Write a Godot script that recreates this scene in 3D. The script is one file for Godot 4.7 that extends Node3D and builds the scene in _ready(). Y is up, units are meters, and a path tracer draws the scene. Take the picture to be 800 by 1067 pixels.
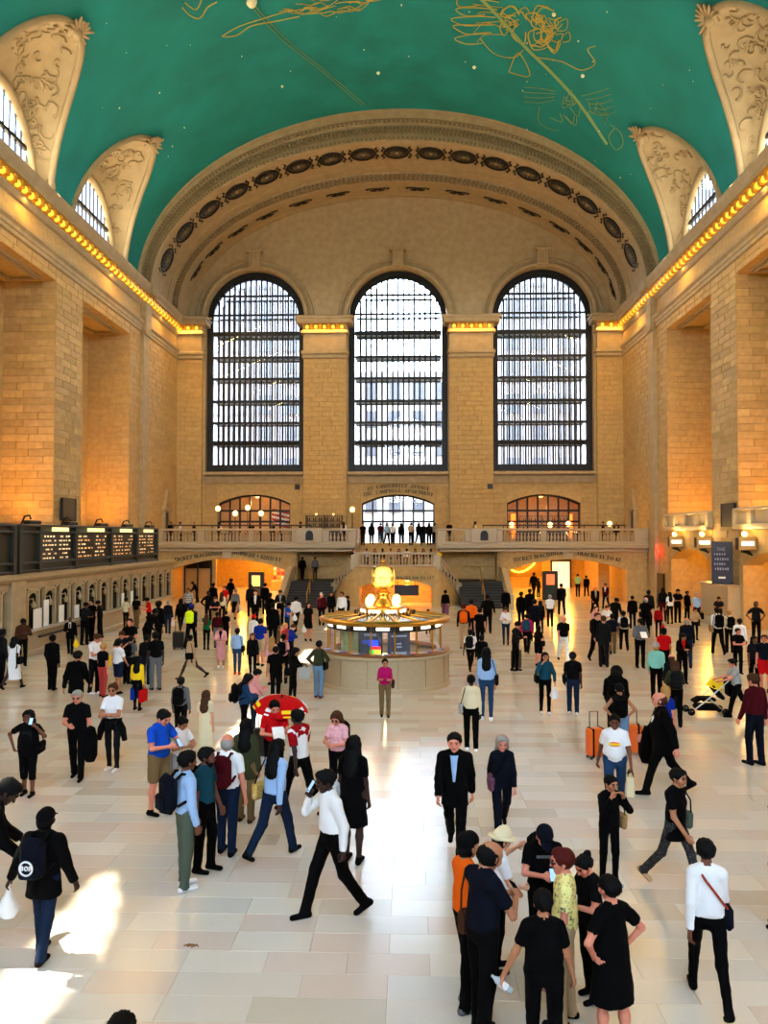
extends Node3D
# A great railway concourse seen from its east end: x runs to the right across the hall, -z runs down the hall to the west wall.
const F := 850.0            # focal length in pixels of the 800 x 1067 frame
const CAM := Vector3(1.05, 4.9, 0.0)
const HALL := 18.3          # half width between the side walls
const SPRING := 22.9        # top of the main cornice
const WEST := -67.0         # west wall
const ARCH := -58.5         # front of the west end arch
const EAST := 10.5
const BAYS := [-51.2, -39.45, -27.7, -15.95, -4.2]
var M := {}
var taken := {}
var cam: Camera3D
var rng := RandomNumberGenerator.new()

# ---------------------------------------------------------------- mesh collector
class Shape:
	var v := PackedVector3Array()
	var n := PackedVector3Array()
	var c := PackedColorArray()
	var uv := PackedVector2Array()
	var tint := Color(1, 1, 1)
	var use_c := false
	var use_uv := false
	func tri(a: Vector3, b: Vector3, d: Vector3, na: Vector3, nb: Vector3, nd: Vector3) -> void:
		v.append(a); v.append(d); v.append(b)
		n.append(na); n.append(nd); n.append(nb)
		if use_c:
			c.append(tint); c.append(tint); c.append(tint)
	func quad(a: Vector3, b: Vector3, d: Vector3, e: Vector3) -> void:   # counter-clockwise seen from outside
		var m := (b - a).cross(e - a)
		if m.length_squared() < 1e-14: m = (d - b).cross(e - b)
		m = m.normalized()
		tri(a, b, d, m, m, m); tri(a, d, e, m, m, m)
	func quad_uv(a: Vector3, b: Vector3, d: Vector3, e: Vector3, r := Rect2(0, 0, 1, 1)) -> void:
		quad(a, b, d, e)
		var p := r.position; var q := r.end
		for t in [Vector2(p.x, q.y), Vector2(q.x, p.y), Vector2(q.x, q.y), Vector2(p.x, q.y), Vector2(p.x, p.y), Vector2(q.x, p.y)]: uv.append(t)
		use_uv = true
	func quad_n(a: Vector3, b: Vector3, d: Vector3, e: Vector3, na: Vector3, nb: Vector3, nd: Vector3, ne: Vector3) -> void:
		tri(a, b, d, na, nb, nd); tri(a, d, e, na, nd, ne)
	func box(at: Vector3, size: Vector3, turn := Basis(), bevel := 0.0) -> void:
		var h := size * 0.5
		if bevel <= 0.0:
			for s in [[Vector3(1,0,0), Vector3(0,1,0), Vector3(0,0,1)], [Vector3(0,1,0), Vector3(0,0,1), Vector3(1,0,0)], [Vector3(0,0,1), Vector3(1,0,0), Vector3(0,1,0)]]:
				for g in [-1.0, 1.0]:
					var z: Vector3 = s[0] * g * h; var x: Vector3 = s[1] * h; var y: Vector3 = s[2] * h * g
					quad(at + turn * (z - x - y), at + turn * (z + x - y), at + turn * (z + x + y), at + turn * (z - x + y))
			return
		var b := minf(bevel, minf(h.x, minf(h.y, h.z)) * 0.9)
		var i := h - Vector3(b, b, b)
		var ax := [Vector3(1,0,0), Vector3(0,1,0), Vector3(0,0,1)]
		for k in 3:
			var kx := (k + 1) % 3; var ky := (k + 2) % 3
			for g in [-1.0, 1.0]:
				var z: Vector3 = ax[k] * h[k] * g; var x: Vector3 = ax[kx] * i[kx]; var y: Vector3 = ax[ky] * i[ky] * g
				quad(at + turn * (z - x - y), at + turn * (z + x - y), at + turn * (z + x + y), at + turn * (z - x + y))
				for w in [-1.0, 1.0]:
					var p: Vector3 = ax[k] * h[k] * g + ax[kx] * i[kx] * w
					var q: Vector3 = ax[k] * i[k] * g + ax[kx] * h[kx] * w
					var e: Vector3 = ax[ky] * i[ky] * g * w
					quad(at + turn * (p - e), at + turn * (q - e), at + turn * (q + e), at + turn * (p + e))
		for sx in [-1.0, 1.0]:
			for sy in [-1.0, 1.0]:
				for sz in [-1.0, 1.0]:
					var a := Vector3(h.x * sx, i.y * sy, i.z * sz); var d := Vector3(i.x * sx, h.y * sy, i.z * sz); var e := Vector3(i.x * sx, i.y * sy, h.z * sz)
					var m: Vector3 = turn * Vector3(sx, sy, sz).normalized()
					if sx * sy * sz > 0: tri(at + turn * a, at + turn * d, at + turn * e, m, m, m)
					else: tri(at + turn * a, at + turn * e, at + turn * d, m, m, m)
	func tube(pts: PackedVector3Array, rad, sides := 8, closed := false, caps := true) -> void:
		var cnt := pts.size()
		if cnt < 2: return
		var rings: Array[PackedVector3Array] = []
		var norms: Array[PackedVector3Array] = []
		var up := Vector3.UP
		var last := Vector3.ZERO
		for k in cnt:
			var d: Vector3
			if closed: d = pts[(k + 1) % cnt] - pts[(k - 1 + cnt) % cnt]
			else: d = pts[mini(k + 1, cnt - 1)] - pts[maxi(k - 1, 0)]
			d = d.normalized()
			var x := last - d * last.dot(d) if k > 0 else (up.cross(d) if absf(d.dot(up)) < 0.95 else Vector3.RIGHT.cross(d))
			x = x.normalized(); last = x
			var y := d.cross(x)
			var r: float = rad[k] if rad is PackedFloat32Array or rad is Array else rad
			var ring := PackedVector3Array(); var nn := PackedVector3Array()
			for s in sides:
				var t := TAU * s / sides
				var o := x * cos(t) + y * sin(t)
				ring.append(pts[k] + o * r); nn.append(o)
			rings.append(ring); norms.append(nn)
		for k in (cnt if closed else cnt - 1):
			var j := (k + 1) % cnt
			for s in sides:
				var t := (s + 1) % sides
				quad_n(rings[k][s], rings[k][t], rings[j][t], rings[j][s], norms[k][s], norms[k][t], norms[j][t], norms[j][s])
		if caps and not closed:
			for s in range(1, sides - 1):
				var a := (pts[0] - pts[1]).normalized(); var b := (pts[cnt - 1] - pts[cnt - 2]).normalized()
				tri(rings[0][0], rings[0][s + 1], rings[0][s], a, a, a)
				tri(rings[cnt - 1][0], rings[cnt - 1][s], rings[cnt - 1][s + 1], b, b, b)
	func lathe(prof: Array, segs := 20, at := Vector3.ZERO, turn := Basis(), arc := TAU, start := 0.0) -> void:   # prof: (radius, height) from bottom to top
		var pn := []
		for k in prof.size():
			var d: Vector2 = prof[mini(k + 1, prof.size() - 1)] - prof[maxi(k - 1, 0)]
			pn.append(Vector2(d.y, -d.x).normalized())
		for k in prof.size() - 1:
			var p: Vector2 = prof[k]; var q: Vector2 = prof[k + 1]
			var e := q - p
			var fl := Vector2(e.y, -e.x).normalized()
			var np: Vector2 = pn[k] if fl.dot(pn[k]) > 0.8 else fl
			var nq: Vector2 = pn[k + 1] if fl.dot(pn[k + 1]) > 0.8 else fl
			for s in segs:
				var t0 := start + arc * s / segs; var t1 := start + arc * (s + 1) / segs
				var u0 := Vector3(cos(t0), 0, -sin(t0)); var u1 := Vector3(cos(t1), 0, -sin(t1))
				var U := Vector3.UP
				quad_n(at + turn * (u0 * p.x + U * p.y), at + turn * (u1 * p.x + U * p.y), at + turn * (u1 * q.x + U * q.y), at + turn * (u0 * q.x + U * q.y),
					turn * (u0 * np.x + U * np.y), turn * (u1 * np.x + U * np.y), turn * (u1 * nq.x + U * nq.y), turn * (u0 * nq.x + U * nq.y))
	func ball(at: Vector3, r: Vector3, segs := 12, rows := 8) -> void:
		for j in rows:
			for s in segs:
				var q := []
				for e in [[s, j], [s + 1, j], [s + 1, j + 1], [s, j + 1]]:
					var t: float = TAU * e[0] / segs; var f: float = PI * e[1] / rows - PI / 2
					q.append(Vector3(cos(t) * cos(f), sin(f), -sin(t) * cos(f)))
				quad_n(at + q[0] * r, at + q[1] * r, at + q[2] * r, at + q[3] * r, (q[0] / r).normalized(), (q[1] / r).normalized(), (q[2] / r).normalized(), (q[3] / r).normalized())
	func prism(poly: PackedVector2Array, depth: float, xf := Transform3D(), caps := true) -> void:   # poly in xy counter-clockwise, extruded from z = 0 to z = depth
		if poly.size() < 3: return
		if Geometry2D.is_polygon_clockwise(poly):
			poly = poly.duplicate(); poly.reverse()
		for k in poly.size():
			var a := poly[k]; var b := poly[(k + 1) % poly.size()]
			quad(xf * Vector3(a.x, a.y, depth), xf * Vector3(a.x, a.y, 0), xf * Vector3(b.x, b.y, 0), xf * Vector3(b.x, b.y, depth))
		if caps:
			var ix := Geometry2D.triangulate_polygon(poly)
			var nz := (xf.basis * Vector3.BACK).normalized()
			for k in range(0, ix.size(), 3):
				var a := poly[ix[k]]; var b := poly[ix[k + 1]]; var d := poly[ix[k + 2]]
				if (b - a).cross(d - a) < 0:
					var t := b; b = d; d = t
				tri(xf * Vector3(a.x, a.y, depth), xf * Vector3(b.x, b.y, depth), xf * Vector3(d.x, d.y, depth), nz, nz, nz)
				tri(xf * Vector3(a.x, a.y, 0), xf * Vector3(d.x, d.y, 0), xf * Vector3(b.x, b.y, 0), -nz, -nz, -nz)
	func strip(rows: Array, flip := false) -> void:   # rows: equal length PackedVector3Arrays; smooth grid
		var h := rows.size(); var w: int = rows[0].size()
		var nn := []
		for j in h:
			var r := PackedVector3Array()
			for i in w:
				var dx: Vector3 = rows[j][mini(i + 1, w - 1)] - rows[j][maxi(i - 1, 0)]
				var dy: Vector3 = rows[mini(j + 1, h - 1)][i] - rows[maxi(j - 1, 0)][i]
				var m := dx.cross(dy).normalized()
				r.append(-m if flip else m)
			nn.append(r)
		for j in h - 1:
			for i in w - 1:
				var a: Vector3 = rows[j][i]; var b: Vector3 = rows[j][i + 1]; var d: Vector3 = rows[j + 1][i + 1]; var e: Vector3 = rows[j + 1][i]
				if flip: quad_n(b, a, e, d, nn[j][i + 1], nn[j][i], nn[j + 1][i], nn[j + 1][i + 1])
				else: quad_n(a, b, d, e, nn[j][i], nn[j][i + 1], nn[j + 1][i + 1], nn[j + 1][i])
	func mesh(m: Material = null) -> ArrayMesh:
		var a := []
		a.resize(Mesh.ARRAY_MAX)
		a[Mesh.ARRAY_VERTEX] = v; a[Mesh.ARRAY_NORMAL] = n
		if use_c: a[Mesh.ARRAY_COLOR] = c
		if use_uv and uv.size() == v.size(): a[Mesh.ARRAY_TEX_UV] = uv
		var am := ArrayMesh.new()
		if v.size(): am.add_surface_from_arrays(Mesh.PRIMITIVE_TRIANGLES, a)
		if m and v.size(): am.surface_set_material(0, m)
		return am

# ---------------------------------------------------------------- naming
func numbered(called: String) -> String:
	if not taken.has(called):
		taken[called] = 0
		return called
	taken[called] += 1
	return "%s_%03d" % [called, taken[called]]
func put(called: String, m, material: Material, parent: Node3D, at := Transform3D()) -> MeshInstance3D:
	var o := MeshInstance3D.new()
	o.mesh = m.mesh() if m is Shape else m
	if material: o.material_override = material
	o.transform = at
	if parent == self:
		o.name = numbered(called); add_child(o)
	else:
		var k: int = parent.get_meta("n_" + called, 0)
		parent.set_meta("n_" + called, k + 1)
		o.name = called if k == 0 else "%s_%03d" % [called, k]
		parent.add_child(o, true)
	return o
func tag(o: Node3D, label: String, category: String, group := "") -> Node3D:
	o.set_meta("label", label); o.set_meta("category", category)
	if group: o.set_meta("group", group)
	return o
func structure(o: Node3D, label := "") -> Node3D:
	o.set_meta("kind", "structure")
	if label: o.set_meta("label", label)
	return o
func stuff(o: Node3D) -> Node3D:
	o.set_meta("kind", "stuff")
	return o
func base(called: String, at := Transform3D()) -> Node3D:
	var o := Node3D.new()
	o.name = numbered(called); o.transform = at
	add_child(o)
	return o
func thing(called: String, label: String, category: String, at := Transform3D(), group := "") -> Node3D:
	return tag(base(called, at), label, category, group)
func at(x: float, y: float, z: float, turn := 0.0) -> Transform3D:
	return Transform3D(Basis(Vector3.UP, deg_to_rad(turn)), Vector3(x, y, z))

# ---------------------------------------------------------------- pixels to places
func ray(px: float, py: float) -> Vector3:
	return cam.global_transform.basis * Vector3((px - 400.0) / F, (533.5 - py) / F, -1.0)
func on_floor(px: float, py: float, y := 0.0) -> Vector3:
	var d := ray(px, py)
	return CAM + d * ((y - CAM.y) / d.y)
func on_depth(px: float, py: float, z: float) -> Vector3:
	var d := ray(px, py)
	return CAM + d * ((z - CAM.z) / d.z)

# ---------------------------------------------------------------- materials
func noise_tex(freq: float, lo: Color, hi: Color, s := 1, size := 256, oct := 4) -> ImageTexture:
	var f := FastNoiseLite.new()
	f.noise_type = FastNoiseLite.TYPE_SIMPLEX_SMOOTH
	f.frequency = freq; f.seed = s; f.fractal_octaves = oct
	var grey := f.get_seamless_image(size, size)
	var bytes := grey.get_data()
	var px := PackedFloat32Array(); px.resize(size * size * 4)
	var a := lo.srgb_to_linear(); var b := hi.srgb_to_linear()
	for k in size * size:
		var t := bytes[k] / 255.0
		px[k * 4] = lerpf(a.r, b.r, t); px[k * 4 + 1] = lerpf(a.g, b.g, t); px[k * 4 + 2] = lerpf(a.b, b.b, t); px[k * 4 + 3] = 1.0
	return ImageTexture.create_from_image(Image.create_from_data(size, size, false, Image.FORMAT_RGBAF, px.to_byte_array()))
func mat(called: String, color: Color, rough := 0.8, metal := 0.0) -> StandardMaterial3D:
	if M.has(called): return M[called]
	var m := StandardMaterial3D.new()
	m.resource_name = called; m.albedo_color = color; m.roughness = rough; m.metallic = metal
	M[called] = m
	return m
func grained(called: String, color: Color, rough: float, tex: Texture2D, scale: float, bumps: Texture2D = null, depth := 0.4) -> StandardMaterial3D:
	var m := mat(called, color, rough)
	m.albedo_texture = tex
	m.uv1_triplanar = true; m.uv1_world_triplanar = true
	m.uv1_scale = Vector3(scale, scale, scale)
	if bumps:
		m.heightmap_enabled = true; m.heightmap_texture = bumps; m.heightmap_scale = depth
	return m
func glow(called: String, color: Color, energy: float) -> StandardMaterial3D:
	var m := mat(called, Color(color.r, color.g, color.b), 0.5)
	m.emission_enabled = true; m.emission = color; m.emission_energy_multiplier = energy
	return m
func letters(text: String, height: float, material: Material, parent: Node3D, at_: Transform3D, depth := 0.03, font := "Droid Serif", bold := 400) -> MeshInstance3D:
	var t := TextMesh.new()
	var f := SystemFont.new()
	f.font_names = PackedStringArray([font]); f.font_weight = bold
	t.font = f; t.text = text; t.font_size = 48; t.pixel_size = height / 34.0; t.depth = depth; t.curve_step = 6.0
	return put("lettering", t, material, parent, at_)

# ================================================================ the scene
func _ready() -> void:
	rng.seed = 7
	# ---- camera
	cam = Camera3D.new()
	cam.name = "camera"
	cam.fov = rad_to_deg(2.0 * atan(533.5 / F)); cam.near = 0.1; cam.far = 400.0
	add_child(cam)
	cam.position = CAM
	cam.rotation = Vector3(atan(24.5 / F), atan(28.0 / F), 0.0)
	# ---- sky, sun, exposure
	var we := WorldEnvironment.new()
	we.name = "environment"
	var e := Environment.new()
	e.background_mode = Environment.BG_SKY
	var sky := Sky.new()
	var sm := ProceduralSkyMaterial.new()
	sm.sky_top_color = Color(0.80, 0.89, 1.0); sm.sky_horizon_color = Color(0.92, 0.96, 1.0)
	sm.ground_bottom_color = Color(0.5, 0.5, 0.5); sm.ground_horizon_color = Color(0.7, 0.72, 0.75)
	sm.sky_energy_multiplier = 1.0; sm.energy_multiplier = 1.0
	sky.sky_material = sm
	e.sky = sky
	e.background_energy_multiplier = 15.0
	e.tonemap_mode = Environment.TONE_MAPPER_LINEAR
	e.tonemap_exposure = 1.95
	e.sdfgi_enabled = true; e.ssao_enabled = true; e.ssil_enabled = true
	we.environment = e
	add_child(we)
	var sun := DirectionalLight3D.new()
	sun.name = "sun"
	add_child(sun)
	sun.look_at_from_position(Vector3.ZERO, Vector3(15.7, -25.5, 6.2), Vector3.UP)
	sun.light_energy = 7.0; sun.light_color = Color(1.0, 0.96, 0.88); sun.light_angular_distance = 0.7; sun.shadow_enabled = true
	sun.sky_mode = DirectionalLight3D.SKY_MODE_LIGHT_ONLY
	make_materials()
	# ---- the large structure
	build_floor()
	build_side_wall(-1.0)
	build_side_wall(1.0)
	build_vault()
	build_end_arch()
	build_west_wall()
	build_east_wall()
	build_balcony()
	# ---- objects
	build_ticket_office()
	build_booth()
	build_gate_fittings()
	build_balcony_fittings()
	build_passages()
	build_street()
	# ---- people and what they carry
	build_people()

func omni(pos: Vector3, color: Color, energy: float, size := 0.1) -> void:
	var l := OmniLight3D.new()
	l.name = numbered("lamp_light"); l.position = pos; l.light_color = color; l.light_energy = energy; l.light_size = size
	l.omni_range = 90.0; l.omni_attenuation = 2.0; l.shadow_enabled = true
	add_child(l)
func area(pos: Vector3, towards: Vector3, size: Vector2, color: Color, energy: float) -> void:
	var l := AreaLight3D.new()
	l.name = numbered("strip_light"); add_child(l)
	l.look_at_from_position(pos, pos + towards, Vector3.UP if absf(towards.normalized().y) < 0.95 else Vector3.BACK)
	l.area_size = size; l.light_color = color; l.light_energy = energy; l.area_range = 90.0; l.area_attenuation = 2.0; l.shadow_enabled = true

func make_materials() -> void:
	var blotch := noise_tex(0.012, Color(0.87, 0.85, 0.82), Color(1, 1, 1), 3, 512, 5)
	var c := Color(0.76, 0.635, 0.40)
	grained("stone", c, 0.75, blotch, 0.35)
	for k in 5:
		var t: float = [1.0, 0.95, 1.04, 0.98, 0.91][k]
		grained("stone_%d" % k, Color(c.r * t, c.g * t, c.b * t * [1.0, 0.97, 1.0, 1.03, 0.96][k]), 0.72, blotch, 0.35)
	var vs := grained("stone_courses", c, 0.75, blotch, 0.35)
	vs.vertex_color_use_as_albedo = true
	grained("plaster", Color(0.68, 0.60, 0.45), 0.8, blotch, 0.2)
	grained("carved", Color(0.60, 0.52, 0.38), 0.8, noise_tex(0.03, Color(0.75, 0.7, 0.6), Color(1, 1, 1), 9, 256), 0.9)
	var veins := noise_tex(0.03, Color(0.93, 0.925, 0.91), Color(1, 1, 1), 21, 512, 6)
	var tones := [Color(0.79, 0.755, 0.695), Color(0.80, 0.74, 0.68), Color(0.78, 0.76, 0.715), Color(0.82, 0.79, 0.73), Color(0.745, 0.70, 0.63), Color(0.79, 0.725, 0.66)]
	for k in 6:
		mat("marble_%d" % k, tones[k], 0.2)
	mat("marble_far", Color(1, 1, 1), 0.2).vertex_color_use_as_albedo = true
	grained("marble_trim", Color(0.70, 0.63, 0.50), 0.35, veins, 0.5)
	# the painted vault: mottled turquoise
	var sea := noise_tex(0.010, Color(0.74, 0.82, 0.80), Color(1, 1, 1), 31, 512, 6)
	var vault := grained("vault_paint", Color(0.02, 0.54, 0.53), 0.85, sea, 0.05)
	vault.cull_mode = BaseMaterial3D.CULL_DISABLED
	mat("gold_paint", Color(0.72, 0.64, 0.26), 0.5)
	mat("gold_pale", Color(0.50, 0.60, 0.36), 0.6)
	mat("star_paint", Color(0.95, 0.92, 0.75), 0.5)
	mat("gilt", Color(0.95, 0.70, 0.22), 0.35, 0.6)
	mat("iron", Color(0.045, 0.055, 0.06), 0.5, 0.3)
	mat("bronze", Color(0.12, 0.105, 0.085), 0.5, 0.5)
	mat("brass", Color(0.78, 0.58, 0.24), 0.3, 0.9)
	mat("black_plastic", Color(0.03, 0.03, 0.033), 0.5)
	mat("board_green", Color(0.13, 0.145, 0.12), 0.5, 0.2)
	mat("board_black", Color(0.02, 0.022, 0.022), 0.4)
	mat("paper", Color(0.9, 0.9, 0.88), 0.7)
	mat("dark_wood", Color(0.18, 0.10, 0.055), 0.5)
	mat("letter_dark", Color(0.16, 0.12, 0.07), 0.7)
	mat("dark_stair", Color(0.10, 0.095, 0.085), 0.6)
	mat("dark_glass", Color(0.03, 0.03, 0.032), 0.12)
	var g := mat("pane_glass", Color(0.9, 0.95, 1.0, 0.06), 0.02)
	g.transparency = BaseMaterial3D.TRANSPARENCY_ALPHA
	glow("bulb_gold", Color(1.0, 0.80, 0.22), 0.75)
	glow("bulb_warm", Color(1.0, 0.84, 0.5), 1.8)
	glow("sign_white", Color(1.0, 0.97, 0.88), 1.3)
	glow("sign_cream", Color(1.0, 0.93, 0.6), 0.7)
	glow("led_text", Color(1.0, 0.88, 0.66), 0.42)
	glow("led_orange", Color(1.0, 0.74, 0.45), 0.40)

# ---------------------------------------------------------------- stonework
var stone_cache := {}
func stone_shape(sh: Shape, w: float, h: float, o: Vector3, u: Vector3, v: Vector3, n: Vector3, gap := 0.017, deep := 0.035) -> void:
	var a := o; var b := o + u * w; var c := o + u * w + v * h; var d := o + v * h
	var i := u * gap; var j := v * gap; var k := n * deep
	var p := a + i + j; var q := b - i + j; var r := c - i - j; var s := d + i - j
	sh.quad(p, q, r, s)
	sh.quad(a - k, b - k, q, p); sh.quad(b - k, c - k, r, q); sh.quad(c - k, d - k, s, r); sh.quad(d - k, a - k, p, s)
# courses of blocks on the rectangle o + u*[0..w] + v*[0..h]; u x v = n must point out of the wall
func courses(sh: Shape, parent: Node3D, o: Vector3, u: Vector3, v: Vector3, w: float, h: float, parts := false, ch := 0.40, bw := 1.6) -> void:
	var n := u.cross(v)
	var rows := maxi(1, int(round(h / ch)))
	var rh := h / rows
	for r in rows:
		var x := 0.0
		var first := true
		while x < w - 0.001:
			var q: float = bw * [0.8, 1.0, 1.2, 1.0][rng.randi() % 4]
			if first and r % 2 == 1: q *= 0.55
			first = false
			if w - x - q < bw * 0.35: q = w - x
			if parts:
				var key := "%.2f %.2f" % [q, rh]
				if not stone_cache.has(key):
					var t := Shape.new()
					stone_shape(t, q, rh, Vector3.ZERO, Vector3.RIGHT, Vector3.UP, Vector3.BACK)
					stone_cache[key] = t.mesh()
				put("stone", stone_cache[key], M["stone_%d" % (rng.randi() % 5)], parent, Transform3D(Basis(u, v, n), o + u * x + v * rh * r))
			else:
				var t := rng.randf_range(0.90, 1.04)
				sh.tint = Color(t, t * rng.randf_range(0.97, 1.0), t * rng.randf_range(0.93, 1.0))
				stone_shape(sh, q, rh, o + u * x + v * rh * r, u, v, n)
			x += q
# a wall in the xy plane of xf, front at z = 0 and back at z = -depth, pierced by openings: [centre, half width, bottom, spring, rise, round]
func pierced(sh: Shape, x0: float, x1: float, y0: float, y1, holes: Array, depth: float, xf: Transform3D, step := 0.35) -> void:
	var xs := [x0, x1]
	for h in holes:
		for k in 21: xs.append(h[0] - h[1] * cos(PI * k / 20.0))
	if y1 is Callable:
		for k in int((x1 - x0) / step): xs.append(x0 + k * step)
	xs.sort()
	var top_of := func(x: float) -> float: return y1.call(x) if y1 is Callable else y1
	for k in xs.size() - 1:
		var a: float = xs[k]; var b: float = xs[k + 1]
		if b - a < 1e-4 or a < x0 - 1e-4 or b > x1 + 1e-4: continue
		var m := (a + b) / 2
		var ta: float = top_of.call(a); var tb: float = top_of.call(b)
		var hole = null
		for h in holes:
			if absf(m - h[0]) < h[1]: hole = h
		if hole == null:
			sh.quad(xf * Vector3(a, y0, 0), xf * Vector3(b, y0, 0), xf * Vector3(b, tb, 0), xf * Vector3(a, ta, 0))
			sh.quad(xf * Vector3(b, y0, -depth), xf * Vector3(a, y0, -depth), xf * Vector3(a, ta, -depth), xf * Vector3(b, tb, -depth))
			continue
		var ya := hole_top(hole, a); var yb := hole_top(hole, b)
		for z in [0.0, -depth]:
			sh.quad(xf * Vector3(a, ya, z), xf * Vector3(b, yb, z), xf * Vector3(b, tb, z), xf * Vector3(a, ta, z))
			if hole[2] > y0 + 0.001: sh.quad(xf * Vector3(a, y0, z), xf * Vector3(b, y0, z), xf * Vector3(b, hole[2], z), xf * Vector3(a, hole[2], z))
		sh.quad(xf * Vector3(a, ya, -depth), xf * Vector3(b, yb, -depth), xf * Vector3(b, yb, 0), xf * Vector3(a, ya, 0))
		if hole[2] > y0 + 0.001: sh.quad(xf * Vector3(a, hole[2], 0), xf * Vector3(b, hole[2], 0), xf * Vector3(b, hole[2], -depth), xf * Vector3(a, hole[2], -depth))
	for h in holes:
		var lo: float = maxf(h[2], y0)
		for s in [-1.0, 1.0]:
			var x: float = h[0] + h[1] * s
			var q := [Vector3(x, lo, 0), Vector3(x, lo, -depth), Vector3(x, h[3], -depth), Vector3(x, h[3], 0)]
			if s < 0: sh.quad(xf * q[0], xf * q[1], xf * q[2], xf * q[3])
			else: sh.quad(xf * q[1], xf * q[0], xf * q[3], xf * q[2])
func hole_top(h: Array, x: float) -> float:
	var u := clampf((x - h[0]) / h[1], -1.0, 1.0)
	return h[3] + h[4] * (sqrt(maxf(0.0, 1.0 - u * u)) if h[5] else 1.0 - u * u)
# a moulding: profile points (out, up) swept straight along dir for length; out direction n
func moulding(sh: Shape, prof: Array, o: Vector3, dir: Vector3, n: Vector3, length: float) -> void:
	for k in prof.size() - 1:
		var p: Vector3 = n * prof[k].x + Vector3.UP * prof[k].y; var q: Vector3 = n * prof[k + 1].x + Vector3.UP * prof[k + 1].y
		var a := o + p; var b := o + p + dir * length; var c := o + q + dir * length; var d := o + q
		if dir.cross(Vector3.UP).dot(n) > 0: sh.quad(a, b, c, d)
		else: sh.quad(b, a, d, c)
	for e in [0.0, length]:
		var pc := PackedVector2Array()
		for p in prof: pc.append(p)
		var ix := Geometry2D.triangulate_polygon(pc)
		for k in range(0, ix.size(), 3):
			var t := []
			for j in 3: t.append(o + dir * e + n * pc[ix[k + j]].x + Vector3.UP * pc[ix[k + j]].y)
			var m := dir if e > 0 else -dir
			if (t[1] - t[0]).cross(t[2] - t[0]).dot(m) < 0: sh.tri(t[0], t[2], t[1], m, m, m)
			else: sh.tri(t[0], t[1], t[2], m, m, m)

# ---------------------------------------------------------------- floor
func build_floor() -> void:
	var root := base("floor")
	structure(root, "polished pinkish cream marble slab floor")
	var bed := Shape.new()
	bed.box(Vector3(0, -0.32, -35), Vector3(60, 0.6, 112))
	put("slab_bed", bed, M["stone"], root)
	var far := Shape.new()
	far.use_c = true
	var cache := {}
	var tones := []
	for k in 6: tones.append(M["marble_%d" % k].albedo_color.srgb_to_linear())
	var dz := 0.47
	var row := 0
	var z := EAST
	while z > -78.0:
		z -= dz
		row += 1
		var lim := HALL + 3.0 if z > WEST + 7.0 else 17.5
		var x := -lim - (0.47 if row % 2 else 0.0)
		while x < lim:
			var w: float = [0.94, 0.94, 0.94, 1.41][rng.randi() % 4]
			var tone: int = [0, 0, 0, 1, 2, 2, 3, 3, 4, 5][rng.randi() % 10]
			var inside := false
			if z < -7.3 and z > -13.9:
				var reach := -z * 0.49 + 0.8
				inside = x + w > CAM.x - reach - 0.2 and x < CAM.x + reach - 0.6
			if inside:
				var key := "%.2f" % w
				if not cache.has(key):
					var t := Shape.new()
					stone_shape(t, w, dz, Vector3(0, 0, dz), Vector3.RIGHT, Vector3.FORWARD, Vector3.UP, 0.003, 0.006)
					cache[key] = t.mesh()
				put("tile", cache[key], M["marble_%d" % tone], root, at(x, 0, z))
			else:
				far.tint = tones[tone]
				stone_shape(far, w, dz, Vector3(x, 0, z + dz), Vector3.RIGHT, Vector3.FORWARD, Vector3.UP, 0.003, 0.006)
			x += w
	stuff(put("paving", far, M["marble_far"], root))

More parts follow.
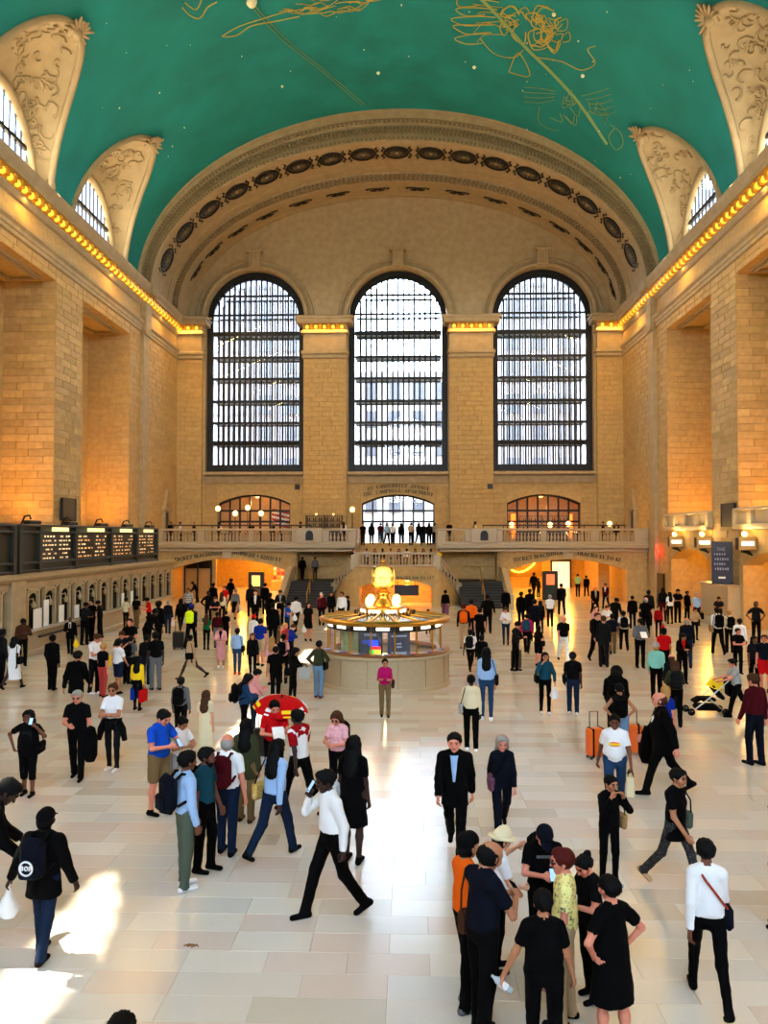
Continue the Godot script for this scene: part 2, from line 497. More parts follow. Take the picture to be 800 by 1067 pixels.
# ---------------------------------------------------------------- side walls
func build_side_wall(s: float) -> void:
	var side := "left" if s < 0 else "right"
	var root := base("wall_" + side)
	structure(root, "tall warm limestone side wall with deep recessed bays, on the " + side)
	var n := Vector3(-s, 0, 0)               # into the hall
	var u := Vector3(0, 0, -1) if s > 0 else Vector3(0, 0, 1)   # u x up = n
	var X := s * HALL
	var sh := Shape.new(); sh.use_c = true
	var plain := Shape.new()
	var trim := Shape.new()
	var low := 0.0
	# piers between the bays and at the ends
	var edges := [EAST]
	for k in range(4, -1, -1):
		edges.append(BAYS[k] + 4.05); edges.append(BAYS[k] - 4.05)
	edges.append(WEST)
	for k in range(0, edges.size(), 2):
		var z1: float = edges[k]; var z0: float = edges[k + 1]
		var o := Vector3(X, low, z1 if s > 0 else z0)
		var near := absf((z0 + z1) / 2 + 45.3) < 1.0
		courses(sh, root, o, u, Vector3.UP, z1 - z0, 19.5, near)
	for zc in BAYS:
		var back := X + s * 2.9
		var bottom := 5.2
		# far jamb (faces the camera), near jamb, back of the recess, soffit with its sunk panel, sill
		var near: bool = absf(zc + 39.45) < 1.0
		courses(sh, root, Vector3(minf(X, back), bottom, zc - 4.05), Vector3.RIGHT, Vector3.UP, 2.9, 13.6, near, 0.40, 1.5)
		courses(sh, root, Vector3(maxf(X, back), bottom, zc + 4.05), Vector3.LEFT, Vector3.UP, 2.9, 13.6, false, 0.40, 1.5)
		courses(sh, root, Vector3(back, bottom, zc + (4.05 if s > 0 else -4.05)), u, Vector3.UP, 8.1, 13.6)
		var a := minf(X, back); var b := maxf(X, back)
		plain.quad(Vector3(a, 18.8, zc - 4.05), Vector3(b, 18.8, zc - 4.05), Vector3(b, 18.8, zc + 4.05), Vector3(a, 18.8, zc + 4.05))
		plain.quad(Vector3(a, 5.2, zc + 4.05), Vector3(b, 5.2, zc + 4.05), Vector3(b, 5.2, zc - 4.05), Vector3(a, 5.2, zc - 4.05))
		var cx := (a + b) / 2
		for r in [[1.9, 6.9, 0.0], [1.5, 6.5, 0.08]]:
			for q in [-1.0, 1.0]:
				trim.box(Vector3(cx + q * r[0] / 2, 18.74 - r[2], zc), Vector3(0.12, 0.14, r[1]))
				trim.box(Vector3(cx, 18.74 - r[2], zc + q * r[1] / 2), Vector3(r[0], 0.14, 0.12))
		# lintel above the opening, wall below it
		courses(sh, root, Vector3(X, 18.8, zc + (4.05 if s > 0 else -4.05)), u, Vector3.UP, 8.1, 0.7)
		var xf := Transform3D(Basis(u, Vector3.UP, n), Vector3(X, 0, zc))
		pierced(plain, -4.05, 4.05, 0, 5.2, [[0.0, 3.6, 0.0, 3.35, 0.75, false]] if s > 0 and zc > -53 else [], 1.0, xf)
	# mouldings: architrave, frieze, cornice
	var L := EAST - WEST
	var o := Vector3(X, 0, WEST if s < 0 else EAST)
	moulding(trim, [Vector2(0, 19.5), Vector2(0.10, 19.55), Vector2(0.10, 19.75), Vector2(0.16, 19.8), Vector2(0.16, 20.0), Vector2(0.3, 20.12), Vector2(0.3, 20.3), Vector2(0.0, 20.4)], o, u, n, L)
	plain.quad(o + Vector3(0, 20.3, 0), o + u * L + Vector3(0, 20.3, 0), o + u * L + Vector3(0, 21.6, 0), o + Vector3(0, 21.6, 0))
	moulding(trim, [Vector2(0, 21.35), Vector2(0.12, 21.42), Vector2(0.22, 21.6), Vector2(0.22, 21.75), Vector2(0.0, 21.76)], o, u, n, L)
	moulding(trim, [Vector2(-0.6, 22.22), Vector2(0.62, 22.22), Vector2(0.62, 22.42), Vector2(0.74, 22.6), Vector2(0.80, 22.82), Vector2(0.80, 22.9), Vector2(-0.6, 22.9)], o, u, n, L)
	moulding(trim, [Vector2(-0.55, 22.9), Vector2(0.1, 22.9), Vector2(0.06, 23.3), Vector2(-0.55, 23.3)], o, u, n, L)
	plain.quad(o + Vector3(0, 21.7, 0), o + u * L + Vector3(0, 21.7, 0), o + u * L + Vector3(0, 22.3, 0), o + Vector3(0, 22.3, 0))
	# shallow pilaster at the end bay and its break in the cornice
	for zp in [ARCH + 0.5]:
		trim.box(Vector3(X - s * 0.12, 9.75, zp), Vector3(0.3, 19.5, 1.1))
		trim.box(Vector3(X - s * 0.2, 20.5, zp), Vector3(0.5, 2.4, 1.1), Basis(), 0.05)
		trim.box(Vector3(X - s * 0.42, 22.56, zp), Vector3(0.98, 0.72, 1.3), Basis(), 0.05)
	put("wall_face", plain, M["stone"], root)
	stuff(put("ashlar", sh, M["stone_courses"], root))
	put("cornice", trim, M["marble_trim"] if false else M["plaster"], root)
	# solid outer wall behind the recesses
	var outer := Shape.new()
	outer.box(Vector3(s * 21.75, 11.3, (EAST + WEST) / 2), Vector3(1.0, 22.6, L + 3))
	outer.box(Vector3(s * 20.3, 22.65, (EAST + WEST) / 2), Vector3(4.0, 0.5, L + 3))
	put("outer_wall", outer, M["stone"], root)
	# cornice lamps: gilt brackets with bare bulbs between them
	var bulb := Shape.new()
	bulb.ball(Vector3.ZERO, Vector3(0.17, 0.19, 0.17), 10, 8)
	var bm := bulb.mesh()
	var cup := Shape.new()
	cup.lathe([Vector2(0.03, -0.02), Vector2(0.16, 0.05), Vector2(0.24, 0.2), Vector2(0.2, 0.22), Vector2(0.02, 0.12)], 10)
	var cm := cup.mesh()
	var brk := Shape.new()
	brk.box(Vector3(0, 0, 0), Vector3(0.5, 0.4, 0.3), Basis(), 0.04)
	brk.box(Vector3(-0.05, -0.24, 0), Vector3(0.34, 0.1, 0.24), Basis(), 0.03)
	var km := brk.mesh()
	var z := WEST + 0.9
	while z < -14.0:
		put("bulb", bm, M["bulb_gold"], root, at(X - s * 0.34, 21.93, z))
		put("gilt_cup", cm, M["gilt"], root, Transform3D(Basis(Vector3.BACK, -s * 0.9), Vector3(X - s * 0.2, 21.95, z)))
		put("bracket", km, M["gilt"], root, at(X - s * 0.25, 22.03, z + 0.365))
		z += 0.73
	for zc in [-61.5, -51.2, -39.45, -27.7, -15.95]:
		area(Vector3(X - s * 0.70, 21.85, zc), Vector3(-s * 0.45, -1.0, 0), Vector2(0.22, 11.0), Color(1.0, 0.78, 0.38), 56.0)
	for zc in [-53.0, -42.0, -31.0, -20.0, -9.0]:
		area(Vector3(X - s * 0.62, 23.0, zc), Vector3(-s * 0.8, 1.0, 0), Vector2(0.3, 10.0), Color(1.0, 0.95, 0.84), 27.0)
	# lamps hidden on the sills of the recesses wash their walls
	for zc in BAYS:
		area(Vector3(X + s * 1.5, 5.5, zc), Vector3(0, 1, 0), Vector2(0.5, 6.0), Color(1.0, 0.69, 0.27), 28.0)
		var fx := Shape.new()
		fx.box(Vector3(X + s * 1.5, 5.34, zc), Vector3(0.5, 0.24, 6.0), Basis(), 0.03)
		put("floodlight", fx, M["iron"], root)

# ---------------------------------------------------------------- the vault with its penetrations
const VA := 18.9
const VB := 12.9
const LR := 4.55            # half width of a penetration at the cornice
const LPHI := 0.602         # how far up the vault it reaches
func vault_pt(phi: float, z: float, s: float, off := 0.0) -> Vector3:
	return Vector3(s * (VA - off) * cos(phi), SPRING + (VB - off) * sin(phi), z)
func low_phi(z: float) -> float:
	for zc in BAYS:
		var d: float = absf(z - zc) / LR
		if d < 1.0: return LPHI * pow(1.0 - d * d, 0.62)
	return 0.0
func build_vault() -> void:
	var root := base("ceiling")
	structure(root, "turquoise painted barrel vault with gold figures and stars")
	var zs := [EAST, ARCH]
	for zc in BAYS:
		for k in 33: zs.append(zc - LR * cos(PI * k / 32.0))
	for k in 14: zs.append(EAST + (ARCH - EAST) * k / 13.0)
	zs.sort()
	var sh := Shape.new()
	for s in [-1.0, 1.0]:
		var rows := []
		for z in zs:
			if z < ARCH - 0.01 or (rows.size() and z - rows[-1][0].z < 1e-4): continue
			var r := PackedVector3Array()
			var lo := low_phi(z)
			for k in 25: r.append(vault_pt(lo + (PI / 2 - lo) * k / 24.0, z, s))
			rows.append(r)
		sh.strip(rows, s > 0)
	put("vault", sh, M["vault_paint"], root)
	var roof := Shape.new()
	roof.box(Vector3(0, 37.2, (EAST + WEST) / 2), Vector3(24, 1.0, EAST - WEST + 4))
	for s in [-1.0, 1.0]:
		roof.box(Vector3(s * 13.2, 36.2, (EAST + WEST) / 2), Vector3(9.0, 0.6, EAST - WEST + 4), Basis(Vector3.BACK, -s * 0.42))
	put("roof", roof, M["stone"], root)
	# penetrations: carved shells and the round-headed windows in them
	for s in [-1.0, 1.0]:
		for zc in BAYS:
			var pen := base("trim_%d" % (1 if s < 0 else 2))
			structure(pen, "carved pale penetration of the vault around a round-headed clerestory window")
			var g := Shape.new()
			var rows := []
			var rim := PackedVector3Array()
			var inner := PackedVector3Array()
			for k in 41:
				var t := PI * k / 40.0
				var B := vault_pt(LPHI * pow(sin(t), 1.24), zc - LR * cos(t), s)
				var W := Vector3(s * 19.5, SPRING + 0.4 + 4.5 * sin(t), zc - 3.75 * cos(t))
				rim.append(B); inner.append(W)
				var r := PackedVector3Array()
				for j in 9:
					var f := j / 8.0
					var p := B.lerp(W, f)
					p += Vector3(s * 0.5, 0.55, 0) * sin(PI * f) * sin(t)
					r.append(p)
				rows.append(r)
			g.strip(rows, s < 0)
			put("shell", g, M["plaster"], pen)
			var e := Shape.new()
			e.tube(rim, 0.2, 6); e.tube(inner, 0.28, 6)
			put("rib", e, M["plaster"], pen)
			# relief: leaf scrolls scattered over the shell and a crest at its tip
			var f := Shape.new()
			for q in 90:
				var k: int = clampi(int(rng.randfn(20.0, 9.0)), 3, 37)
				var j := rng.randi_range(1, 6)
				var c: Vector3 = rows[k][j].lerp(rows[k + 1][j + 1], rng.randf())
				var nn: Vector3 = (rows[k + 1][j] - rows[k][j]).cross(rows[k][j + 1] - rows[k][j]).normalized()
				if nn.x * s > 0: nn = -nn
				var tang := nn.cross(Vector3(rng.randfn(), rng.randfn(), rng.randfn())).normalized()
				var pts := PackedVector3Array(); var rad := []
				var l := rng.randf_range(0.15, 0.55)
				var bi := nn.cross(tang)
				for w in 6:
					var a := w * 0.75
					pts.append(c + nn * 0.05 + (tang * cos(a) + bi * sin(a)) * l * (1.0 - w * 0.13))
					rad.append(0.09 - w * 0.011)
				f.tube(pts, rad, 5)
			put("relief", f, M["plaster"], pen)
			var crest := Shape.new()
			var tip := vault_pt(LPHI, zc, s)
			var inw := (vault_pt(LPHI + 0.05, zc, s) - tip).normalized()
			for q in 11:
				var a := (q - 5) * 0.36
				var d := (inw * cos(a) + Vector3(0, 0, 1) * sin(a)).normalized()
				crest.tube(PackedVector3Array([tip - inw * 0.5, tip + d * 0.35 - Vector3(0, 0.2, 0), tip + d * rng.randf_range(0.7, 1.15) - Vector3(0, 0.35, 0)]), [0.16, 0.15, 0.05], 6)
			crest.ball(tip - Vector3(0, 0.25, 0), Vector3(0.3, 0.3, 0.34), 8, 6)
			put("crest", crest, M["plaster"], pen)
			# the window: iron frame, bars, panes
			var win := base("window_%d" % (4 if s < 0 else 5))
			structure(win, "round-headed clerestory window with iron bars")
			var xw: float = s * 19.55
			var fr := Shape.new()
			fr.tube(inner, 0.2, 6)
			for yy in [SPRING + 0.45, SPRING + 2.7]:
				fr.box(Vector3(xw, yy, zc), Vector3(0.2, 0.22, 7.4 if yy < 24 else 6.3))
			put("frame", fr, M["iron"], win)
			for k in 11:
				var zz: float = (k - 5) * 0.62
				var top := SPRING + 0.4 + 4.5 * sqrt(1 - pow(zz / 3.75, 2))
				var br := Shape.new()
				br.box(Vector3(xw, (SPRING + 0.4 + top) / 2, zc + zz), Vector3(0.1, top - SPRING - 0.4, 0.07))
				put("bar", br, M["iron"], win)
			var pn := Shape.new()
			for k in 40:
				pn.tri(Vector3(xw + s * 0.05, SPRING + 0.4, zc), inner[k] + Vector3(s * 0.1, 0, 0), inner[k + 1] + Vector3(s * 0.1, 0, 0), n_in(s), n_in(s), n_in(s))
			put("pane", pn, M["pane_glass"], win)
	paint_ceiling(root)
func n_in(s: float) -> Vector3:
	return Vector3(-s, 0, 0)
func on_vault(px: float, py: float, off := 0.03) -> Vector3:
	var d := ray(px, py)
	var a := VA - off; var b := VB - off
	var ox := CAM.x; var oy := CAM.y - SPRING
	var A := d.x * d.x / (a * a) + d.y * d.y / (b * b)
	var B := 2 * (ox * d.x / (a * a) + oy * d.y / (b * b))
	var C := ox * ox / (a * a) + oy * oy / (b * b) - 1
	var t := (-B + sqrt(maxf(0, B * B - 4 * A * C))) / (2 * A)
	return CAM + d * t
func stroke(sh: Shape, px: Array, r := 0.035) -> void:
	var pts := PackedVector3Array()
	var q := []
	for k in px.size() - 1:
		for j in 4: q.append(Vector2(px[k]).cubic_interpolate(px[k + 1], px[maxi(k - 1, 0)], px[mini(k + 2, px.size() - 1)], j / 4.0))
	q.append(px[-1])
	for p in q: pts.append(on_vault(p.x, p.y))
	sh.tube(pts, r, 4)
func paint_ceiling(root: Node3D) -> void:
	var band := Shape.new()
	stroke(band, [Vector2(250, -8), Vector2(290, 38), Vector2(335, 74), Vector2(377, 110)], 0.03)
	stroke(band, [Vector2(254, -8), Vector2(294, 37), Vector2(338, 73), Vector2(380, 109)], 0.03)
	put("painted_band", band, M["gold_pale"], root)
	var band2 := Shape.new()
	stroke(band2, [Vector2(497, -5), Vector2(520, 18), Vector2(548, 50), Vector2(575, 76), Vector2(605, 110), Vector2(632, 150)], 0.12)
	put("painted_band", band2, M["gold_pale"], root)
	# loose gold line figures: plumes, loops and scrolls
	var r2 := RandomNumberGenerator.new(); r2.seed = 12
	var fig := Shape.new()
	stroke(fig, [Vector2(231, 38), Vector2(248, 28), Vector2(272, 20), Vector2(300, 12), Vector2(330, 8)])
	stroke(fig, [Vector2(231, 38), Vector2(246, 37), Vector2(262, 27), Vector2(288, 22), Vector2(312, 17)])
	for k in 26:
		var x := r2.randf_range(288, 372); var y := r2.randf_range(-4, 14)
		stroke(fig, [Vector2(x, y), Vector2(x + 8, y - 2 + r2.randf() * 3), Vector2(x + 16, y + r2.randf_range(-2, 4)), Vector2(x + 26, y - r2.randf() * 5)], 0.028)
	stroke(fig, [Vector2(190, 8), Vector2(198, 16), Vector2(208, 19), Vector2(216, 8), Vector2(226, 2)])
	stroke(fig, [Vector2(193, 3), Vector2(204, 10), Vector2(210, 0)])
	put("painted_figure", fig, M["gold_paint"], root)
	var f2 := Shape.new()
	for k in 5:
		var y := k * 10.0
		stroke(f2, [Vector2(520 - k * 2, y * 0.8 + 2), Vector2(496 + r2.randf_range(-4, 4), y - 1 - k), Vector2(474 + r2.randf_range(-5, 5), y + r2.randf_range(-4, 3)), Vector2(480 + r2.randf_range(-6, 6), y + 8 + r2.randf_range(-3, 3)), Vector2(505 + r2.randf_range(-5, 5), y + 5)])
		stroke(f2, [Vector2(524, y * 0.7 + 8), Vector2(505, y * 0.9 + r2.randf_range(-4, 6)), Vector2(490 + r2.randf_range(-8, 8), y + 4)], 0.025)
	for k in 34:
		var c := Vector2(r2.randf_range(525, 590), 0)
		c.y = 16 + (c.x - 525) * 0.32 + r2.randf_range(-14, 14)
		var a := r2.randf() * TAU; var l := r2.randf_range(4, 13)
		stroke(f2, [c, c + Vector2(cos(a), sin(a)) * l, c + Vector2(cos(a + 1.2), sin(a + 1.2)) * l * 1.2, c + Vector2(cos(a + 2.2), sin(a + 2.2)) * l], r2.randf_range(0.025, 0.05))
	stroke(f2, [Vector2(560, 60), Vector2(585, 64), Vector2(605, 73), Vector2(620, 66), Vector2(612, 52), Vector2(620, 48)])
	stroke(f2, [Vector2(530, 75), Vector2(540, 55), Vector2(552, 79), Vector2(530, 75)])
	stroke(f2, [Vector2(500, 40), Vector2(515, 56), Vector2(535, 60), Vector2(545, 52)])
	put("painted_figure", f2, M["gold_paint"], root)
	var f3 := Shape.new()
	for k in 4: stroke(f3, [Vector2(546, 91 + k * 5), Vector2(562, 92 + k * 5), Vector2(578, 95 + k * 3)], 0.025)
	for k in 5: stroke(f3, [Vector2(606 + k * 4, 100 + k * 4), Vector2(622 + k * 2, 96 + k * 6), Vector2(634 + k * 2, 92 + k * 6)], 0.025)
	for k in 12:
		var c := Vector2(r2.randf_range(575, 625), r2.randf_range(98, 126))
		var a := r2.randf() * TAU
		stroke(f3, [c, c + Vector2(cos(a), sin(a)) * 9, c + Vector2(cos(a + 1.4), sin(a + 1.4)) * 11], 0.025)
	stroke(f3, [Vector2(562, 112), Vector2(561, 126), Vector2(572, 134), Vector2(582, 136)], 0.025)
	stroke(f3, [Vector2(636, 130), Vector2(646, 138), Vector2(649, 150), Vector2(641, 156), Vector2(634, 143), Vector2(640, 134)], 0.03)
	put("painted_figure", f3, M["gold_pale"], root)
	var st := Shape.new()
	for k in 60:
		var p := on_vault(r2.randf_range(70, 730), r2.randf_range(0, 190), 0.04)
		if p.z < ARCH + 0.3 or p.y < 29.0: continue
		st.ball(p, Vector3.ONE * r2.randf_range(0.02, 0.055), 6, 4)
	for q in [[262, 2, 0.32], [494, 70, 0.12], [607, 79, 0.12], [394, 76, 0.12], [294, 90, 0.09], [577, 15, 0.12]]:
		st.ball(on_vault(q[0], q[1], 0.04), Vector3.ONE * q[2], 8, 6)
	stuff(put("stars", st, M["star_paint"], root))

# ---------------------------------------------------------------- west end arch
func ring(a: float, b: float, z: float, n := 72) -> PackedVector3Array:
	var r := PackedVector3Array()
	for k in n + 1:
		var t := PI - PI * k / n
		r.append(Vector3(a * cos(t), SPRING + b * sin(t), z))
	return r
func build_end_arch() -> void:
	var root := base("trim_3")
	structure(root, "wide carved stone arch framing the west end")
	var sh := Shape.new()
	var prof := [[19.3, 13.3, -58.2], [18.75, 12.75, -58.2], [18.75, 12.75, -58.35], [18.6, 12.3, -58.35], [18.6, 12.3, -58.5], [18.45, 11.95, -58.5], [18.4, 11.9, -58.6], [18.15, 11.1, -58.6], [18.1, 11.05, -58.5], [17.9, 10.7, -58.5],
		[17.9, 10.7, -58.9], [17.95, 10.75, -58.9], [17.95, 10.75, -62.6], [17.9, 10.7, -62.6], [17.85, 10.65, -63.5], [17.75, 10.5, -63.5], [17.7, 10.45, -63.6], [17.5, 10.1, -63.6], [17.4, 9.95, -63.5], [17.4, 9.95, -63.9], [17.45, 10.05, -63.9], [17.45, 10.1, -66.3], [17.4, 10.05, -66.4], [17.4, 10.1, -67.1]]
	for k in prof.size() - 1:
		sh.strip([ring(prof[k][0], prof[k][1], prof[k][2]), ring(prof[k + 1][0], prof[k + 1][1], prof[k + 1][2])], true)
	put("archivolt", sh, M["plaster"], root)
	var cv := Shape.new()
	# carved bands: leaf and berry relief on the two ring faces, dentils under them
	for spec in [[18.28, 11.5, -58.48, 190, 0.17], [17.6, 10.28, -63.5, 150, 0.13]]:
		var m: int = spec[3]
		for k in m:
			var t: float = PI * (k + 0.5) / m
			var c := Vector3(spec[0] * cos(t), SPRING + spec[1] * sin(t), spec[2])
			var rad := Vector3(cos(t), sin(t), 0); var tan_ := Vector3(-sin(t), cos(t), 0)
			cv.ball(c + rad * 0.13, Vector3(0.13, 0.13, 0.1) * spec[4] / 0.17, 6, 4)
			cv.tube(PackedVector3Array([c - tan_ * 0.2, c + rad * 0.05 + Vector3(0, 0, 0.06), c - rad * 0.25 + tan_ * 0.12]), [0.03, 0.09, 0.02], 4)
			cv.tube(PackedVector3Array([c + tan_ * 0.16 - rad * 0.05, c - rad * 0.17 + Vector3(0, 0, 0.06), c - rad * 0.32 - tan_ * 0.1]), [0.03, 0.07, 0.02], 4)
	put("leaf_band", cv, M["carved"], root)
	var dn := Shape.new()
	for k in 170:
		var t := PI * (k + 0.5) / 170
		for q in [[18.55, 12.12, -58.42], [18.02, 10.86, -58.44]]:
			dn.box(Vector3(q[0] * cos(t), SPRING + q[1] * sin(t), q[2]), Vector3(0.16, 0.17, 0.14), Basis(Vector3.BACK, t))
	put("dentil_band", dn, M["carved"], root)
	# bronze medallions along the soffit
	var disc := Shape.new()
	disc.lathe([Vector2(0.0, 0.05), Vector2(0.70, 0.05), Vector2(0.76, 0.0)], 24)
	var dm := disc.mesh()
	var pet := Shape.new()
	for k in 12:
		var t := TAU * k / 12.0
		var d := Vector3(cos(t), 0, sin(t))
		pet.tube(PackedVector3Array([d * 0.2 + Vector3(0, 0.08, 0), d * 0.4 + Vector3(0, 0.11, 0), d * 0.58 + Vector3(0, 0.07, 0)]), [0.015, 0.026, 0.012], 5)
	pet.lathe([Vector2(0.17, 0.06), Vector2(0.13, 0.14), Vector2(0.0, 0.17)], 12)
	var pm := pet.mesh()
	var wr := Shape.new()
	wr.lathe([Vector2(0.98, 0.0), Vector2(0.94, 0.1), Vector2(0.84, 0.12), Vector2(0.76, 0.03)], 24)
	for q in [-1.0, 1.0]:
		for w in [-1.0, 1.0]:
			wr.tube(PackedVector3Array([Vector3(q * 0.95, 0.05, w * 0.1), Vector3(q * 1.12, 0.06, w * 0.4), Vector3(q * 0.9, 0.06, w * 0.75), Vector3(q * 1.05, 0.05, w * 0.95)]), [0.05, 0.07, 0.06, 0.03], 5)
	var wm := wr.mesh()
	var arc := []
	var tot := 0.0
	var prev := ring(17.95, 10.75, 0, 720)
	arc.append(0.0)
	for k in 720:
		tot += prev[k].distance_to(prev[k + 1]); arc.append(tot)
	for k in 17:
		var want := tot * (0.062 + 0.876 * k / 16.0)
		var j := 0
		while arc[j] < want: j += 1
		var t := PI - PI * j / 720.0
		var p := prev[j]
		var inw := Vector3(-cos(t) / 17.95, -sin(t) / 10.75, 0).normalized()
		var along := inw.cross(Vector3.BACK)
		var xf := Transform3D(Basis(along, inw, along.cross(inw)), Vector3(p.x, p.y, -60.4) + inw * 0.0)
		var md := put("medallion", dm, M["iron"], root, xf)
		put("rosette", pm, M["carved"], md); put("wreath", wm, M["bronze"], md)
	# bronze leaf sprays on the inner soffit
	var sp := Shape.new()
	for k in 7:
		var a := (k - 3) * 0.42
		sp.tube(PackedVector3Array([Vector3(0, 0.05, 0.2), Vector3(sin(a) * 0.4, 0.1, 0.1 - cos(a) * 0.3), Vector3(sin(a) * 0.72, 0.05, 0.0 - cos(a) * 0.42)]), [0.04, 0.055, 0.02], 5)
	sp.ball(Vector3(0, 0.08, 0.15), Vector3(0.12, 0.08, 0.12), 8, 6)
	for q in [-1.0, 1.0]: sp.tube(PackedVector3Array([Vector3(q * 0.15, 0.05, 0.2), Vector3(q * 0.6, 0.09, 0.3), Vector3(q * 0.95, 0.05, 0.1), Vector3(q * 0.8, 0.05, -0.1)]), [0.04, 0.05, 0.05, 0.03], 5)
	var sm := sp.mesh()
	for k in 15:
		var t := PI * (k + 0.9) / 16.8
		var p := Vector3(17.45 * cos(t), SPRING + 10.08 * sin(t), -65.2)
		var inw := Vector3(-cos(t) / 17.45, -sin(t) / 10.08, 0).normalized()
		var along := inw.cross(Vector3.BACK)
		put("leaf_spray", sm, M["bronze"], root, Transform3D(Basis(along, inw, along.cross(inw)), p))

# ---------------------------------------------------------------- west wall
const WINX := [-11.9, 0.0, 11.9]
func big_window(n: int, cx: float, z: float, face: float, detail: bool, label: String) -> void:
	var win := base("window_%d" % n)
	structure(win, label)
	var xf := Transform3D(Basis(Vector3(face, 0, 0), Vector3.UP, Vector3(0, 0, face)), Vector3(cx, 0, z))
	var outer := func(x: float) -> float: return 22.87 + sqrt(maxf(0.0, 4.12 * 4.12 - x * x))
	var fr := Shape.new()
	pierced(fr, -4.12, 4.12, 10.1, outer, [[0.0, 3.62, 10.8, 22.87, 3.5, true]], 0.3, xf, 0.2)
	put("frame", fr, M["iron"], win)
	var stud := Shape.new()
	if detail:
		for k in 60:
			var y := 10.9 + k * 0.2
			for q in [-1.0, 1.0]: stud.box(Vector3(q * 3.86, y, 0.04), Vector3(0.16, 0.07, 0.1), Basis(Vector3.BACK, 0.78 if k % 2 else -0.78))
		for k in 46:
			var t := PI * (k + 0.5) / 46.0
			stud.ball(Vector3(cos(t) * 3.86, 22.87 + sin(t) * 3.8, 0.03), Vector3(0.09, 0.09, 0.06), 6, 4)
		for k in 30: stud.tube(PackedVector3Array([Vector3(-3.5 + k * 0.24, 12.5, 0.03), Vector3(-3.38 + k * 0.24, 12.72, 0.05), Vector3(-3.26 + k * 0.24, 12.5, 0.03)]), 0.05, 5)
		put("iron_ornament", stud, M["bronze"], win, xf)
	var ys := [[25.0, 0.14], [23.4, 0.14], [21.8, 0.36], [19.8, 0.2], [18.0, 0.2], [16.1, 0.22], [14.3, 0.2], [12.6, 0.4]]
	var layers := [0.0, -1.5] if detail else [0.0]
	var bars := 15 if detail else 7
	for dz in layers:
		for k in bars:
			var x := -3.6 + 7.2 * (k + 1) / (bars + 1.0)
			var top := 22.87 + sqrt(3.6 * 3.6 - x * x) * 0.985
			var b := Shape.new()
			b.box(Vector3(x, (10.8 + top) / 2, dz - 0.12), Vector3(0.15 if dz == 0.0 else 0.09, top - 10.8, 0.16))
			put("mullion", b, M["iron"], win, xf)
		for y in ys:
			var half := 3.6 if y[0] < 22.9 else sqrt(3.6 * 3.6 - pow(y[0] - 22.87, 2))
			var b := Shape.new()
			b.box(Vector3(0, y[0], dz - 0.1), Vector3(half * 2, y[1], 0.22))
			put("transom", b, M["iron"], win, xf)
	if detail:
		for y in ys:
			if y[0] > 23.0: continue
			var b := Shape.new()
			b.box(Vector3(0, y[0], -0.8), Vector3(7.2, 0.07, 0.9))
			put("walkway", b, M["iron"], win, xf)
	var lo := 10.8
	for j in range(ys.size() - 1, -2, -1):
		var hi: float = ys[j][0] if j >= 0 else 26.3
		var pn := Shape.new()
		if hi <= 22.9: pn.quad(Vector3(-3.6, lo, -0.14), Vector3(3.6, lo, -0.14), Vector3(3.6, hi, -0.14), Vector3(-3.6, hi, -0.14))
		else:
			var a := 3.6 if lo < 22.9 else sqrt(3.6 * 3.6 - pow(lo - 22.87, 2)); var c := sqrt(maxf(0.3, 3.6 * 3.6 - pow(hi - 22.87, 2)))
			pn.quad(Vector3(-a, lo, -0.14), Vector3(a, lo, -0.14), Vector3(c, hi, -0.14), Vector3(-c, hi, -0.14))
		put("pane", pn, M["pane_glass"], win, xf)
		lo = hi
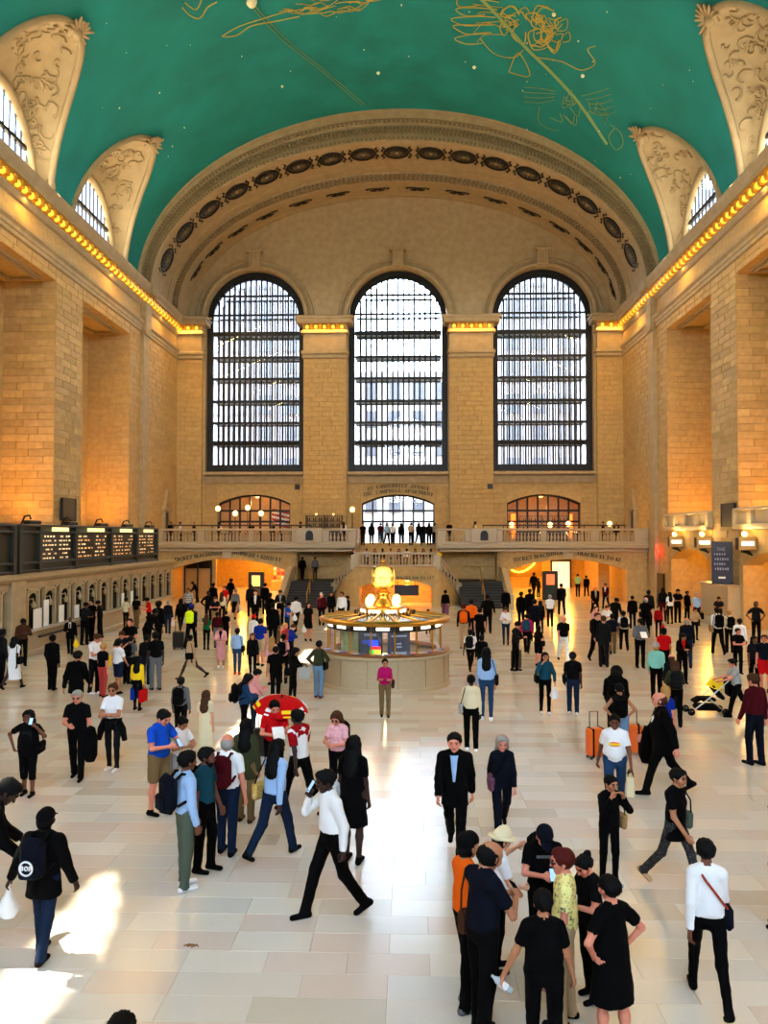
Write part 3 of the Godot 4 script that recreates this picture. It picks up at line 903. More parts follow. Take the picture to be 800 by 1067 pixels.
func build_west_wall() -> void:
	var root := base("wall_back")
	structure(root, "west end wall of limestone with three tall arched windows")
	var I := Transform3D(Basis(), Vector3(0, 0, WEST))
	var up := Shape.new()
	var arch := func(x: float) -> float: return SPRING + (10.4 * sqrt(maxf(0.0, 1 - x * x / (17.8 * 17.8))) if absf(x) < 17.8 else 0.0)
	var holes := []
	for c in WINX: holes.append([c, 4.12, 10.18, 22.87, 4.12, true])
	pierced(up, -18.3, 18.3, 9.3, arch, holes, 1.4, I)
	put("lunette", up, M["plaster"], root)
	var lowr := Shape.new()
	var doors := []
	for c in WINX: doors.append([c, 3.0, 4.3, 7.55, 0.75, false])
	pierced(lowr, -18.3, 18.3, 4.3, 9.3, doors, 1.0, I)
	put("wall_face", lowr, M["stone"], root)
	# outer shell above the arch so that no sky shows round it
	var shell := Shape.new()
	shell.box(Vector3(0, 36.0, WEST - 0.7), Vector3(44, 8.0, 1.2))
	for q in [-1.0, 1.0]: shell.box(Vector3(q * 20.4, 20, WEST - 0.7), Vector3(4.2, 40, 1.2))
	for k in 40:
		var t0 := PI * k / 40.0; var t1 := PI * (k + 1) / 40.0
		shell.quad(Vector3(19.6 * cos(t1), SPRING + 13.6 * sin(t1), -58.2), Vector3(19.6 * cos(t0), SPRING + 13.6 * sin(t0), -58.2), Vector3(19.6 * cos(t0), SPRING + 13.6 * sin(t0), WEST - 1.0), Vector3(19.6 * cos(t1), SPRING + 13.6 * sin(t1), WEST - 1.0))
	shell.strip([ring(17.2, 9.9, WEST - 0.3), ring(23.0, 16.0, WEST - 0.3)], true)
	put("outer_wall", shell, M["stone"], root)
	# piers
	var cs := Shape.new(); cs.use_c = true
	var trim := Shape.new()
	for r in [[-7.78, 3.56, 1], [4.22, 3.56, 1], [-18.3, 2.1, 0], [16.2, 2.1, 0]]:
		var x0: float = r[0]; var w: float = r[1]; var pz := WEST + 0.4
		courses(cs, root, Vector3(x0, 4.3, pz), Vector3.RIGHT, Vector3.UP, w, 15.2, false, 0.40, 1.3)
		courses(cs, root, Vector3(x0 + w, 4.3, pz), Vector3.FORWARD, Vector3.UP, 0.4, 15.2, false, 0.43, 1.0)
		courses(cs, root, Vector3(x0, 4.3, WEST), Vector3.BACK, Vector3.UP, 0.4, 15.2, false, 0.43, 1.0)
		trim.box(Vector3(x0 + w / 2, 19.62, WEST + 0.25), Vector3(w + 0.2, 0.3, 0.8), Basis(), 0.06)
		trim.box(Vector3(x0 + w / 2, 19.95, WEST + 0.25), Vector3(w + 0.36, 0.3, 0.96), Basis(), 0.06)
		trim.box(Vector3(x0 + w / 2, 20.8, WEST + 0.2), Vector3(w, 1.5, 0.4 * 2))
		trim.box(Vector3(x0 + w / 2, 21.6, WEST + 0.35), Vector3(w + 0.4, 0.26, 1.0), Basis(), 0.05)
		trim.box(Vector3(x0 + w / 2, 22.42, WEST + 0.4), Vector3(w + 1.0, 0.42, 1.7), Basis(), 0.06)
		trim.box(Vector3(x0 + w / 2, 22.72, WEST + 0.4), Vector3(w + 1.2, 0.26, 1.9), Basis(), 0.05)
		trim.box(Vector3(x0 + w / 2, 21.95, WEST + 0.3), Vector3(w + 0.1, 0.6, 0.8))
		var bulb := Shape.new(); bulb.ball(Vector3.ZERO, Vector3(0.14, 0.16, 0.14), 10, 8)
		var cnt := 5 if r[2] else 3
		for k in cnt:
			var bx := x0 + w * (k + 0.5) / cnt
			put("bulb", bulb, M["bulb_gold"], root, at(bx, 21.95, WEST + 0.95))
			var g := Shape.new(); g.box(Vector3(bx + w / cnt / 2, 22.02, WEST + 0.85), Vector3(0.26, 0.34, 0.5), Basis(), 0.04)
			if k < cnt - 1: put("bracket", g, M["gilt"], root)
		area(Vector3(x0 + w / 2, 21.8, WEST + 1.0), Vector3(0, -1, -0.25), Vector2(w, 0.25), Color(1.0, 0.74, 0.34), 4.5)
	# wall courses between piers, under and beside the windows
	for c in WINX:
		for q in [[-4.12, 1.1], [3.04, 1.1]]:
			courses(cs, root, Vector3(c + q[0], 4.3, WEST + 0.03), Vector3.RIGHT, Vector3.UP, q[1] - 0.06, 4.9)
	stuff(put("ashlar", cs, M["stone_courses"], root))
	# window surrounds, keystones, sills
	for c in WINX:
		for q in [[4.35, 0.2, 0.12], [4.85, 0.12, 0.06]]:
			var pts := PackedVector3Array()
			for k in 33:
				var t := PI * k / 32.0
				pts.append(Vector3(c + q[0] * cos(t), 22.87 + q[0] * sin(t), WEST + q[2]))
			trim.tube(pts, q[1], 6)
		trim.box(Vector3(c, 27.75, WEST + 0.3), Vector3(0.95, 1.3, 0.5), Basis(), 0.06)
		trim.box(Vector3(c, 28.45, WEST + 0.35), Vector3(1.35, 0.22, 0.7), Basis(), 0.05)
		for k in 4: trim.box(Vector3(c - 0.33 + k * 0.22, 27.7, WEST + 0.57), Vector3(0.1, 1.0, 0.08), Basis(), 0.02)
		trim.box(Vector3(c, 10.0, WEST + 0.25), Vector3(8.3, 0.26, 0.7), Basis(), 0.05)
		trim.box(Vector3(c, 9.5, WEST + 0.1), Vector3(8.2, 0.6, 0.3), Basis(), 0.03)
		for k in 34: trim.box(Vector3(c - 3.96 + k * 0.24, 9.5, WEST + 0.28), Vector3(0.1, 0.42, 0.07), Basis(Vector3.BACK, 0.5))
		for q in [-1.0, 1.0]: trim.box(Vector3(c + q * 4.7, 22.95, WEST + 0.15), Vector3(2.2, 0.16, 0.3), Basis(), 0.03)
	put("moulding", trim, M["plaster"], root)
	for n in 3: big_window(n + 1, WINX[n], WEST - 0.55, 1.0, true, ["tall arched iron window at the south side of the west wall", "tall arched iron window over the balcony steps, brightest of the three", "tall arched iron window at the north side of the west wall"][n])
	# dark square loudspeakers set in the wall
	for x in [-8.3, -4.7, 4.6, 7.5]:
		var b := Shape.new(); b.box(Vector3.ZERO, Vector3(0.4, 0.42, 0.12), Basis(), 0.02)
		put("speaker_grille", b, M["black_plastic"], root, at(x, 8.9, WEST + (0.46 if absf(x) > 5.0 and absf(x) < 7.7 else 0.1)))
	arc_letters("TO VANDERBILT AVENUE", 0.27, root, Vector3(0, 9.0, WEST + 0.06), 2.6, 0.3)
	arc_letters("THE CAMPBELL APARTMENT", 0.27, root, Vector3(0, 8.58, WEST + 0.06), 2.9, 0.36)
	# balcony-level openings: door and window frames with glass
	for n in 3:
		var c: float = WINX[n]
		var d := base("door_%d" % (n + 1))
		structure(d, ["glazed arched opening behind the restaurant", "glazed doors to the avenue, bright with daylight", "glazed arched opening above the bar"][n])
		var f := Shape.new()
		var h := [c, 3.0, 4.3, 7.55, 0.75, false]
		for k in 24:
			var xa := c - 3.0 + k * 0.25
			f.tube(PackedVector3Array([Vector3(xa, hole_top(h, xa) - 0.08, WEST - 0.5), Vector3(xa + 0.25, hole_top(h, xa + 0.25) - 0.08, WEST - 0.5)]), 0.1, 5)
		for k in 8:
			var x := c - 2.95 + k * 5.9 / 7.0
			f.box(Vector3(x, (4.3 + hole_top(h, x)) / 2, WEST - 0.5), Vector3(0.14, hole_top(h, x) - 4.3, 0.16))
		for y in [6.05, 6.95]: f.box(Vector3(c, y, WEST - 0.5), Vector3(5.9, 0.16, 0.18))
		put("frame", f, M["iron"], d)
		for k in 7:
			var p := Shape.new()
			var xa := c - 2.95 + k * 5.9 / 7.0
			p.quad(Vector3(xa, 4.3, WEST - 0.52), Vector3(xa + 0.843, 4.3, WEST - 0.52), Vector3(xa + 0.843, hole_top(h, xa + 0.843), WEST - 0.52), Vector3(xa, hole_top(h, xa), WEST - 0.52))
			put("pane", p, M["pane_glass"], d)
	# rooms behind the side openings and the vestibule behind the middle one
	var rm := Shape.new()
	for c in [WINX[0], WINX[2]]:
		rm.box(Vector3(c, 6.4, WEST - 4.2), Vector3(8, 4.4, 0.2)); rm.box(Vector3(c, 8.6, WEST - 2.6), Vector3(8, 0.2, 3.2)); rm.box(Vector3(c, 4.2, WEST - 2.6), Vector3(8, 0.2, 3.2))
		for q in [-1.0, 1.0]: rm.box(Vector3(c + q * 4.0, 6.4, WEST - 2.6), Vector3(0.2, 4.4, 3.2))
	rm.box(Vector3(0, 4.2, WEST - 3.2), Vector3(8, 0.2, 4.4)); rm.box(Vector3(0, 8.9, WEST - 2.6), Vector3(8, 0.2, 3.2))
	put("back_room", rm, M["stone"], root)
func arc_letters(text: String, h: float, parent: Node3D, mid: Vector3, half: float, sag: float, n := Vector3.BACK) -> void:
	# letters one by one along a shallow arch
	var cnt := text.length()
	for k in cnt:
		if text[k] == " ": continue
		var u := (k - (cnt - 1) / 2.0) / (cnt / 2.0)
		var p := mid + Vector3(u * half, -sag * u * u, 0)
		letters(text[k], h, M["letter_dark"], parent, Transform3D(Basis(Vector3.BACK, -2 * sag * u / half), p), 0.05, "Droid Serif", 700)

func build_east_wall() -> void:
	var root := base("wall_front")
	structure(root, "east end wall with three arched windows")
	var sh := Shape.new()
	var holes := []
	for c in WINX: holes.append([c, 4.12, 10.18, 22.87, 4.12, true])
	var top := func(x: float) -> float: return SPRING + VB * sqrt(maxf(0.0, 1 - x * x / (VA * VA))) + 0.3
	pierced(sh, -VA, VA, 0.0, top, holes, 1.4, Transform3D(Basis(Vector3.LEFT, Vector3.UP, Vector3.FORWARD), Vector3(0, 0, EAST)))
	for q in [-1.0, 1.0]: sh.box(Vector3(q * 20.4, 18, EAST + 0.7), Vector3(4.2, 36, 1.2))
	put("wall_face", sh, M["plaster"], root)
	for n in 3: big_window(n + 6, WINX[n], EAST + 0.55, -1.0, false, "tall arched iron window of the east wall")

# ---------------------------------------------------------------- west balcony and stairs
var baluster_mesh: ArrayMesh
func baluster() -> ArrayMesh:
	if baluster_mesh == null:
		var s := Shape.new()
		s.lathe([Vector2(0.075, 0.0), Vector2(0.075, 0.06), Vector2(0.045, 0.09), Vector2(0.08, 0.25), Vector2(0.085, 0.32), Vector2(0.04, 0.5), Vector2(0.035, 0.56), Vector2(0.06, 0.6), Vector2(0.07, 0.66)], 8)
		baluster_mesh = s.mesh()
	return baluster_mesh
func balustrade(parent: Node3D, a: Vector3, b: Vector3) -> void:
	var d := b - a
	var n := int(d.length() / 0.24)
	for k in n:
		put("baluster", baluster(), M["marble_trim"], parent, Transform3D(Basis(), a + d * (k + 0.5) / n))
func build_balcony() -> void:
	var root := base("west_balcony")
	tag(root, "stone balcony with balustrade across the west end of the hall", "balcony")
	var sh := Shape.new()
	for q in [-1.0, 1.0]:
		sh.box(Vector3(q * 10.65, 4.1, -63.6), Vector3(15.3, 0.4, 6.9))
	sh.box(Vector3(0, 4.1, -65.1), Vector3(6.2, 0.4, 4.0))
	put("deck", sh, M["stone"], root)
	var tr := Shape.new()
	for q in [-1.0, 1.0]:
		tr.box(Vector3(q * 10.65, 4.36, -60.1), Vector3(15.3, 0.2, 0.5), Basis(), 0.03)
		tr.box(Vector3(q * 10.65, 5.33, -60.1), Vector3(15.3, 0.17, 0.42), Basis(), 0.05)
		tr.box(Vector3(q * 10.65, 4.12, -60.0), Vector3(15.3, 0.3, 0.62), Basis(), 0.04)
		tr.box(Vector3(q * 10.65, 3.8, -60.05), Vector3(15.3, 0.18, 0.5), Basis(), 0.04)
		for g in [[-18.3, -17.3], [-14.75, -14.2], [-10.95, -10.55], [-7.75, -5.0], [-3.6, -3.0]]:
			var xa: float = g[0]; var xb: float = g[1]
			tr.box(Vector3(-q * (xa + xb) / 2, 4.86, -60.1), Vector3(xb - xa, 0.9, 0.34), Basis(), 0.02)
		tr.box(Vector3(q * 6.4, 4.9, -59.98), Vector3(1.9, 1.1, 0.5), Basis(), 0.04)
		for g in [[-17.3, -14.75], [-14.2, -10.95], [-10.55, -7.75], [-5.0, -3.6]]:
			balustrade(root, Vector3(q * g[0], 4.46, -60.1), Vector3(q * g[1], 4.46, -60.1))
		var ni := Shape.new()
		ni.prism(PackedVector2Array([Vector2(-0.28, -0.35), Vector2(0.28, -0.35), Vector2(0.28, 0.1), Vector2(0.2, 0.3), Vector2(0, 0.38), Vector2(-0.2, 0.3), Vector2(-0.28, 0.1)]), 0.05)
		put("niche_plate", ni, M["iron"], root, at(q * 6.4, 4.9, -59.73))  # flat dark plate drawn for the arched niche in the pedestal
		# cheek walls beside the top steps
		tr.box(Vector3(q * 3.1, 4.3, -61.6), Vector3(0.3, 2.2, 2.7), Basis(), 0.03)
	put("railing", tr, M["marble_trim"], root)
	# front wall below with the two wide arches
	var w := Shape.new()
	for q in [-1.0, 1.0]:
		pierced(w, minf(q * 18.3, q * 7.6), maxf(q * 18.3, q * 7.6), 0, 3.9, [[q * 12.55, 4.25, 0.0, 2.35, 0.8, false]], 0.9, Transform3D(Basis(), Vector3(0, 0, -60.2)))
		w.box(Vector3(q * 5.4, 2.7, -62.2), Vector3(4.7, 2.6, 0.4))
	var wl := structure(put("wall_lower", w, M["stone"], self), "pierced limestone wall under the west balcony")
	for q in [-1.0, 1.0]:
		var key := Shape.new(); key.box(Vector3(q * 12.55, 3.55, -60.12), Vector3(0.7, 0.7, 0.3), Basis(), 0.04)
		put("keystone", key, M["marble_trim"], wl)
		for g in [[q * 12.55 - 2.2, "TICKET MACHINES", 0.16], [q * 12.55 + 2.2, "SUBWAY • 42ND ST" if q < 0 else "TRACKS 11 TO 42", -0.16]]:
			letters(g[1], 0.27, M["letter_dark"], wl, Transform3D(Basis(Vector3.BACK, g[2]), Vector3(g[0], 3.38, -60.17)), 0.05, "Droid Serif", 700)
		letters("WEST BALCONY", 0.22, M["letter_dark"], wl, at(q * 6.1, 3.62, -61.97), 0.04, "Droid Serif", 700)
	# stairs: side flights up to the landings, then inward flights up to the middle landing
	for q in [-1.0, 1.0]:
		var st := thing("staircase", "dark stone stair rising beside the %s" % ("subway passage arch" if q < 0 else "tracks passage arch"), "stairs", at(q * 6.0, 0, -57))
		for k in 10:
			var s := Shape.new()
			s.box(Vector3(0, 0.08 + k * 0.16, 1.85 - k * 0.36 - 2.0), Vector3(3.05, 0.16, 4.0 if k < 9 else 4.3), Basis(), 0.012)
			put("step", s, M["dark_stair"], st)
		for k in 7:
			var s := Shape.new()
			s.box(Vector3(-q * (1.75 + k * 0.24), 1.6 + 0.08 + k * 0.157, -3.2), Vector3(0.3, 0.16, 2.3), Basis(), 0.012)
			put("step", s, M["dark_stair"], st)
		var par := Shape.new()
		par.prism(PackedVector2Array([Vector2(-2.4, 0), Vector2(-2.4, 0.95), Vector2(-2.0, 1.0), Vector2(1.7, 2.55), Vector2(3.2, 2.6), Vector2(3.2, 0)]), 0.36, Transform3D(Basis(Vector3(0, 0, -1), Vector3.UP, Vector3(1, 0, 0)), Vector3(q * 1.72 - 0.18, 0, 0)))
		put("parapet", par, M["marble_trim"], st)
		var hr := Shape.new()
		hr.tube(PackedVector3Array([Vector3(0, 0.95, 1.9), Vector3(0, 2.5, -1.6), Vector3(0, 2.5, -2.2)]), 0.035, 6)
		for k in 3: hr.tube(PackedVector3Array([Vector3(0, 0.1 + k * 0.75, 1.8 - k * 1.7), Vector3(0, 1.0 + k * 0.75, 1.8 - k * 1.7)]), 0.03, 6)
		hr.tube(PackedVector3Array([Vector3(q * 1.2, 1.6, -4.7), Vector3(q * 1.2, 2.6, -4.7), Vector3(-q * 1.0, 2.6, -4.7)]), 0.03, 6)
		put("handrail", hr, M["brass"], st)
	# the bowed middle block
	var blk := thing("stair_landing", "bowed stone stair landing with balusters behind the clock booth", "landing", at(0, 0, -56))
	var plan := []
	for k in 41:
		var x := -4.5 + 9.0 * k / 40.0
		var ax := absf(x)
		var z := 0.0 if ax < 2.9 else -2.2 * pow((ax - 2.9) / 1.6, 1.6)
		var h := 2.75 if ax < 2.7 else lerpf(2.75, 0.55, pow((ax - 2.7) / 1.8, 1.25))
		plan.append([x, z, h])
	var b := Shape.new()
	var hole := [0.0, 2.55, 0.0, 1.3, 0.6, false]
	var xs := []
	for p in plan: xs.append(p)
	for k in 40:
		var p: Array = plan[k]; var q: Array = plan[k + 1]
		var ya: float = 0.0; var yb: float = 0.0
		if absf(p[0] + q[0]) / 2 < 2.55:
			ya = hole_top(hole, p[0]); yb = hole_top(hole, q[0])
		b.quad(Vector3(p[0], ya, p[1]), Vector3(q[0], yb, q[1]), Vector3(q[0], q[2], q[1]), Vector3(p[0], p[2], p[1]))
		b.quad(Vector3(p[0], p[2], p[1]), Vector3(q[0], q[2], q[1]), Vector3(q[0], q[2], -4.0), Vector3(p[0], p[2], -4.0))
		if ya > 0: b.quad(Vector3(p[0], ya, -0.8), Vector3(q[0], yb, -0.8), Vector3(q[0], yb, 0), Vector3(p[0], ya, 0))
	b.box(Vector3(0, 2.5, -2.4), Vector3(6.0, 0.4, 4.4))
	for q in [-1.0, 1.0]: b.box(Vector3(q * 2.75, 0.9, -2.2), Vector3(0.36, 1.8, 4.0))
	b.box(Vector3(0, 1.3, -4.1), Vector3(9, 2.6, 0.2))
	put("block", b, M["stone"], blk)
	var rail := Shape.new()
	var rp := []; var bp := []
	for k in 40:
		var p: Array = plan[k]; var q: Array = plan[k + 1]
		for r in [[0.05, 0.14, 0.30], [0.86, 1.0, 0.36]]:
			var da: float = r[2] / 2
			var A := Vector3(p[0], p[2] + r[0], p[1]); var B := Vector3(q[0], q[2] + r[0], q[1]); var up := Vector3(0, r[1] - r[0], 0); var zz := Vector3(0, 0, da)
			rail.quad(A + zz, B + zz, B + zz + up, A + zz + up); rail.quad(B - zz, A - zz, A - zz + up, B - zz + up)
			rail.quad(A + zz + up, B + zz + up, B - zz + up, A - zz + up); rail.quad(A - zz, B - zz, B + zz, A + zz)
	for k in 41:
		var p: Array = plan[k]
		var ax := absf(p[0])
		if k % 40 == 0 or (ax > 2.55 and ax < 2.95):
			rail.box(Vector3(p[0], p[2] + 0.5, p[1]), Vector3(0.3, 1.0, 0.36), Basis(), 0.02)
		elif ax <= 2.55: put("baluster", baluster(), M["marble_trim"], blk, Transform3D(Basis().scaled(Vector3(1, 1.15, 1)), Vector3(p[0], p[2] + 0.12, p[1])))
		else: put("baluster", baluster(), M["marble_trim"], blk, Transform3D(Basis().scaled(Vector3(1, 1.15, 1)), Vector3(p[0], p[2] + 0.1, p[1])))
	put("railing", rail, M["marble_trim"], blk)
	for k in 10:
		var s := Shape.new(); s.box(Vector3(0, 2.72 + k * 0.16, -5.6 - k * 0.16), Vector3(6.0, 0.16, 3.2 - k * 0.3), Basis(), 0.012)
		put("step", s, M["stone"], blk)
	letters("TRACKS 100 TO 117", 0.2, M["letter_dark"], blk, at(1.25, 2.0, 0.03, 0), 0.04, "Droid Serif", 700)
	omni(Vector3(0.8, 1.5, -58.2), Color(1.0, 0.66, 0.3), 6.0, 0.2)
	var ln := Shape.new(); ln.ball(Vector3.ZERO, Vector3(0.14, 0.1, 0.14), 10, 8)
	put("ceiling_lamp", ln, M["bulb_warm"], blk, at(0.8, 1.72, -2.2))
	var sg := Shape.new(); sg.box(Vector3.ZERO, Vector3(1.7, 0.75, 0.12), Basis(), 0.02)
	put("hanging_sign", sg, M["black_plastic"], blk, at(0.75, 1.05, -1.6))
	for q in [-1.0, 1.0]:
		var hg := Shape.new(); hg.tube(PackedVector3Array([Vector3(0.75 + q * 0.6, 1.4, -1.6), Vector3(0.75 + q * 0.6, 2.35, -1.6)]), 0.02, 5)
		put("sign_hanger", hg, M["black_plastic"], blk)

# ---------------------------------------------------------------- ticket office and departure board
func build_ticket_office() -> void:
	var t := thing("ticket_office", "carved limestone row of ticket windows along the south wall", "ticket office", at(-14.45, 0, 0))
	# x = 0 is the front; the office stands behind it, towards the wall
	var b := Shape.new()
	b.box(Vector3(-1.95, 1.6, -31.0), Vector3(3.3, 3.2, 42.6))
	put("office_block", b, M["stone"], t)
	var ma := Shape.new()
	ma.box(Vector3(-0.12, 0.5, -31.0), Vector3(0.36, 1.0, 42.6), Basis(), 0.02)
	ma.box(Vector3(-0.08, 0.12, -31.0), Vector3(0.5, 0.24, 42.7), Basis(), 0.03)
	put("base_panel", ma, M["marble_trim"], t)
	var co := Shape.new()
	moulding(co, [Vector2(-0.3, 2.72), Vector2(0.05, 2.72), Vector2(0.08, 2.85), Vector2(0.08, 3.0), Vector2(0.22, 3.08), Vector2(0.34, 3.2), Vector2(0.34, 3.3), Vector2(-0.3, 3.34)], Vector3(0, 0, -52.4), Vector3.BACK, Vector3.RIGHT, 42.8)
	put("cornice", co, M["plaster"], t)
	var led := Shape.new()
	led.box(Vector3(0.16, 1.04, -41.6), Vector3(0.42, 0.08, 20.6), Basis(), 0.02)
	put("counter", led, M["marble_trim"], t)
	var bar := Shape.new()
	for seg in [[-35.2, -32.6], [-37.6, -35.5]]:
		bar.box(Vector3(0.5, 0.82, (seg[0] + seg[1]) / 2), Vector3(0.12, 0.1, seg[1] - seg[0]), Basis(), 0.02)
	put("queue_rail", bar, M["bronze"], t)
	var pil := Shape.new()
	pil.box(Vector3(0, 0.85, 0), Vector3(0.16, 1.7, 0.15), Basis(), 0.02)
	pil.box(Vector3(0.02, 1.66, 0), Vector3(0.2, 0.1, 0.22), Basis(), 0.02)
	pil.box(Vector3(0.02, 0.04, 0), Vector3(0.2, 0.08, 0.22), Basis(), 0.02)
	var pm := pil.mesh()
	var z := -51.6
	var k := 0
	while z < -12.0:
		var gap := absf(z + 32.0) < 0.8
		if gap:
			var cp := Shape.new(); cp.box(Vector3(-0.02, 1.6, z), Vector3(0.5, 3.2, 1.2), Basis(), 0.03)
			put("corner_pier", cp, M["plaster"], t)
		else:
			var w := Shape.new()
			w.box(Vector3(-0.10, 1.85, z), Vector3(0.12, 1.54, 0.86))
			var wn := put("ticket_window", w, M["dark_glass"], t)
			for q in [-0.5, 0.5]: put("pilaster", pm, M["plaster"], wn, at(0.0, 1.06, z + q))
			var hd := Shape.new()
			hd.box(Vector3(0.0, 2.66, z), Vector3(0.14, 0.12, 1.2), Basis(), 0.02)
			hd.tube(PackedVector3Array([Vector3(0.0, 2.42, z - 0.42), Vector3(0.02, 2.56, z - 0.22), Vector3(0.02, 2.6, z), Vector3(0.02, 2.56, z + 0.22), Vector3(0.0, 2.42, z + 0.42)]), 0.06, 6)
			put("window_head", hd, M["plaster"], wn)
			var lp := Shape.new()
			lp.tube(PackedVector3Array([Vector3(0, 2.3, z + 0.28), Vector3(0.16, 2.34, z + 0.28), Vector3(0.2, 2.2, z + 0.28)]), 0.03, 5)
			lp.lathe([Vector2(0.03, 0.12), Vector2(0.10, 0.0), Vector2(0.08, -0.12), Vector2(0.0, -0.16)], 8, Vector3(0.2, 2.1, z + 0.28))
			put("carved_head", lp, M["plaster"], wn)  # pale carved head on the window surround, not a lamp
			var gr := Shape.new()
			for j in 4: gr.box(Vector3(-0.02, 1.85, z - 0.3 + j * 0.2), Vector3(0.025, 1.5, 0.025))
			gr.box(Vector3(-0.02, 2.1, z), Vector3(0.03, 0.04, 0.86))
			put("grille", gr, M["bronze"], wn)
		z += 1.55
		k += 1
	for q in [[38, 652, 0.75, 0.8, "wide white notice on the ticket window nearest the frame edge"], [47, 648, 0.45, 1.1, "tall narrow white notice on the second ticket window"], [63, 643, 0.5, 0.75, "white notice on the third ticket window, above the suited person"], [79, 637, 0.5, 0.6, "small white notice on the fourth ticket window"], [127, 625, 0.4, 0.7, "white notice far along the ticket windows, left of a pair"], [136.5, 623, 0.4, 0.75, "white notice far along the ticket windows, right of a pair"]]:
		var d := ray(q[0], q[1])
		var p := CAM + d * ((-14.32 - CAM.x) / d.x)
		var s := Shape.new(); s.box(Vector3.ZERO, Vector3(0.03, q[3], q[2]), Basis(), 0.005)
		var o := put("paper_notice", s, M["paper"], self, at(-14.28, maxf(1.1 + q[3] / 2, p.y), p.z))
		tag(o, q[4], "notice", "notices on the ticket windows")
	# departure board
	var bd := thing("departure_board", "long dark green departure board above the ticket windows", "departure board", at(-14.75, 3.34, 0))
	var c := Shape.new()
	c.box(Vector3(-0.35, 1.0, -41.4), Vector3(0.5, 2.0, 17.9))
	put("cabinet", c, M["board_green"], bd)
	var fr := Shape.new()
	for y in [0.08, 0.42, 1.7, 1.97]: fr.box(Vector3(-0.05, y, -41.4), Vector3(0.22, 0.1, 17.9), Basis(), 0.02)
	for zz in [-50.3, -46.6, -42.6, -38.0, -34.3, -32.5]: fr.box(Vector3(-0.05, 1.0, zz), Vector3(0.26, 2.0, 0.28), Basis(), 0.02)
	put("board_frame", fr, M["board_green"], bd)
	var sections := [[-50.1, -46.8], [-46.4, -42.8], [-42.4, -38.2], [-37.8, -34.5]]
	for n in 4:
		var s: Array = sections[n]
		var zc: float = (s[0] + s[1]) / 2; var w: float = s[1] - s[0]
		var p := Shape.new(); p.box(Vector3(-0.1, 1.06, zc), Vector3(0.06, 1.2, w))
		var sc := put("display_screen", p, M["board_black"], bd)
		var hd := Shape.new(); hd.box(Vector3(0.08, 1.83, zc), Vector3(0.06, 0.17, w * 0.5), Basis(), 0.01)
		put("lit_sign", hd, M["sign_cream"], bd)
		# rows of small lit characters, too small to read
		for row in 6:
			var tx := Shape.new()
			var u := -0.42
			while u < 0.40:
				var l := rng.randf_range(0.02, 0.09)
				if rng.randf() < 0.78 and absf(u - 0.02) > 0.05: tx.box(Vector3(-0.06, 1.52 - row * 0.19, zc - u * w), Vector3(0.012, 0.06 if row else 0.075, l * w * 0.62))
				u += l + 0.018
			put("lit_text", tx, M["led_text"] if row % 2 == 0 or n == 3 else M["led_orange"], sc)
	for n in 5:
		var zz := -49.0 + n * 3.9
		var l := Shape.new()
		l.tube(PackedVector3Array([Vector3(-0.4, 2.0, zz), Vector3(-0.2, 2.35, zz + 0.1), Vector3(0.1, 2.4, zz + 0.3), Vector3(0.25, 2.25, zz + 0.5)]), 0.04, 6)
		l.box(Vector3(-0.3, 2.12, zz - 0.8), Vector3(0.3, 0.16, 1.1), Basis(), 0.03)
		put("cable_arm", l, M["iron"], bd)
	var b2 := thing("departure_board", "dark green departure board cut off by the frame, next to the long one", "departure board", at(-14.75, 3.34, 0))
	var c2 := Shape.new(); c2.box(Vector3(-0.35, 1.02, -26.8), Vector3(0.5, 2.04, 10.6))
	put("cabinet", c2, M["board_green"], b2)
	var f2 := Shape.new()
	for y in [0.08, 0.42, 1.7, 1.97]: f2.box(Vector3(-0.05, y, -26.8), Vector3(0.22, 0.1, 10.6), Basis(), 0.02)
	for zz in [-32.0, -30.6, -26.0]: f2.box(Vector3(-0.05, 1.0, zz), Vector3(0.26, 2.0, 0.28), Basis(), 0.02)
	put("board_frame", f2, M["board_green"], b2)

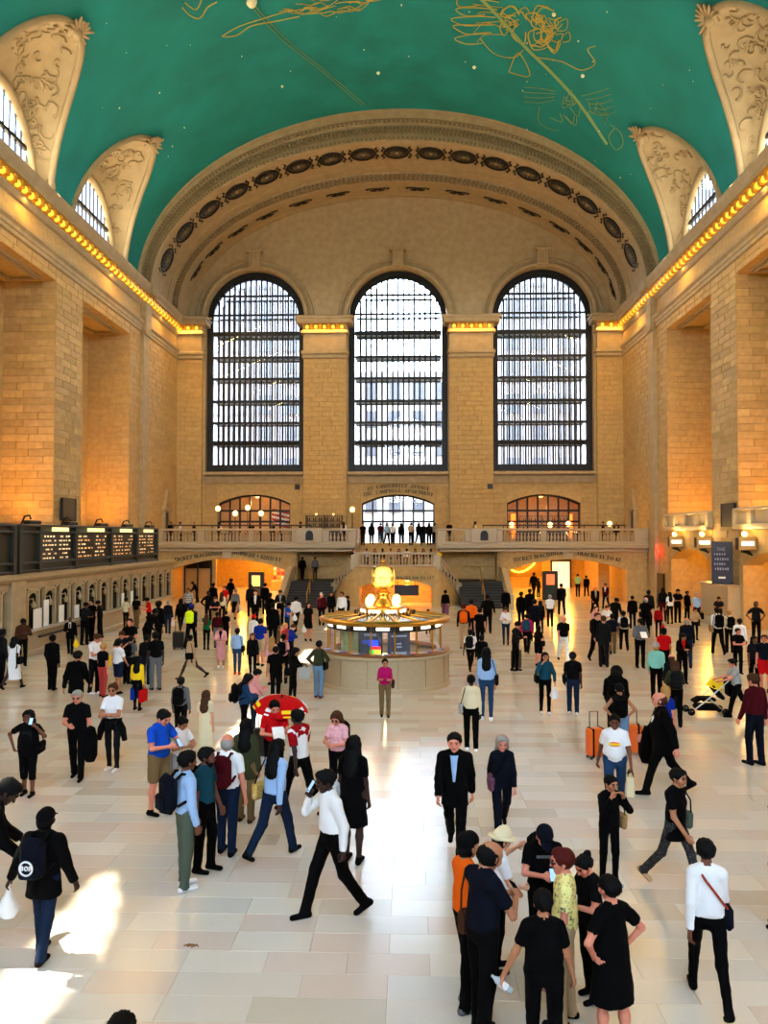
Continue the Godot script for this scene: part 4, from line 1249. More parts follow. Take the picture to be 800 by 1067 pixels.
# ---------------------------------------------------------------- information booth with its clock
func build_booth() -> void:
	var C := Vector3(0.17, 0, -27.5)
	var R := 2.15
	var t := thing("information_booth", "round marble information booth with glazed kiosk in mid floor", "booth", Transform3D(Basis(), C))
	var s := Shape.new()
	s.lathe([Vector2(R + 0.04, 0), Vector2(R + 0.04, 0.10), Vector2(R, 0.13), Vector2(R - 0.02, 0.98), Vector2(R + 0.1, 1.03), Vector2(R + 0.1, 1.1), Vector2(R - 0.45, 1.1)], 56)
	put("counter_drum", s, M["marble_trim"], t)
	var seam := Shape.new()
	for k in 14:
		var a := TAU * k / 14.0
		seam.box(Vector3(cos(a) * (R - 0.005), 0.55, sin(a) * (R - 0.005)), Vector3(0.02, 0.86, 0.012), Basis(Vector3.UP, -a))
	put("joint_strip", seam, M["carved"], t)
	var led := Shape.new()
	led.lathe([Vector2(R + 0.02, 1.1), Vector2(R + 0.06, 1.13), Vector2(R - 0.1, 1.16), Vector2(R - 0.42, 1.2), Vector2(R - 0.46, 1.1)], 56)
	put("shelf", led, mat("shelf_wood", Color(0.55, 0.34, 0.16), 0.4), t)
	var fl := Shape.new()
	fl.lathe([Vector2(R - 0.4, 0.1), Vector2(0.0, 0.1)], 40)
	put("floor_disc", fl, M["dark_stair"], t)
	var n := 16
	var q := R - 0.25
	for k in n:
		var a := TAU * (k + 0.5) / n; var a2 := TAU * (k + 1.5) / n
		var p := Vector3(sin(a) * q, 0, cos(a) * q); var p2 := Vector3(sin(a2) * q, 0, cos(a2) * q)
		var po := Shape.new(); po.tube(PackedVector3Array([p + Vector3(0, 1.1, 0), p + Vector3(0, 2.12, 0)]), 0.035, 6)
		put("post", po, M["brass"], t)
		var g := Shape.new(); g.quad(p + Vector3(0, 1.15, 0), p2 + Vector3(0, 1.15, 0), p2 + Vector3(0, 1.86, 0), p + Vector3(0, 1.86, 0))
		put("pane", g, M["pane_glass"], t)
		var mid := (p + p2) / 2
		var out := mid.normalized()
		var ba := Basis(Vector3.UP, atan2(out.x, out.z))
		var hd := Shape.new(); hd.box(mid + Vector3(0, 1.97, 0), Vector3(0.78, 0.22, 0.06), ba)
		put("header", hd, M["black_plastic"], t)
		if k % 2 == 0 or true:
			var li := Shape.new(); li.box(mid + out * 0.045 + Vector3(0, 1.97, 0), Vector3(0.42, 0.09, 0.03), ba, 0.01)
			put("lit_sign", li, M["sign_white"], t)
	# things inside: racks, a screen and a poster behind the front panes
	for e in [[-0.36, -0.03, 0.78, "colour"], [0.46, 0.26, 0.72, "poster"]]:
		var ang: float = atan2(e[0], 1.6)
		var pos := Vector3(sin(ang) * (q - 0.1), 1.5, cos(ang) * (q - 0.1))
		var sc := Shape.new(); sc.box(Vector3.ZERO, Vector3(e[2], 0.74, 0.06), Basis(), 0.01)
		var o := put("display_screen" if e[3] == "colour" else "poster", sc, M["black_plastic"] if e[3] == "colour" else mat("poster_navy", Color(0.07, 0.12, 0.22), 0.4), t, Transform3D(Basis(Vector3.UP, ang), pos))
		if e[3] == "colour":
			for b in [[0.12, 0.02, 0.3, 0.2, Color(0.05, 0.2, 0.9)], [0.2, -0.13, 0.28, 0.1, Color(0.9, 0.1, 0.1)], [0.24, -0.25, 0.2, 0.13, Color(0.95, 0.8, 0.1)], [0.06, -0.25, 0.16, 0.13, Color(0.1, 0.75, 0.2)], [-0.15, 0.05, 0.2, 0.12, Color(0.05, 0.1, 0.4)]]:
				var x := Shape.new(); x.box(Vector3(b[0], b[1], 0.035), Vector3(b[2], b[3], 0.01))
				put("lit_panel", x, glow("screen_%d" % int(b[4].r * 99 + b[4].g * 9), b[4], 1.0), o)
			var h := Shape.new(); h.box(Vector3(0, 0.28, 0.035), Vector3(0.4, 0.08, 0.01)); put("title_bar", h, mat("grey_print", Color(0.5, 0.5, 0.52)), o)
		else:
			for y in [0.24, 0.0, -0.1, -0.28]:
				var x := Shape.new(); x.box(Vector3(0, y, 0.035), Vector3(0.5 if y > 0.2 or y < -0.2 else 0.16, 0.05, 0.008)); put("print_line", x, mat("pale_print", Color(0.62, 0.68, 0.74)), o)
	var rk := Shape.new()
	for k in 8:
		for y in 4: rk.box(Vector3(-1.35 + (k % 4) * 0.15, 1.2 + y * 0.17, 0.75 - int(k / 4) * 0.5 - (k % 4) * 0.05), Vector3(0.11, 0.14, 0.02), Basis(Vector3.RIGHT, -0.2))
	put("leaflet_rack", rk, mat("leaflets", Color(0.55, 0.62, 0.35)), t)
	for k in 26:
		var a := -1.2 + 2.4 * k / 25.0
		var x := Shape.new(); x.box(Vector3(sin(a) * (R - 0.16), 1.19, cos(a) * (R - 0.16)), Vector3(0.13, 0.02, 0.18), Basis(Vector3.UP, a))
		put("leaflet", x, mat("leaflet_%d" % (k % 4), [Color(0.7, 0.72, 0.75), Color(0.3, 0.4, 0.55), Color(0.7, 0.35, 0.3), Color(0.75, 0.65, 0.45)][k % 4]), t)
	# roof: shallow glazed cone with ribs
	var rf := Shape.new()
	rf.lathe([Vector2(R - 0.3, 2.06), Vector2(R + 0.02, 2.06), Vector2(R + 0.06, 2.16), Vector2(R - 0.1, 2.22)], 48)
	put("roof_rim", rf, M["brass"], t)
	for k in n:
		var a := TAU * (k + 0.5) / n; var a2 := TAU * (k + 1.5) / n
		var pn := Shape.new()
		pn.quad(Vector3(sin(a), 0, cos(a)) * (R - 0.1) + Vector3(0, 2.2, 0), Vector3(sin(a2), 0, cos(a2)) * (R - 0.1) + Vector3(0, 2.2, 0), Vector3(sin(a2), 0, cos(a2)) * 0.75 + Vector3(0, 2.3, 0), Vector3(sin(a), 0, cos(a)) * 0.75 + Vector3(0, 2.3, 0))
		put("roof_panel", pn, mat("roof_glass", Color(0.36, 0.38, 0.38), 0.15), t)
		var rb := Shape.new(); rb.tube(PackedVector3Array([Vector3(sin(a), 0, cos(a)) * (R - 0.1) + Vector3(0, 2.22, 0), Vector3(sin(a), 0, cos(a)) * 0.75 + Vector3(0, 2.32, 0)]), 0.03, 5)
		put("roof_rib", rb, M["brass"], t)
	var fret := Shape.new()
	for k in 40:
		var a := TAU * k / 40.0
		fret.tube(PackedVector3Array([Vector3(sin(a) * 1.0, 2.28, cos(a) * 1.0), Vector3(sin(a + 0.05) * 1.02, 2.38, cos(a + 0.05) * 1.02), Vector3(sin(a + 0.1) * 1.0, 2.28, cos(a + 0.1) * 1.0)]), 0.025, 5)
	put("fretwork", fret, M["bronze"], t)
	# light inside
	omni(C + Vector3(0, 1.95, 0), Color(1.0, 0.93, 0.75), 1.6, 0.2)
	var il := Shape.new(); il.ball(Vector3(0, 2.02, 0), Vector3(0.18, 0.07, 0.18), 10, 6)
	put("ceiling_lamp", il, M["bulb_warm"], t)
	# ---- the clock
	var ck := thing("four_faced_clock", "brass ball clock with glowing dials on top of the information booth", "clock", Transform3D(Basis(), C + Vector3(-0.05, 2.3, 0)))
	var st := Shape.new()
	st.lathe([Vector2(0.72, 0.0), Vector2(0.74, 0.2), Vector2(0.68, 0.24), Vector2(0.4, 0.26), Vector2(0.36, 0.34), Vector2(0.24, 0.46), Vector2(0.2, 0.58), Vector2(0.24, 0.62), Vector2(0.24, 0.7), Vector2(0.16, 0.74), Vector2(0.2, 0.8), Vector2(0.1, 0.84)], 28)
	put("stand", st, M["brass"], ck)
	for k in 8:
		var a := TAU * (k + 0.5) / 8.0
		var l := Shape.new(); l.box(Vector3(sin(a) * 0.72, 0.1, cos(a) * 0.72), Vector3(0.42, 0.1, 0.04), Basis(Vector3.UP, a), 0.01)
		put("lit_sign", l, M["sign_white"], ck)
	var body := Shape.new()
	body.ball(Vector3(0, 1.2, 0), Vector3(0.30, 0.36, 0.30), 20, 14)
	body.lathe([Vector2(0.3, 1.44), Vector2(0.2, 1.52), Vector2(0.08, 1.58), Vector2(0.05, 1.64), Vector2(0.09, 1.68), Vector2(0.1, 1.74), Vector2(0.05, 1.8), Vector2(0.0, 1.83)], 16)
	put("clock_body", body, M["brass"], ck)
	for k in 4:
		var a := k * PI / 2
		var ba := Basis(Vector3.UP, a) * Basis(Vector3.RIGHT, PI / 2)
		var f := Shape.new(); f.lathe([Vector2(0.30, 0.0), Vector2(0.30, 0.06), Vector2(0.24, 0.11), Vector2(0.0, 0.13)], 24)
		put("dial", f, glow("dial_glow", Color(1.0, 0.86, 0.42), 0.62), ck, Transform3D(ba, Vector3(sin(a) * 0.26, 1.2, cos(a) * 0.26)))
		var rm := Shape.new(); rm.lathe([Vector2(0.36, 0.0), Vector2(0.37, 0.08), Vector2(0.30, 0.1), Vector2(0.29, 0.0)], 24)
		put("bezel", rm, M["brass"], ck, Transform3D(ba, Vector3(sin(a) * 0.25, 1.2, cos(a) * 0.25)))
		var hd := Shape.new()
		hd.box(Vector3(-0.07, 0.0, 0.005), Vector3(0.15, 0.03, 0.012), Basis(Vector3.BACK, 0.1)); hd.box(Vector3(0.09, 0.005, 0.005), Vector3(0.2, 0.02, 0.012), Basis(Vector3.BACK, -0.06))
		put("hand", hd, M["bronze"], ck, Transform3D(Basis(Vector3.UP, a), Vector3(sin(a) * 0.40, 1.2, cos(a) * 0.40)))
		var lf := Shape.new()
		lf.tube(PackedVector3Array([Vector3(0, 0.8, 0.2), Vector3(0, 0.95, 0.4), Vector3(0, 1.25, 0.45), Vector3(0, 1.5, 0.3), Vector3(0, 1.6, 0.1)]), [0.05, 0.04, 0.035, 0.04, 0.03], 6)
		put("scroll_bracket", lf, M["brass"], ck, Transform3D(Basis(Vector3.UP, a + PI / 4), Vector3.ZERO))
		var gb := Shape.new(); gb.ball(Vector3(0, 0.42, 0.62), Vector3(0.15, 0.18, 0.15), 12, 10)
		gb.lathe([Vector2(0.06, 0.2), Vector2(0.1, 0.27)], 8, Vector3(0, 0, 0.62))
		put("globe_lamp", gb, M["bulb_warm"], ck, Transform3D(Basis(Vector3.UP, a + PI / 4), Vector3.ZERO))
	for q2 in [-1.0, 1.0]:
		omni(C + Vector3(q2 * 0.5, 3.0, 0.75), Color(1.0, 0.8, 0.45), 0.45, 0.12)

# ---------------------------------------------------------------- fittings on the side walls
func build_gate_fittings() -> void:
	# square loudspeakers on the piers
	for q in [[-1.0, "left"], [1.0, "right"]]:
		var s: float = q[0]
		var o := thing("loudspeaker", "flat black square loudspeaker on the stone pier, above the %s" % ("departure board" if s < 0 else "blue banner"), "loudspeaker", at(s * 18.2, 6.35 if s < 0 else 6.0, -45.2 if s < 0 else -44.6))
		var b := Shape.new(); b.box(Vector3.ZERO, Vector3(0.16, 1.25, 1.75), Basis(), 0.02)
		put("speaker_grille", b, M["black_plastic"], o)
		var r := Shape.new()
		for e in [-1.0, 1.0]:
			r.box(Vector3(-s * 0.06, e * 0.62, 0), Vector3(0.1, 0.05, 1.8)); r.box(Vector3(-s * 0.06, 0, e * 0.88), Vector3(0.1, 1.25, 0.05))
		put("frame", r, M["iron"], o)
	# gates in the north wall: parapet, inner wall, lit number boxes, lamps
	var n := 0
	for zc in BAYS:
		n += 1
		if zc > -20.0: continue
		var g := base("trim_%d" % (3 + n))
		structure(g, "stone parapet above a track gate")
		var p := Shape.new()
		p.box(Vector3(18.15, 5.35, zc), Vector3(0.5, 0.3, 8.0), Basis(), 0.04); p.box(Vector3(18.15, 6.25, zc), Vector3(0.46, 0.16, 8.0), Basis(), 0.04)
		p.box(Vector3(18.25, 5.8, zc), Vector3(0.2, 0.9, 8.0))
		for k in 5: p.box(Vector3(18.1, 5.8, zc - 3.9 + k * 1.95), Vector3(0.3, 0.9, 0.4), Basis(), 0.03)
		put("parapet", p, M["marble_trim"], g)
		var rm := Shape.new()
		rm.box(Vector3(20.9, 2.2, zc), Vector3(0.3, 4.6, 8.2)); rm.box(Vector3(20.1, 4.5, zc), Vector3(1.9, 0.3, 8.2))
		for e in [-1.0, 1.0]: rm.box(Vector3(20.1, 2.2, zc + e * 4.0), Vector3(1.9, 4.6, 0.3))
		put("gate_room", rm, M["stone"], g)
		var dr := Shape.new()
		dr.box(Vector3(20.7, 1.3, zc + 1.2), Vector3(0.12, 2.6, 2.2), Basis(), 0.02)
		put("gate_door", dr, M["bronze"], g)
		var ro := Shape.new(); ro.lathe([Vector2(0.28, 0), Vector2(0.28, 0.05), Vector2(0.2, 0.09), Vector2(0, 0.1)], 16, Vector3(20.74, 1.6, zc - 1.8), Basis(Vector3.BACK, PI / 2))
		put("wall_rosette", ro, M["bronze"], g)
		omni(Vector3(19.6, 4.0, zc - 0.5), Color(1.0, 0.72, 0.25), 5.0, 0.15)
		var il := Shape.new(); il.ball(Vector3(19.6, 4.2, zc - 0.5), Vector3(0.16, 0.12, 0.16), 10, 8)
		put("ceiling_lamp", il, M["bulb_warm"], g)
		for e in [-1.35, 3.55] if n == 1 else [-2.2, 2.2]:
			var z: float = zc + e
			var b := thing("gate_sign", "lit gate number box on the north wall, %s" % (["", "nearest the west corner", "beside the blue banner"][1 if e < 0 else 2] if n == 1 else ("past the blue banner, %s of two" if n == 2 else "under the nearest recess, %s of two") % ("farther" if e < 0 else "nearer")), "sign", at(17.75, 4.5, z), "lit gate boxes on the north wall")
			var bx := Shape.new()
			bx.box(Vector3(0.1, 0, 0), Vector3(0.7, 0.62, 0.8), Basis(), 0.04)
			put("box", bx, M["bronze"], b)
			var f := Shape.new()
			f.box(Vector3(0.05, 0.0, 0.42), Vector3(0.86, 0.66, 0.06), Basis(), 0.02)
			put("face_frame", f, mat("sign_tan", Color(0.72, 0.58, 0.34), 0.5), b)
			var l := Shape.new(); l.box(Vector3(0.05, 0, 0.47), Vector3(0.6, 0.2, 0.03), Basis(), 0.01)
			put("lit_panel", l, M["sign_white"], b)
			var k := Shape.new(); k.tube(PackedVector3Array([Vector3(0.45, -0.6, 0), Vector3(0.2, -0.42, 0), Vector3(0, -0.3, 0)]), [0.05, 0.12, 0.2], 6)
			put("bracket", k, M["bronze"], b)
			var gl := Shape.new(); gl.ball(Vector3(0.05, 0.47, 0.1), Vector3(0.15, 0.15, 0.15), 12, 8)
			put("globe_lamp", gl, M["bulb_warm"], b)
			omni(Vector3(17.6, 5.15, z + 0.12), Color(1.0, 0.80, 0.45), 1.4, 0.12)
	# plinths of the north piers
	var pl := Shape.new()
	for z in [-45.33, -33.6, -21.8]:
		pl.box(Vector3(18.05, 1.1, z), Vector3(0.9, 2.2, 3.9), Basis(), 0.04); pl.box(Vector3(18.0, 0.2, z), Vector3(1.1, 0.4, 4.1), Basis(), 0.05); pl.box(Vector3(18.02, 2.24, z), Vector3(1.0, 0.12, 4.0), Basis(), 0.04)
	structure(put("trim_20", pl, M["marble_trim"], self), "marble plinths of the north piers")
	# blue banner
	var bn := thing("banner", "tall dark blue banner with pale lettering on the stone pier", "banner", Transform3D(Basis(Vector3.UP, -0.35), Vector3(17.55, 3.45, -43.9)))
	var b := Shape.new(); b.box(Vector3.ZERO, Vector3(1.05, 2.25, 0.12), Basis(), 0.02)
	b.box(Vector3(0.3, 0, -0.2), Vector3(0.42, 2.25, 0.4), Basis(), 0.02)
	put("panel", b, mat("banner_blue", Color(0.035, 0.06, 0.16), 0.5), bn)
	var sm := Shape.new(); sm.box(Vector3(-0.02, -0.78, 0.07), Vector3(0.34, 0.1, 0.02)); put("logo_block", sm, M["paper"], bn)
	var y := 0.72
	letters("THE", 0.17, mat("banner_print", Color(0.55, 0.56, 0.66)), bn, Transform3D(Basis(), Vector3(-0.06, y, 0.07)), 0.01, "Droid Sans")
	for row in 4:                      # the lines below are too blurred to read
		y -= 0.26
		for k in 6:
			var q := Shape.new(); q.box(Vector3(-0.36 + k * 0.12 + row % 2 * 0.03, y, 0.068), Vector3(0.075 if (k + row) % 3 else 0.05, 0.13 if (k * row) % 4 else 0.10, 0.012), Basis(), 0.02)
			if k < 5 or row % 2: put("print_mark", q, mat("banner_print", Color(0.55, 0.56, 0.66)), bn)
	# doors with pediments in the end bay at balcony level, and a red lamp with a brown door below on the north side
	for s in [-1.0, 1.0]:
		var d := base("door_%d" % (5 if s < 0 else 6))
		structure(d, "small dark doorway with a carved pediment in the end bay")
		var f := Shape.new(); f.box(Vector3(s * 18.25, 5.5, -63.6), Vector3(0.16, 2.4, 1.0)); put("door_leaf", f, M["dark_wood"], d)
		var c := Shape.new()
		for e in [-1.0, 1.0]: c.box(Vector3(s * 18.2, 5.6, -63.6 + e * 0.62), Vector3(0.3, 2.6, 0.24), Basis(), 0.03)
		c.box(Vector3(s * 18.15, 6.95, -63.6), Vector3(0.46, 0.22, 1.8), Basis(), 0.04)
		c.prism(PackedVector2Array([Vector2(-0.7, 0), Vector2(0.7, 0), Vector2(0.3, 0.7), Vector2(0, 1.5), Vector2(-0.3, 0.7)]), 0.3, Transform3D(Basis(Vector3(0, 0, -1), Vector3.UP, Vector3(1, 0, 0)), Vector3(s * 18.2 - 0.15, 7.06, -63.6)))
		put("door_surround", c, M["plaster"], d)
	var bd := base("door_7")
	structure(bd, "brown service door under a red lamp in the north corner")
	var f := Shape.new(); f.box(Vector3(18.2, 1.15, -57.2), Vector3(0.12, 2.3, 2.3), Basis(), 0.02); put("door_leaf", f, M["dark_wood"], bd)
	var rl := Shape.new(); rl.ball(Vector3(18.15, 3.75, -57.0), Vector3(0.12, 0.12, 0.12), 10, 8)
	put("exit_lamp", rl, glow("lamp_red", Color(1.0, 0.12, 0.08), 6.0), bd)
	omni(Vector3(17.95, 3.75, -57.0), Color(1.0, 0.1, 0.05), 0.35, 0.1)

func table_lamp(p: Vector3, label: String, h := 1.0) -> void:
	var t := thing("globe_lamp_post", label, "lamp", Transform3D(Basis(), p), "globe lamps on the balcony")
	var s := Shape.new(); s.lathe([Vector2(0.12, 0), Vector2(0.12, 0.05), Vector2(0.03, 0.1), Vector2(0.03, h - 0.2), Vector2(0.08, h - 0.16)], 8)
	put("stem", s, M["bronze"], t)
	var g := Shape.new(); g.ball(Vector3(0, h, 0), Vector3(0.2, 0.22, 0.2), 12, 10)
	put("globe", g, M["bulb_warm"], t)
	omni(p + Vector3(0, h, 0.26), Color(1.0, 0.78, 0.42), 1.0, 0.15)
func build_balcony_fittings() -> void:
	for q in [[227, 530, "leftmost globe lamp over the restaurant tables"], [258, 529, "globe lamp before the middle of the restaurant arch"], [245, 535, "low globe lamp between restaurant tables"], [272, 535, "low globe lamp right of the restaurant arch middle"], [367, 531, "globe lamp post beside the balcony steps"]]:
		var p := on_depth(q[0], q[1], -61.2)
		table_lamp(Vector3(p.x, 4.3, p.z), q[2], p.y - 4.3)
	for q in [[533, 547, "low lamp at the left end of the bar"], [573, 547, "low lamp in the middle of the bar"], [592, 546, "low lamp at the right end of the bar"], [635, 546, "low lamp on the balcony table next to the north corner"]]:
		var p := on_depth(q[0], q[1], -61.5)
		table_lamp(Vector3(p.x, 4.3, p.z), q[2], p.y - 4.3)
	# back bar shelving with bottles and two uplights against the pier
	for e in [[-6.0, 2.9, "back bar shelf against the south pier, under two uplights", false], [11.9, 4.2, "amber-lit back bar shelf inside the north opening", true]]:
		var z: float = WEST + 0.85 if not e[3] else WEST - 1.2
		var t := thing("back_bar", e[2], "bar shelf", at(e[0], 4.3, z))
		var s := Shape.new()
		s.box(Vector3(0, 0.5, 0), Vector3(e[1], 1.0, 0.4), Basis(), 0.02)
		for y in [1.3, 1.75, 2.2]: s.box(Vector3(0, y, 0), Vector3(e[1], 0.05, 0.35))
		for x in [-0.5, 0.0, 0.5]: s.box(Vector3(x * e[1], 1.6, -0.02), Vector3(0.08, 1.3, 0.38))
		put("shelf_unit", s, M["dark_wood"], t)
		var m := int(e[1] / 0.16)
		for y in [1.32, 1.77]:
			for k in m:
				var bx: float = -e[1] / 2 + 0.12 + k * 0.16
				if absf(bx) < 0.1 or absf(bx) > e[1] / 2 - 0.1: continue
				var b := Shape.new(); b.lathe([Vector2(0.045, 0), Vector2(0.045, 0.2), Vector2(0.016, 0.26), Vector2(0.016, 0.34)], 6)
				var o := put("bottle", b, mat("bottle_%d" % (k % 3), [Color(0.35, 0.2, 0.06), Color(0.1, 0.2, 0.1), Color(0.6, 0.55, 0.45)][k % 3], 0.15), self, at(e[0] - e[1] / 2 + 0.12 + k * 0.16, 4.3 + y + 0.006, z + 0.08))
				tag(o, "small bottle on the %s back bar shelf" % ("south pier" if not e[3] else "amber-lit"), "bottle", "bottles of the %s" % ("south pier bar" if not e[3] else "amber bar"))
		if not e[3]:
			for x in [-0.65, 0.75]:
				var l := Shape.new(); l.lathe([Vector2(0.03, 0), Vector2(0.1, 0.16), Vector2(0.02, 0.16)], 10)
				put("uplight", l, M["bulb_warm"], t, at(x, 2.23, -0.05))
				var sp := SpotLight3D.new(); sp.name = numbered("uplight_beam"); add_child(sp)
				sp.position = Vector3(e[0] + x, 6.75, z - 0.05); sp.rotation = Vector3(PI / 2 + 0.12, 0, 0); sp.light_color = Color(1.0, 0.75, 0.35); sp.light_energy = 4.0; sp.spot_angle = 28.0; sp.spot_range = 60.0; sp.spot_attenuation = 2.0; sp.shadow_enabled = true; sp.light_size = 0.08
		else:
			for x in [-0.5, 0.5]:
				var l := Shape.new(); l.box(Vector3(x * (e[1] + 0.5), 1.4, 0.1), Vector3(0.36, 2.0, 0.2), Basis(), 0.02)
				put("amber_lamp", l, glow("lamp_amber", Color(1.0, 0.36, 0.04), 2.6), t)
			omni(Vector3(e[0], 7.2, WEST - 0.9), Color(1.0, 0.66, 0.3), 3.0, 0.2)
	omni(Vector3(-11.9, 7.6, WEST - 1.5), Color(1.0, 0.72, 0.4), 3.0, 0.2)
	var lm := Shape.new(); lm.ball(Vector3.ZERO, Vector3(0.2, 0.14, 0.2), 10, 8)
	for x in [-11.9, 11.9]: tag(put("ceiling_lamp", lm, M["bulb_warm"], self, at(x, 8.2, WEST - 1.5)), "ceiling lamp in the room behind the %s arch" % ("restaurant" if x < 0 else "bar"), "lamp")
	# striped flag hanging behind the restaurant arch
	var fl := thing("flag", "red and white striped flag hanging behind the restaurant arch", "flag", at(-9.6, 6.3, WEST - 1.7))
	for k in 7:
		var s := Shape.new()
		var pts := []
		for row in 2:
			var r := PackedVector3Array()
			for j in 9: r.append(Vector3(-1.1 + j * 0.275, 0.9 - (k + row) * 0.2 - j * 0.06, 0.08 * sin(j * 1.1)))
			pts.append(r)
		s.strip(pts, true)
		put("stripe", s, mat("flag_%d" % (k % 2), [Color(0.62, 0.07, 0.08), Color(0.85, 0.83, 0.8)][k % 2], 0.8), fl)
	# restaurant and bar tables along the rail
	var i := 0
	for x in [-15.5, -13.2, -11.0, -8.8, 8.9, 11.2, 13.6, 15.8]:
		i += 1
		var t := thing("dining_table", "dark dining table on the balcony, number %s from the %s wall" % [["one", "two", "three", "four"][(i - 1) % 4 if x < 0 else 3 - (i - 1) % 4], "south" if x < 0 else "north"], "table", at(x, 4.3, -62.0))
		var s := Shape.new(); s.box(Vector3(0, 0.74, 0), Vector3(1.3, 0.05, 0.8), Basis(), 0.015); put("table_top", s, M["dark_wood"], t)
		var l := Shape.new(); l.lathe([Vector2(0.3, 0), Vector2(0.28, 0.04), Vector2(0.05, 0.07), Vector2(0.05, 0.72)], 10); put("pedestal", l, M["iron"], t)
	for s in [-1.0, 1.0]:
		var r := thing("terrace_screen", "low dark rail screen behind the %s balustrade" % ("south" if s < 0 else "north"), "screen", at(s * 11.6, 4.3, -60.7))
		var p := Shape.new(); p.box(Vector3(0, 1.35, 0), Vector3(10.5, 0.1, 0.1)); put("rail", p, M["dark_wood"], r)
		for k in 8:
			var q := Shape.new(); q.box(Vector3(-5.2 + k * 1.486, 0.68, 0), Vector3(0.06, 1.36, 0.06)); put("post", q, M["dark_wood"], r)

# ---------------------------------------------------------------- passages under the balcony
func build_passages() -> void:
	for s in [-1.0, 1.0]:
		var root := base("wall_passage_%s" % ("left" if s < 0 else "right"))
		structure(root, "warm lit passage under the balcony behind the %s arch" % ("left" if s < 0 else "right"))
		var w := Shape.new()
		w.box(Vector3(s * 12.6, 3.85, -69.5), Vector3(10.4, 0.2, 17.0))
		w.box(Vector3(s * 17.6, 1.9, -69.5), Vector3(0.4, 3.8, 17.6)); w.box(Vector3(s * 7.6, 1.9, -69.5), Vector3(0.4, 3.8, 17.6))
		w.box(Vector3(s * 12.6, 1.9, -78.0), Vector3(10.4, 3.8, 0.4))
		w.box(Vector3(s * 16.4, 1.9, -66.0), Vector3(0.9, 3.8, 0.9), Basis(), 0.04)
		put("passage_wall", w, M["stone"], root)
		for q in [[s * 12.0, -63.5], [s * 14.5, -70.0], [s * 10.4, -70.0], [s * 12.4, -75.5]]:
			omni(Vector3(q[0], 3.3, q[1]), Color(1.0, 0.70, 0.26), 7.0, 0.2)
			var l := Shape.new(); l.ball(Vector3(q[0], 3.58, q[1]), Vector3(0.22, 0.14, 0.22), 10, 8)
			put("ceiling_lamp", l, M["bulb_warm"], root)
	# left: panelled doors, poster kiosk, bright shop
	var d := base("door_8")
	structure(d, "pale double doors with dark transom at the passage side")
	var f := Shape.new()
	f.box(Vector3(-15.4, 1.9, -63.2), Vector3(2.6, 3.8, 0.2)); put("door_wall", f, M["stone"], d)
	for k in 2:
		var l := Shape.new(); l.box(Vector3(-16.0 + k * 1.0, 1.1, -63.05), Vector3(0.9, 2.2, 0.1), Basis(), 0.02)
		put("door_leaf", l, mat("door_cream", Color(0.72, 0.55, 0.28), 0.5), d)
		var g := Shape.new(); g.box(Vector3(-16.0 + k * 1.0, 2.7, -63.05), Vector3(0.9, 0.7, 0.08)); put("transom_pane", g, M["dark_glass"], d)
	var fr := Shape.new()
	for x in [-16.5, -15.5, -14.45]: fr.box(Vector3(x, 1.6, -63.0), Vector3(0.1, 3.2, 0.16))
	put("door_frame", fr, M["iron"], d)
	for e in [[-1.0, 267.0, 627.0, "left"], [1.0, 573.0, 625.0, "right"]]:
		var p := on_floor(e[1], e[2])
		var k := thing("poster_kiosk", "tall black poster kiosk standing in the %s passage mouth" % e[3], "kiosk", Transform3D(Basis(), p))
		var b := Shape.new(); b.box(Vector3(0, 1.1, 0), Vector3(1.15, 2.2, 0.4), Basis(), 0.03); put("case", b, M["black_plastic"], k)
		var c := Shape.new(); c.box(Vector3(0, 1.55, 0.21), Vector3(0.62, 0.8, 0.02)); put("lit_poster_panel", c, glow("poster_light_%s" % e[3], Color(1.0, 0.78, 0.42) if e[0] < 0 else Color(0.85, 0.42, 0.22), 0.7), k)
		var c2 := Shape.new(); c2.box(Vector3(0, 0.75, 0.21), Vector3(0.62, 0.5, 0.02)); put("poster", c2, mat("poster_dim_%s" % e[3], Color(0.4, 0.28, 0.16) if e[0] < 0 else Color(0.12, 0.2, 0.16)), k)
	var sh := thing("shop_front", "brightly lit shop stall at the far end of the left passage", "shop", at(-9.6, 0, -73.0))
	var b := Shape.new(); b.box(Vector3(0, 1.6, -0.5), Vector3(3.6, 3.2, 0.2)); b.box(Vector3(0, 0.45, 0.6), Vector3(3.6, 0.9, 0.6), Basis(), 0.03); put("counter", b, M["stone"], sh)
	var li := Shape.new(); li.box(Vector3(0, 2.9, -0.2), Vector3(3.4, 0.5, 0.3), Basis(), 0.02); put("light_box", li, glow("shop_light", Color(1.0, 0.9, 0.82), 3.0), sh)
	area(Vector3(-9.6, 2.75, -72.6), Vector3(0, -0.8, 0.6), Vector2(3.4, 0.4), Color(1.0, 0.88, 0.76), 9.0)
	for k in 40:
		var x := Shape.new(); x.box(Vector3(-1.6 + (k % 10) * 0.35, 1.1 + int(k / 10) * 0.4, -0.3), Vector3(0.26, 0.3, 0.16), Basis(), 0.03)
		put("goods", x, mat("goods_%d" % (k * 7 % 6), [Color(0.85, 0.2, 0.2), Color(0.95, 0.6, 0.2), Color(0.9, 0.85, 0.8), Color(0.9, 0.4, 0.5), Color(0.95, 0.8, 0.4), Color(0.6, 0.25, 0.15)][k * 7 % 6], 0.6), sh)
	# right: looped yellow sign, doors at the end
	var ns := thing("looped_sign", "glowing yellow looped neon sign at the end of the right passage", "sign", at(12.6, 0, -77.6))
	var pts := PackedVector3Array()
	for k in 28: pts.append(Vector3(-1.0 + 1.3 * cos(TAU * k / 28.0) * (1 + 0.2 * sin(TAU * k / 28.0)), 2.3 + 0.8 * sin(TAU * k / 28.0) + 0.3 * cos(TAU * k / 28.0), 0))
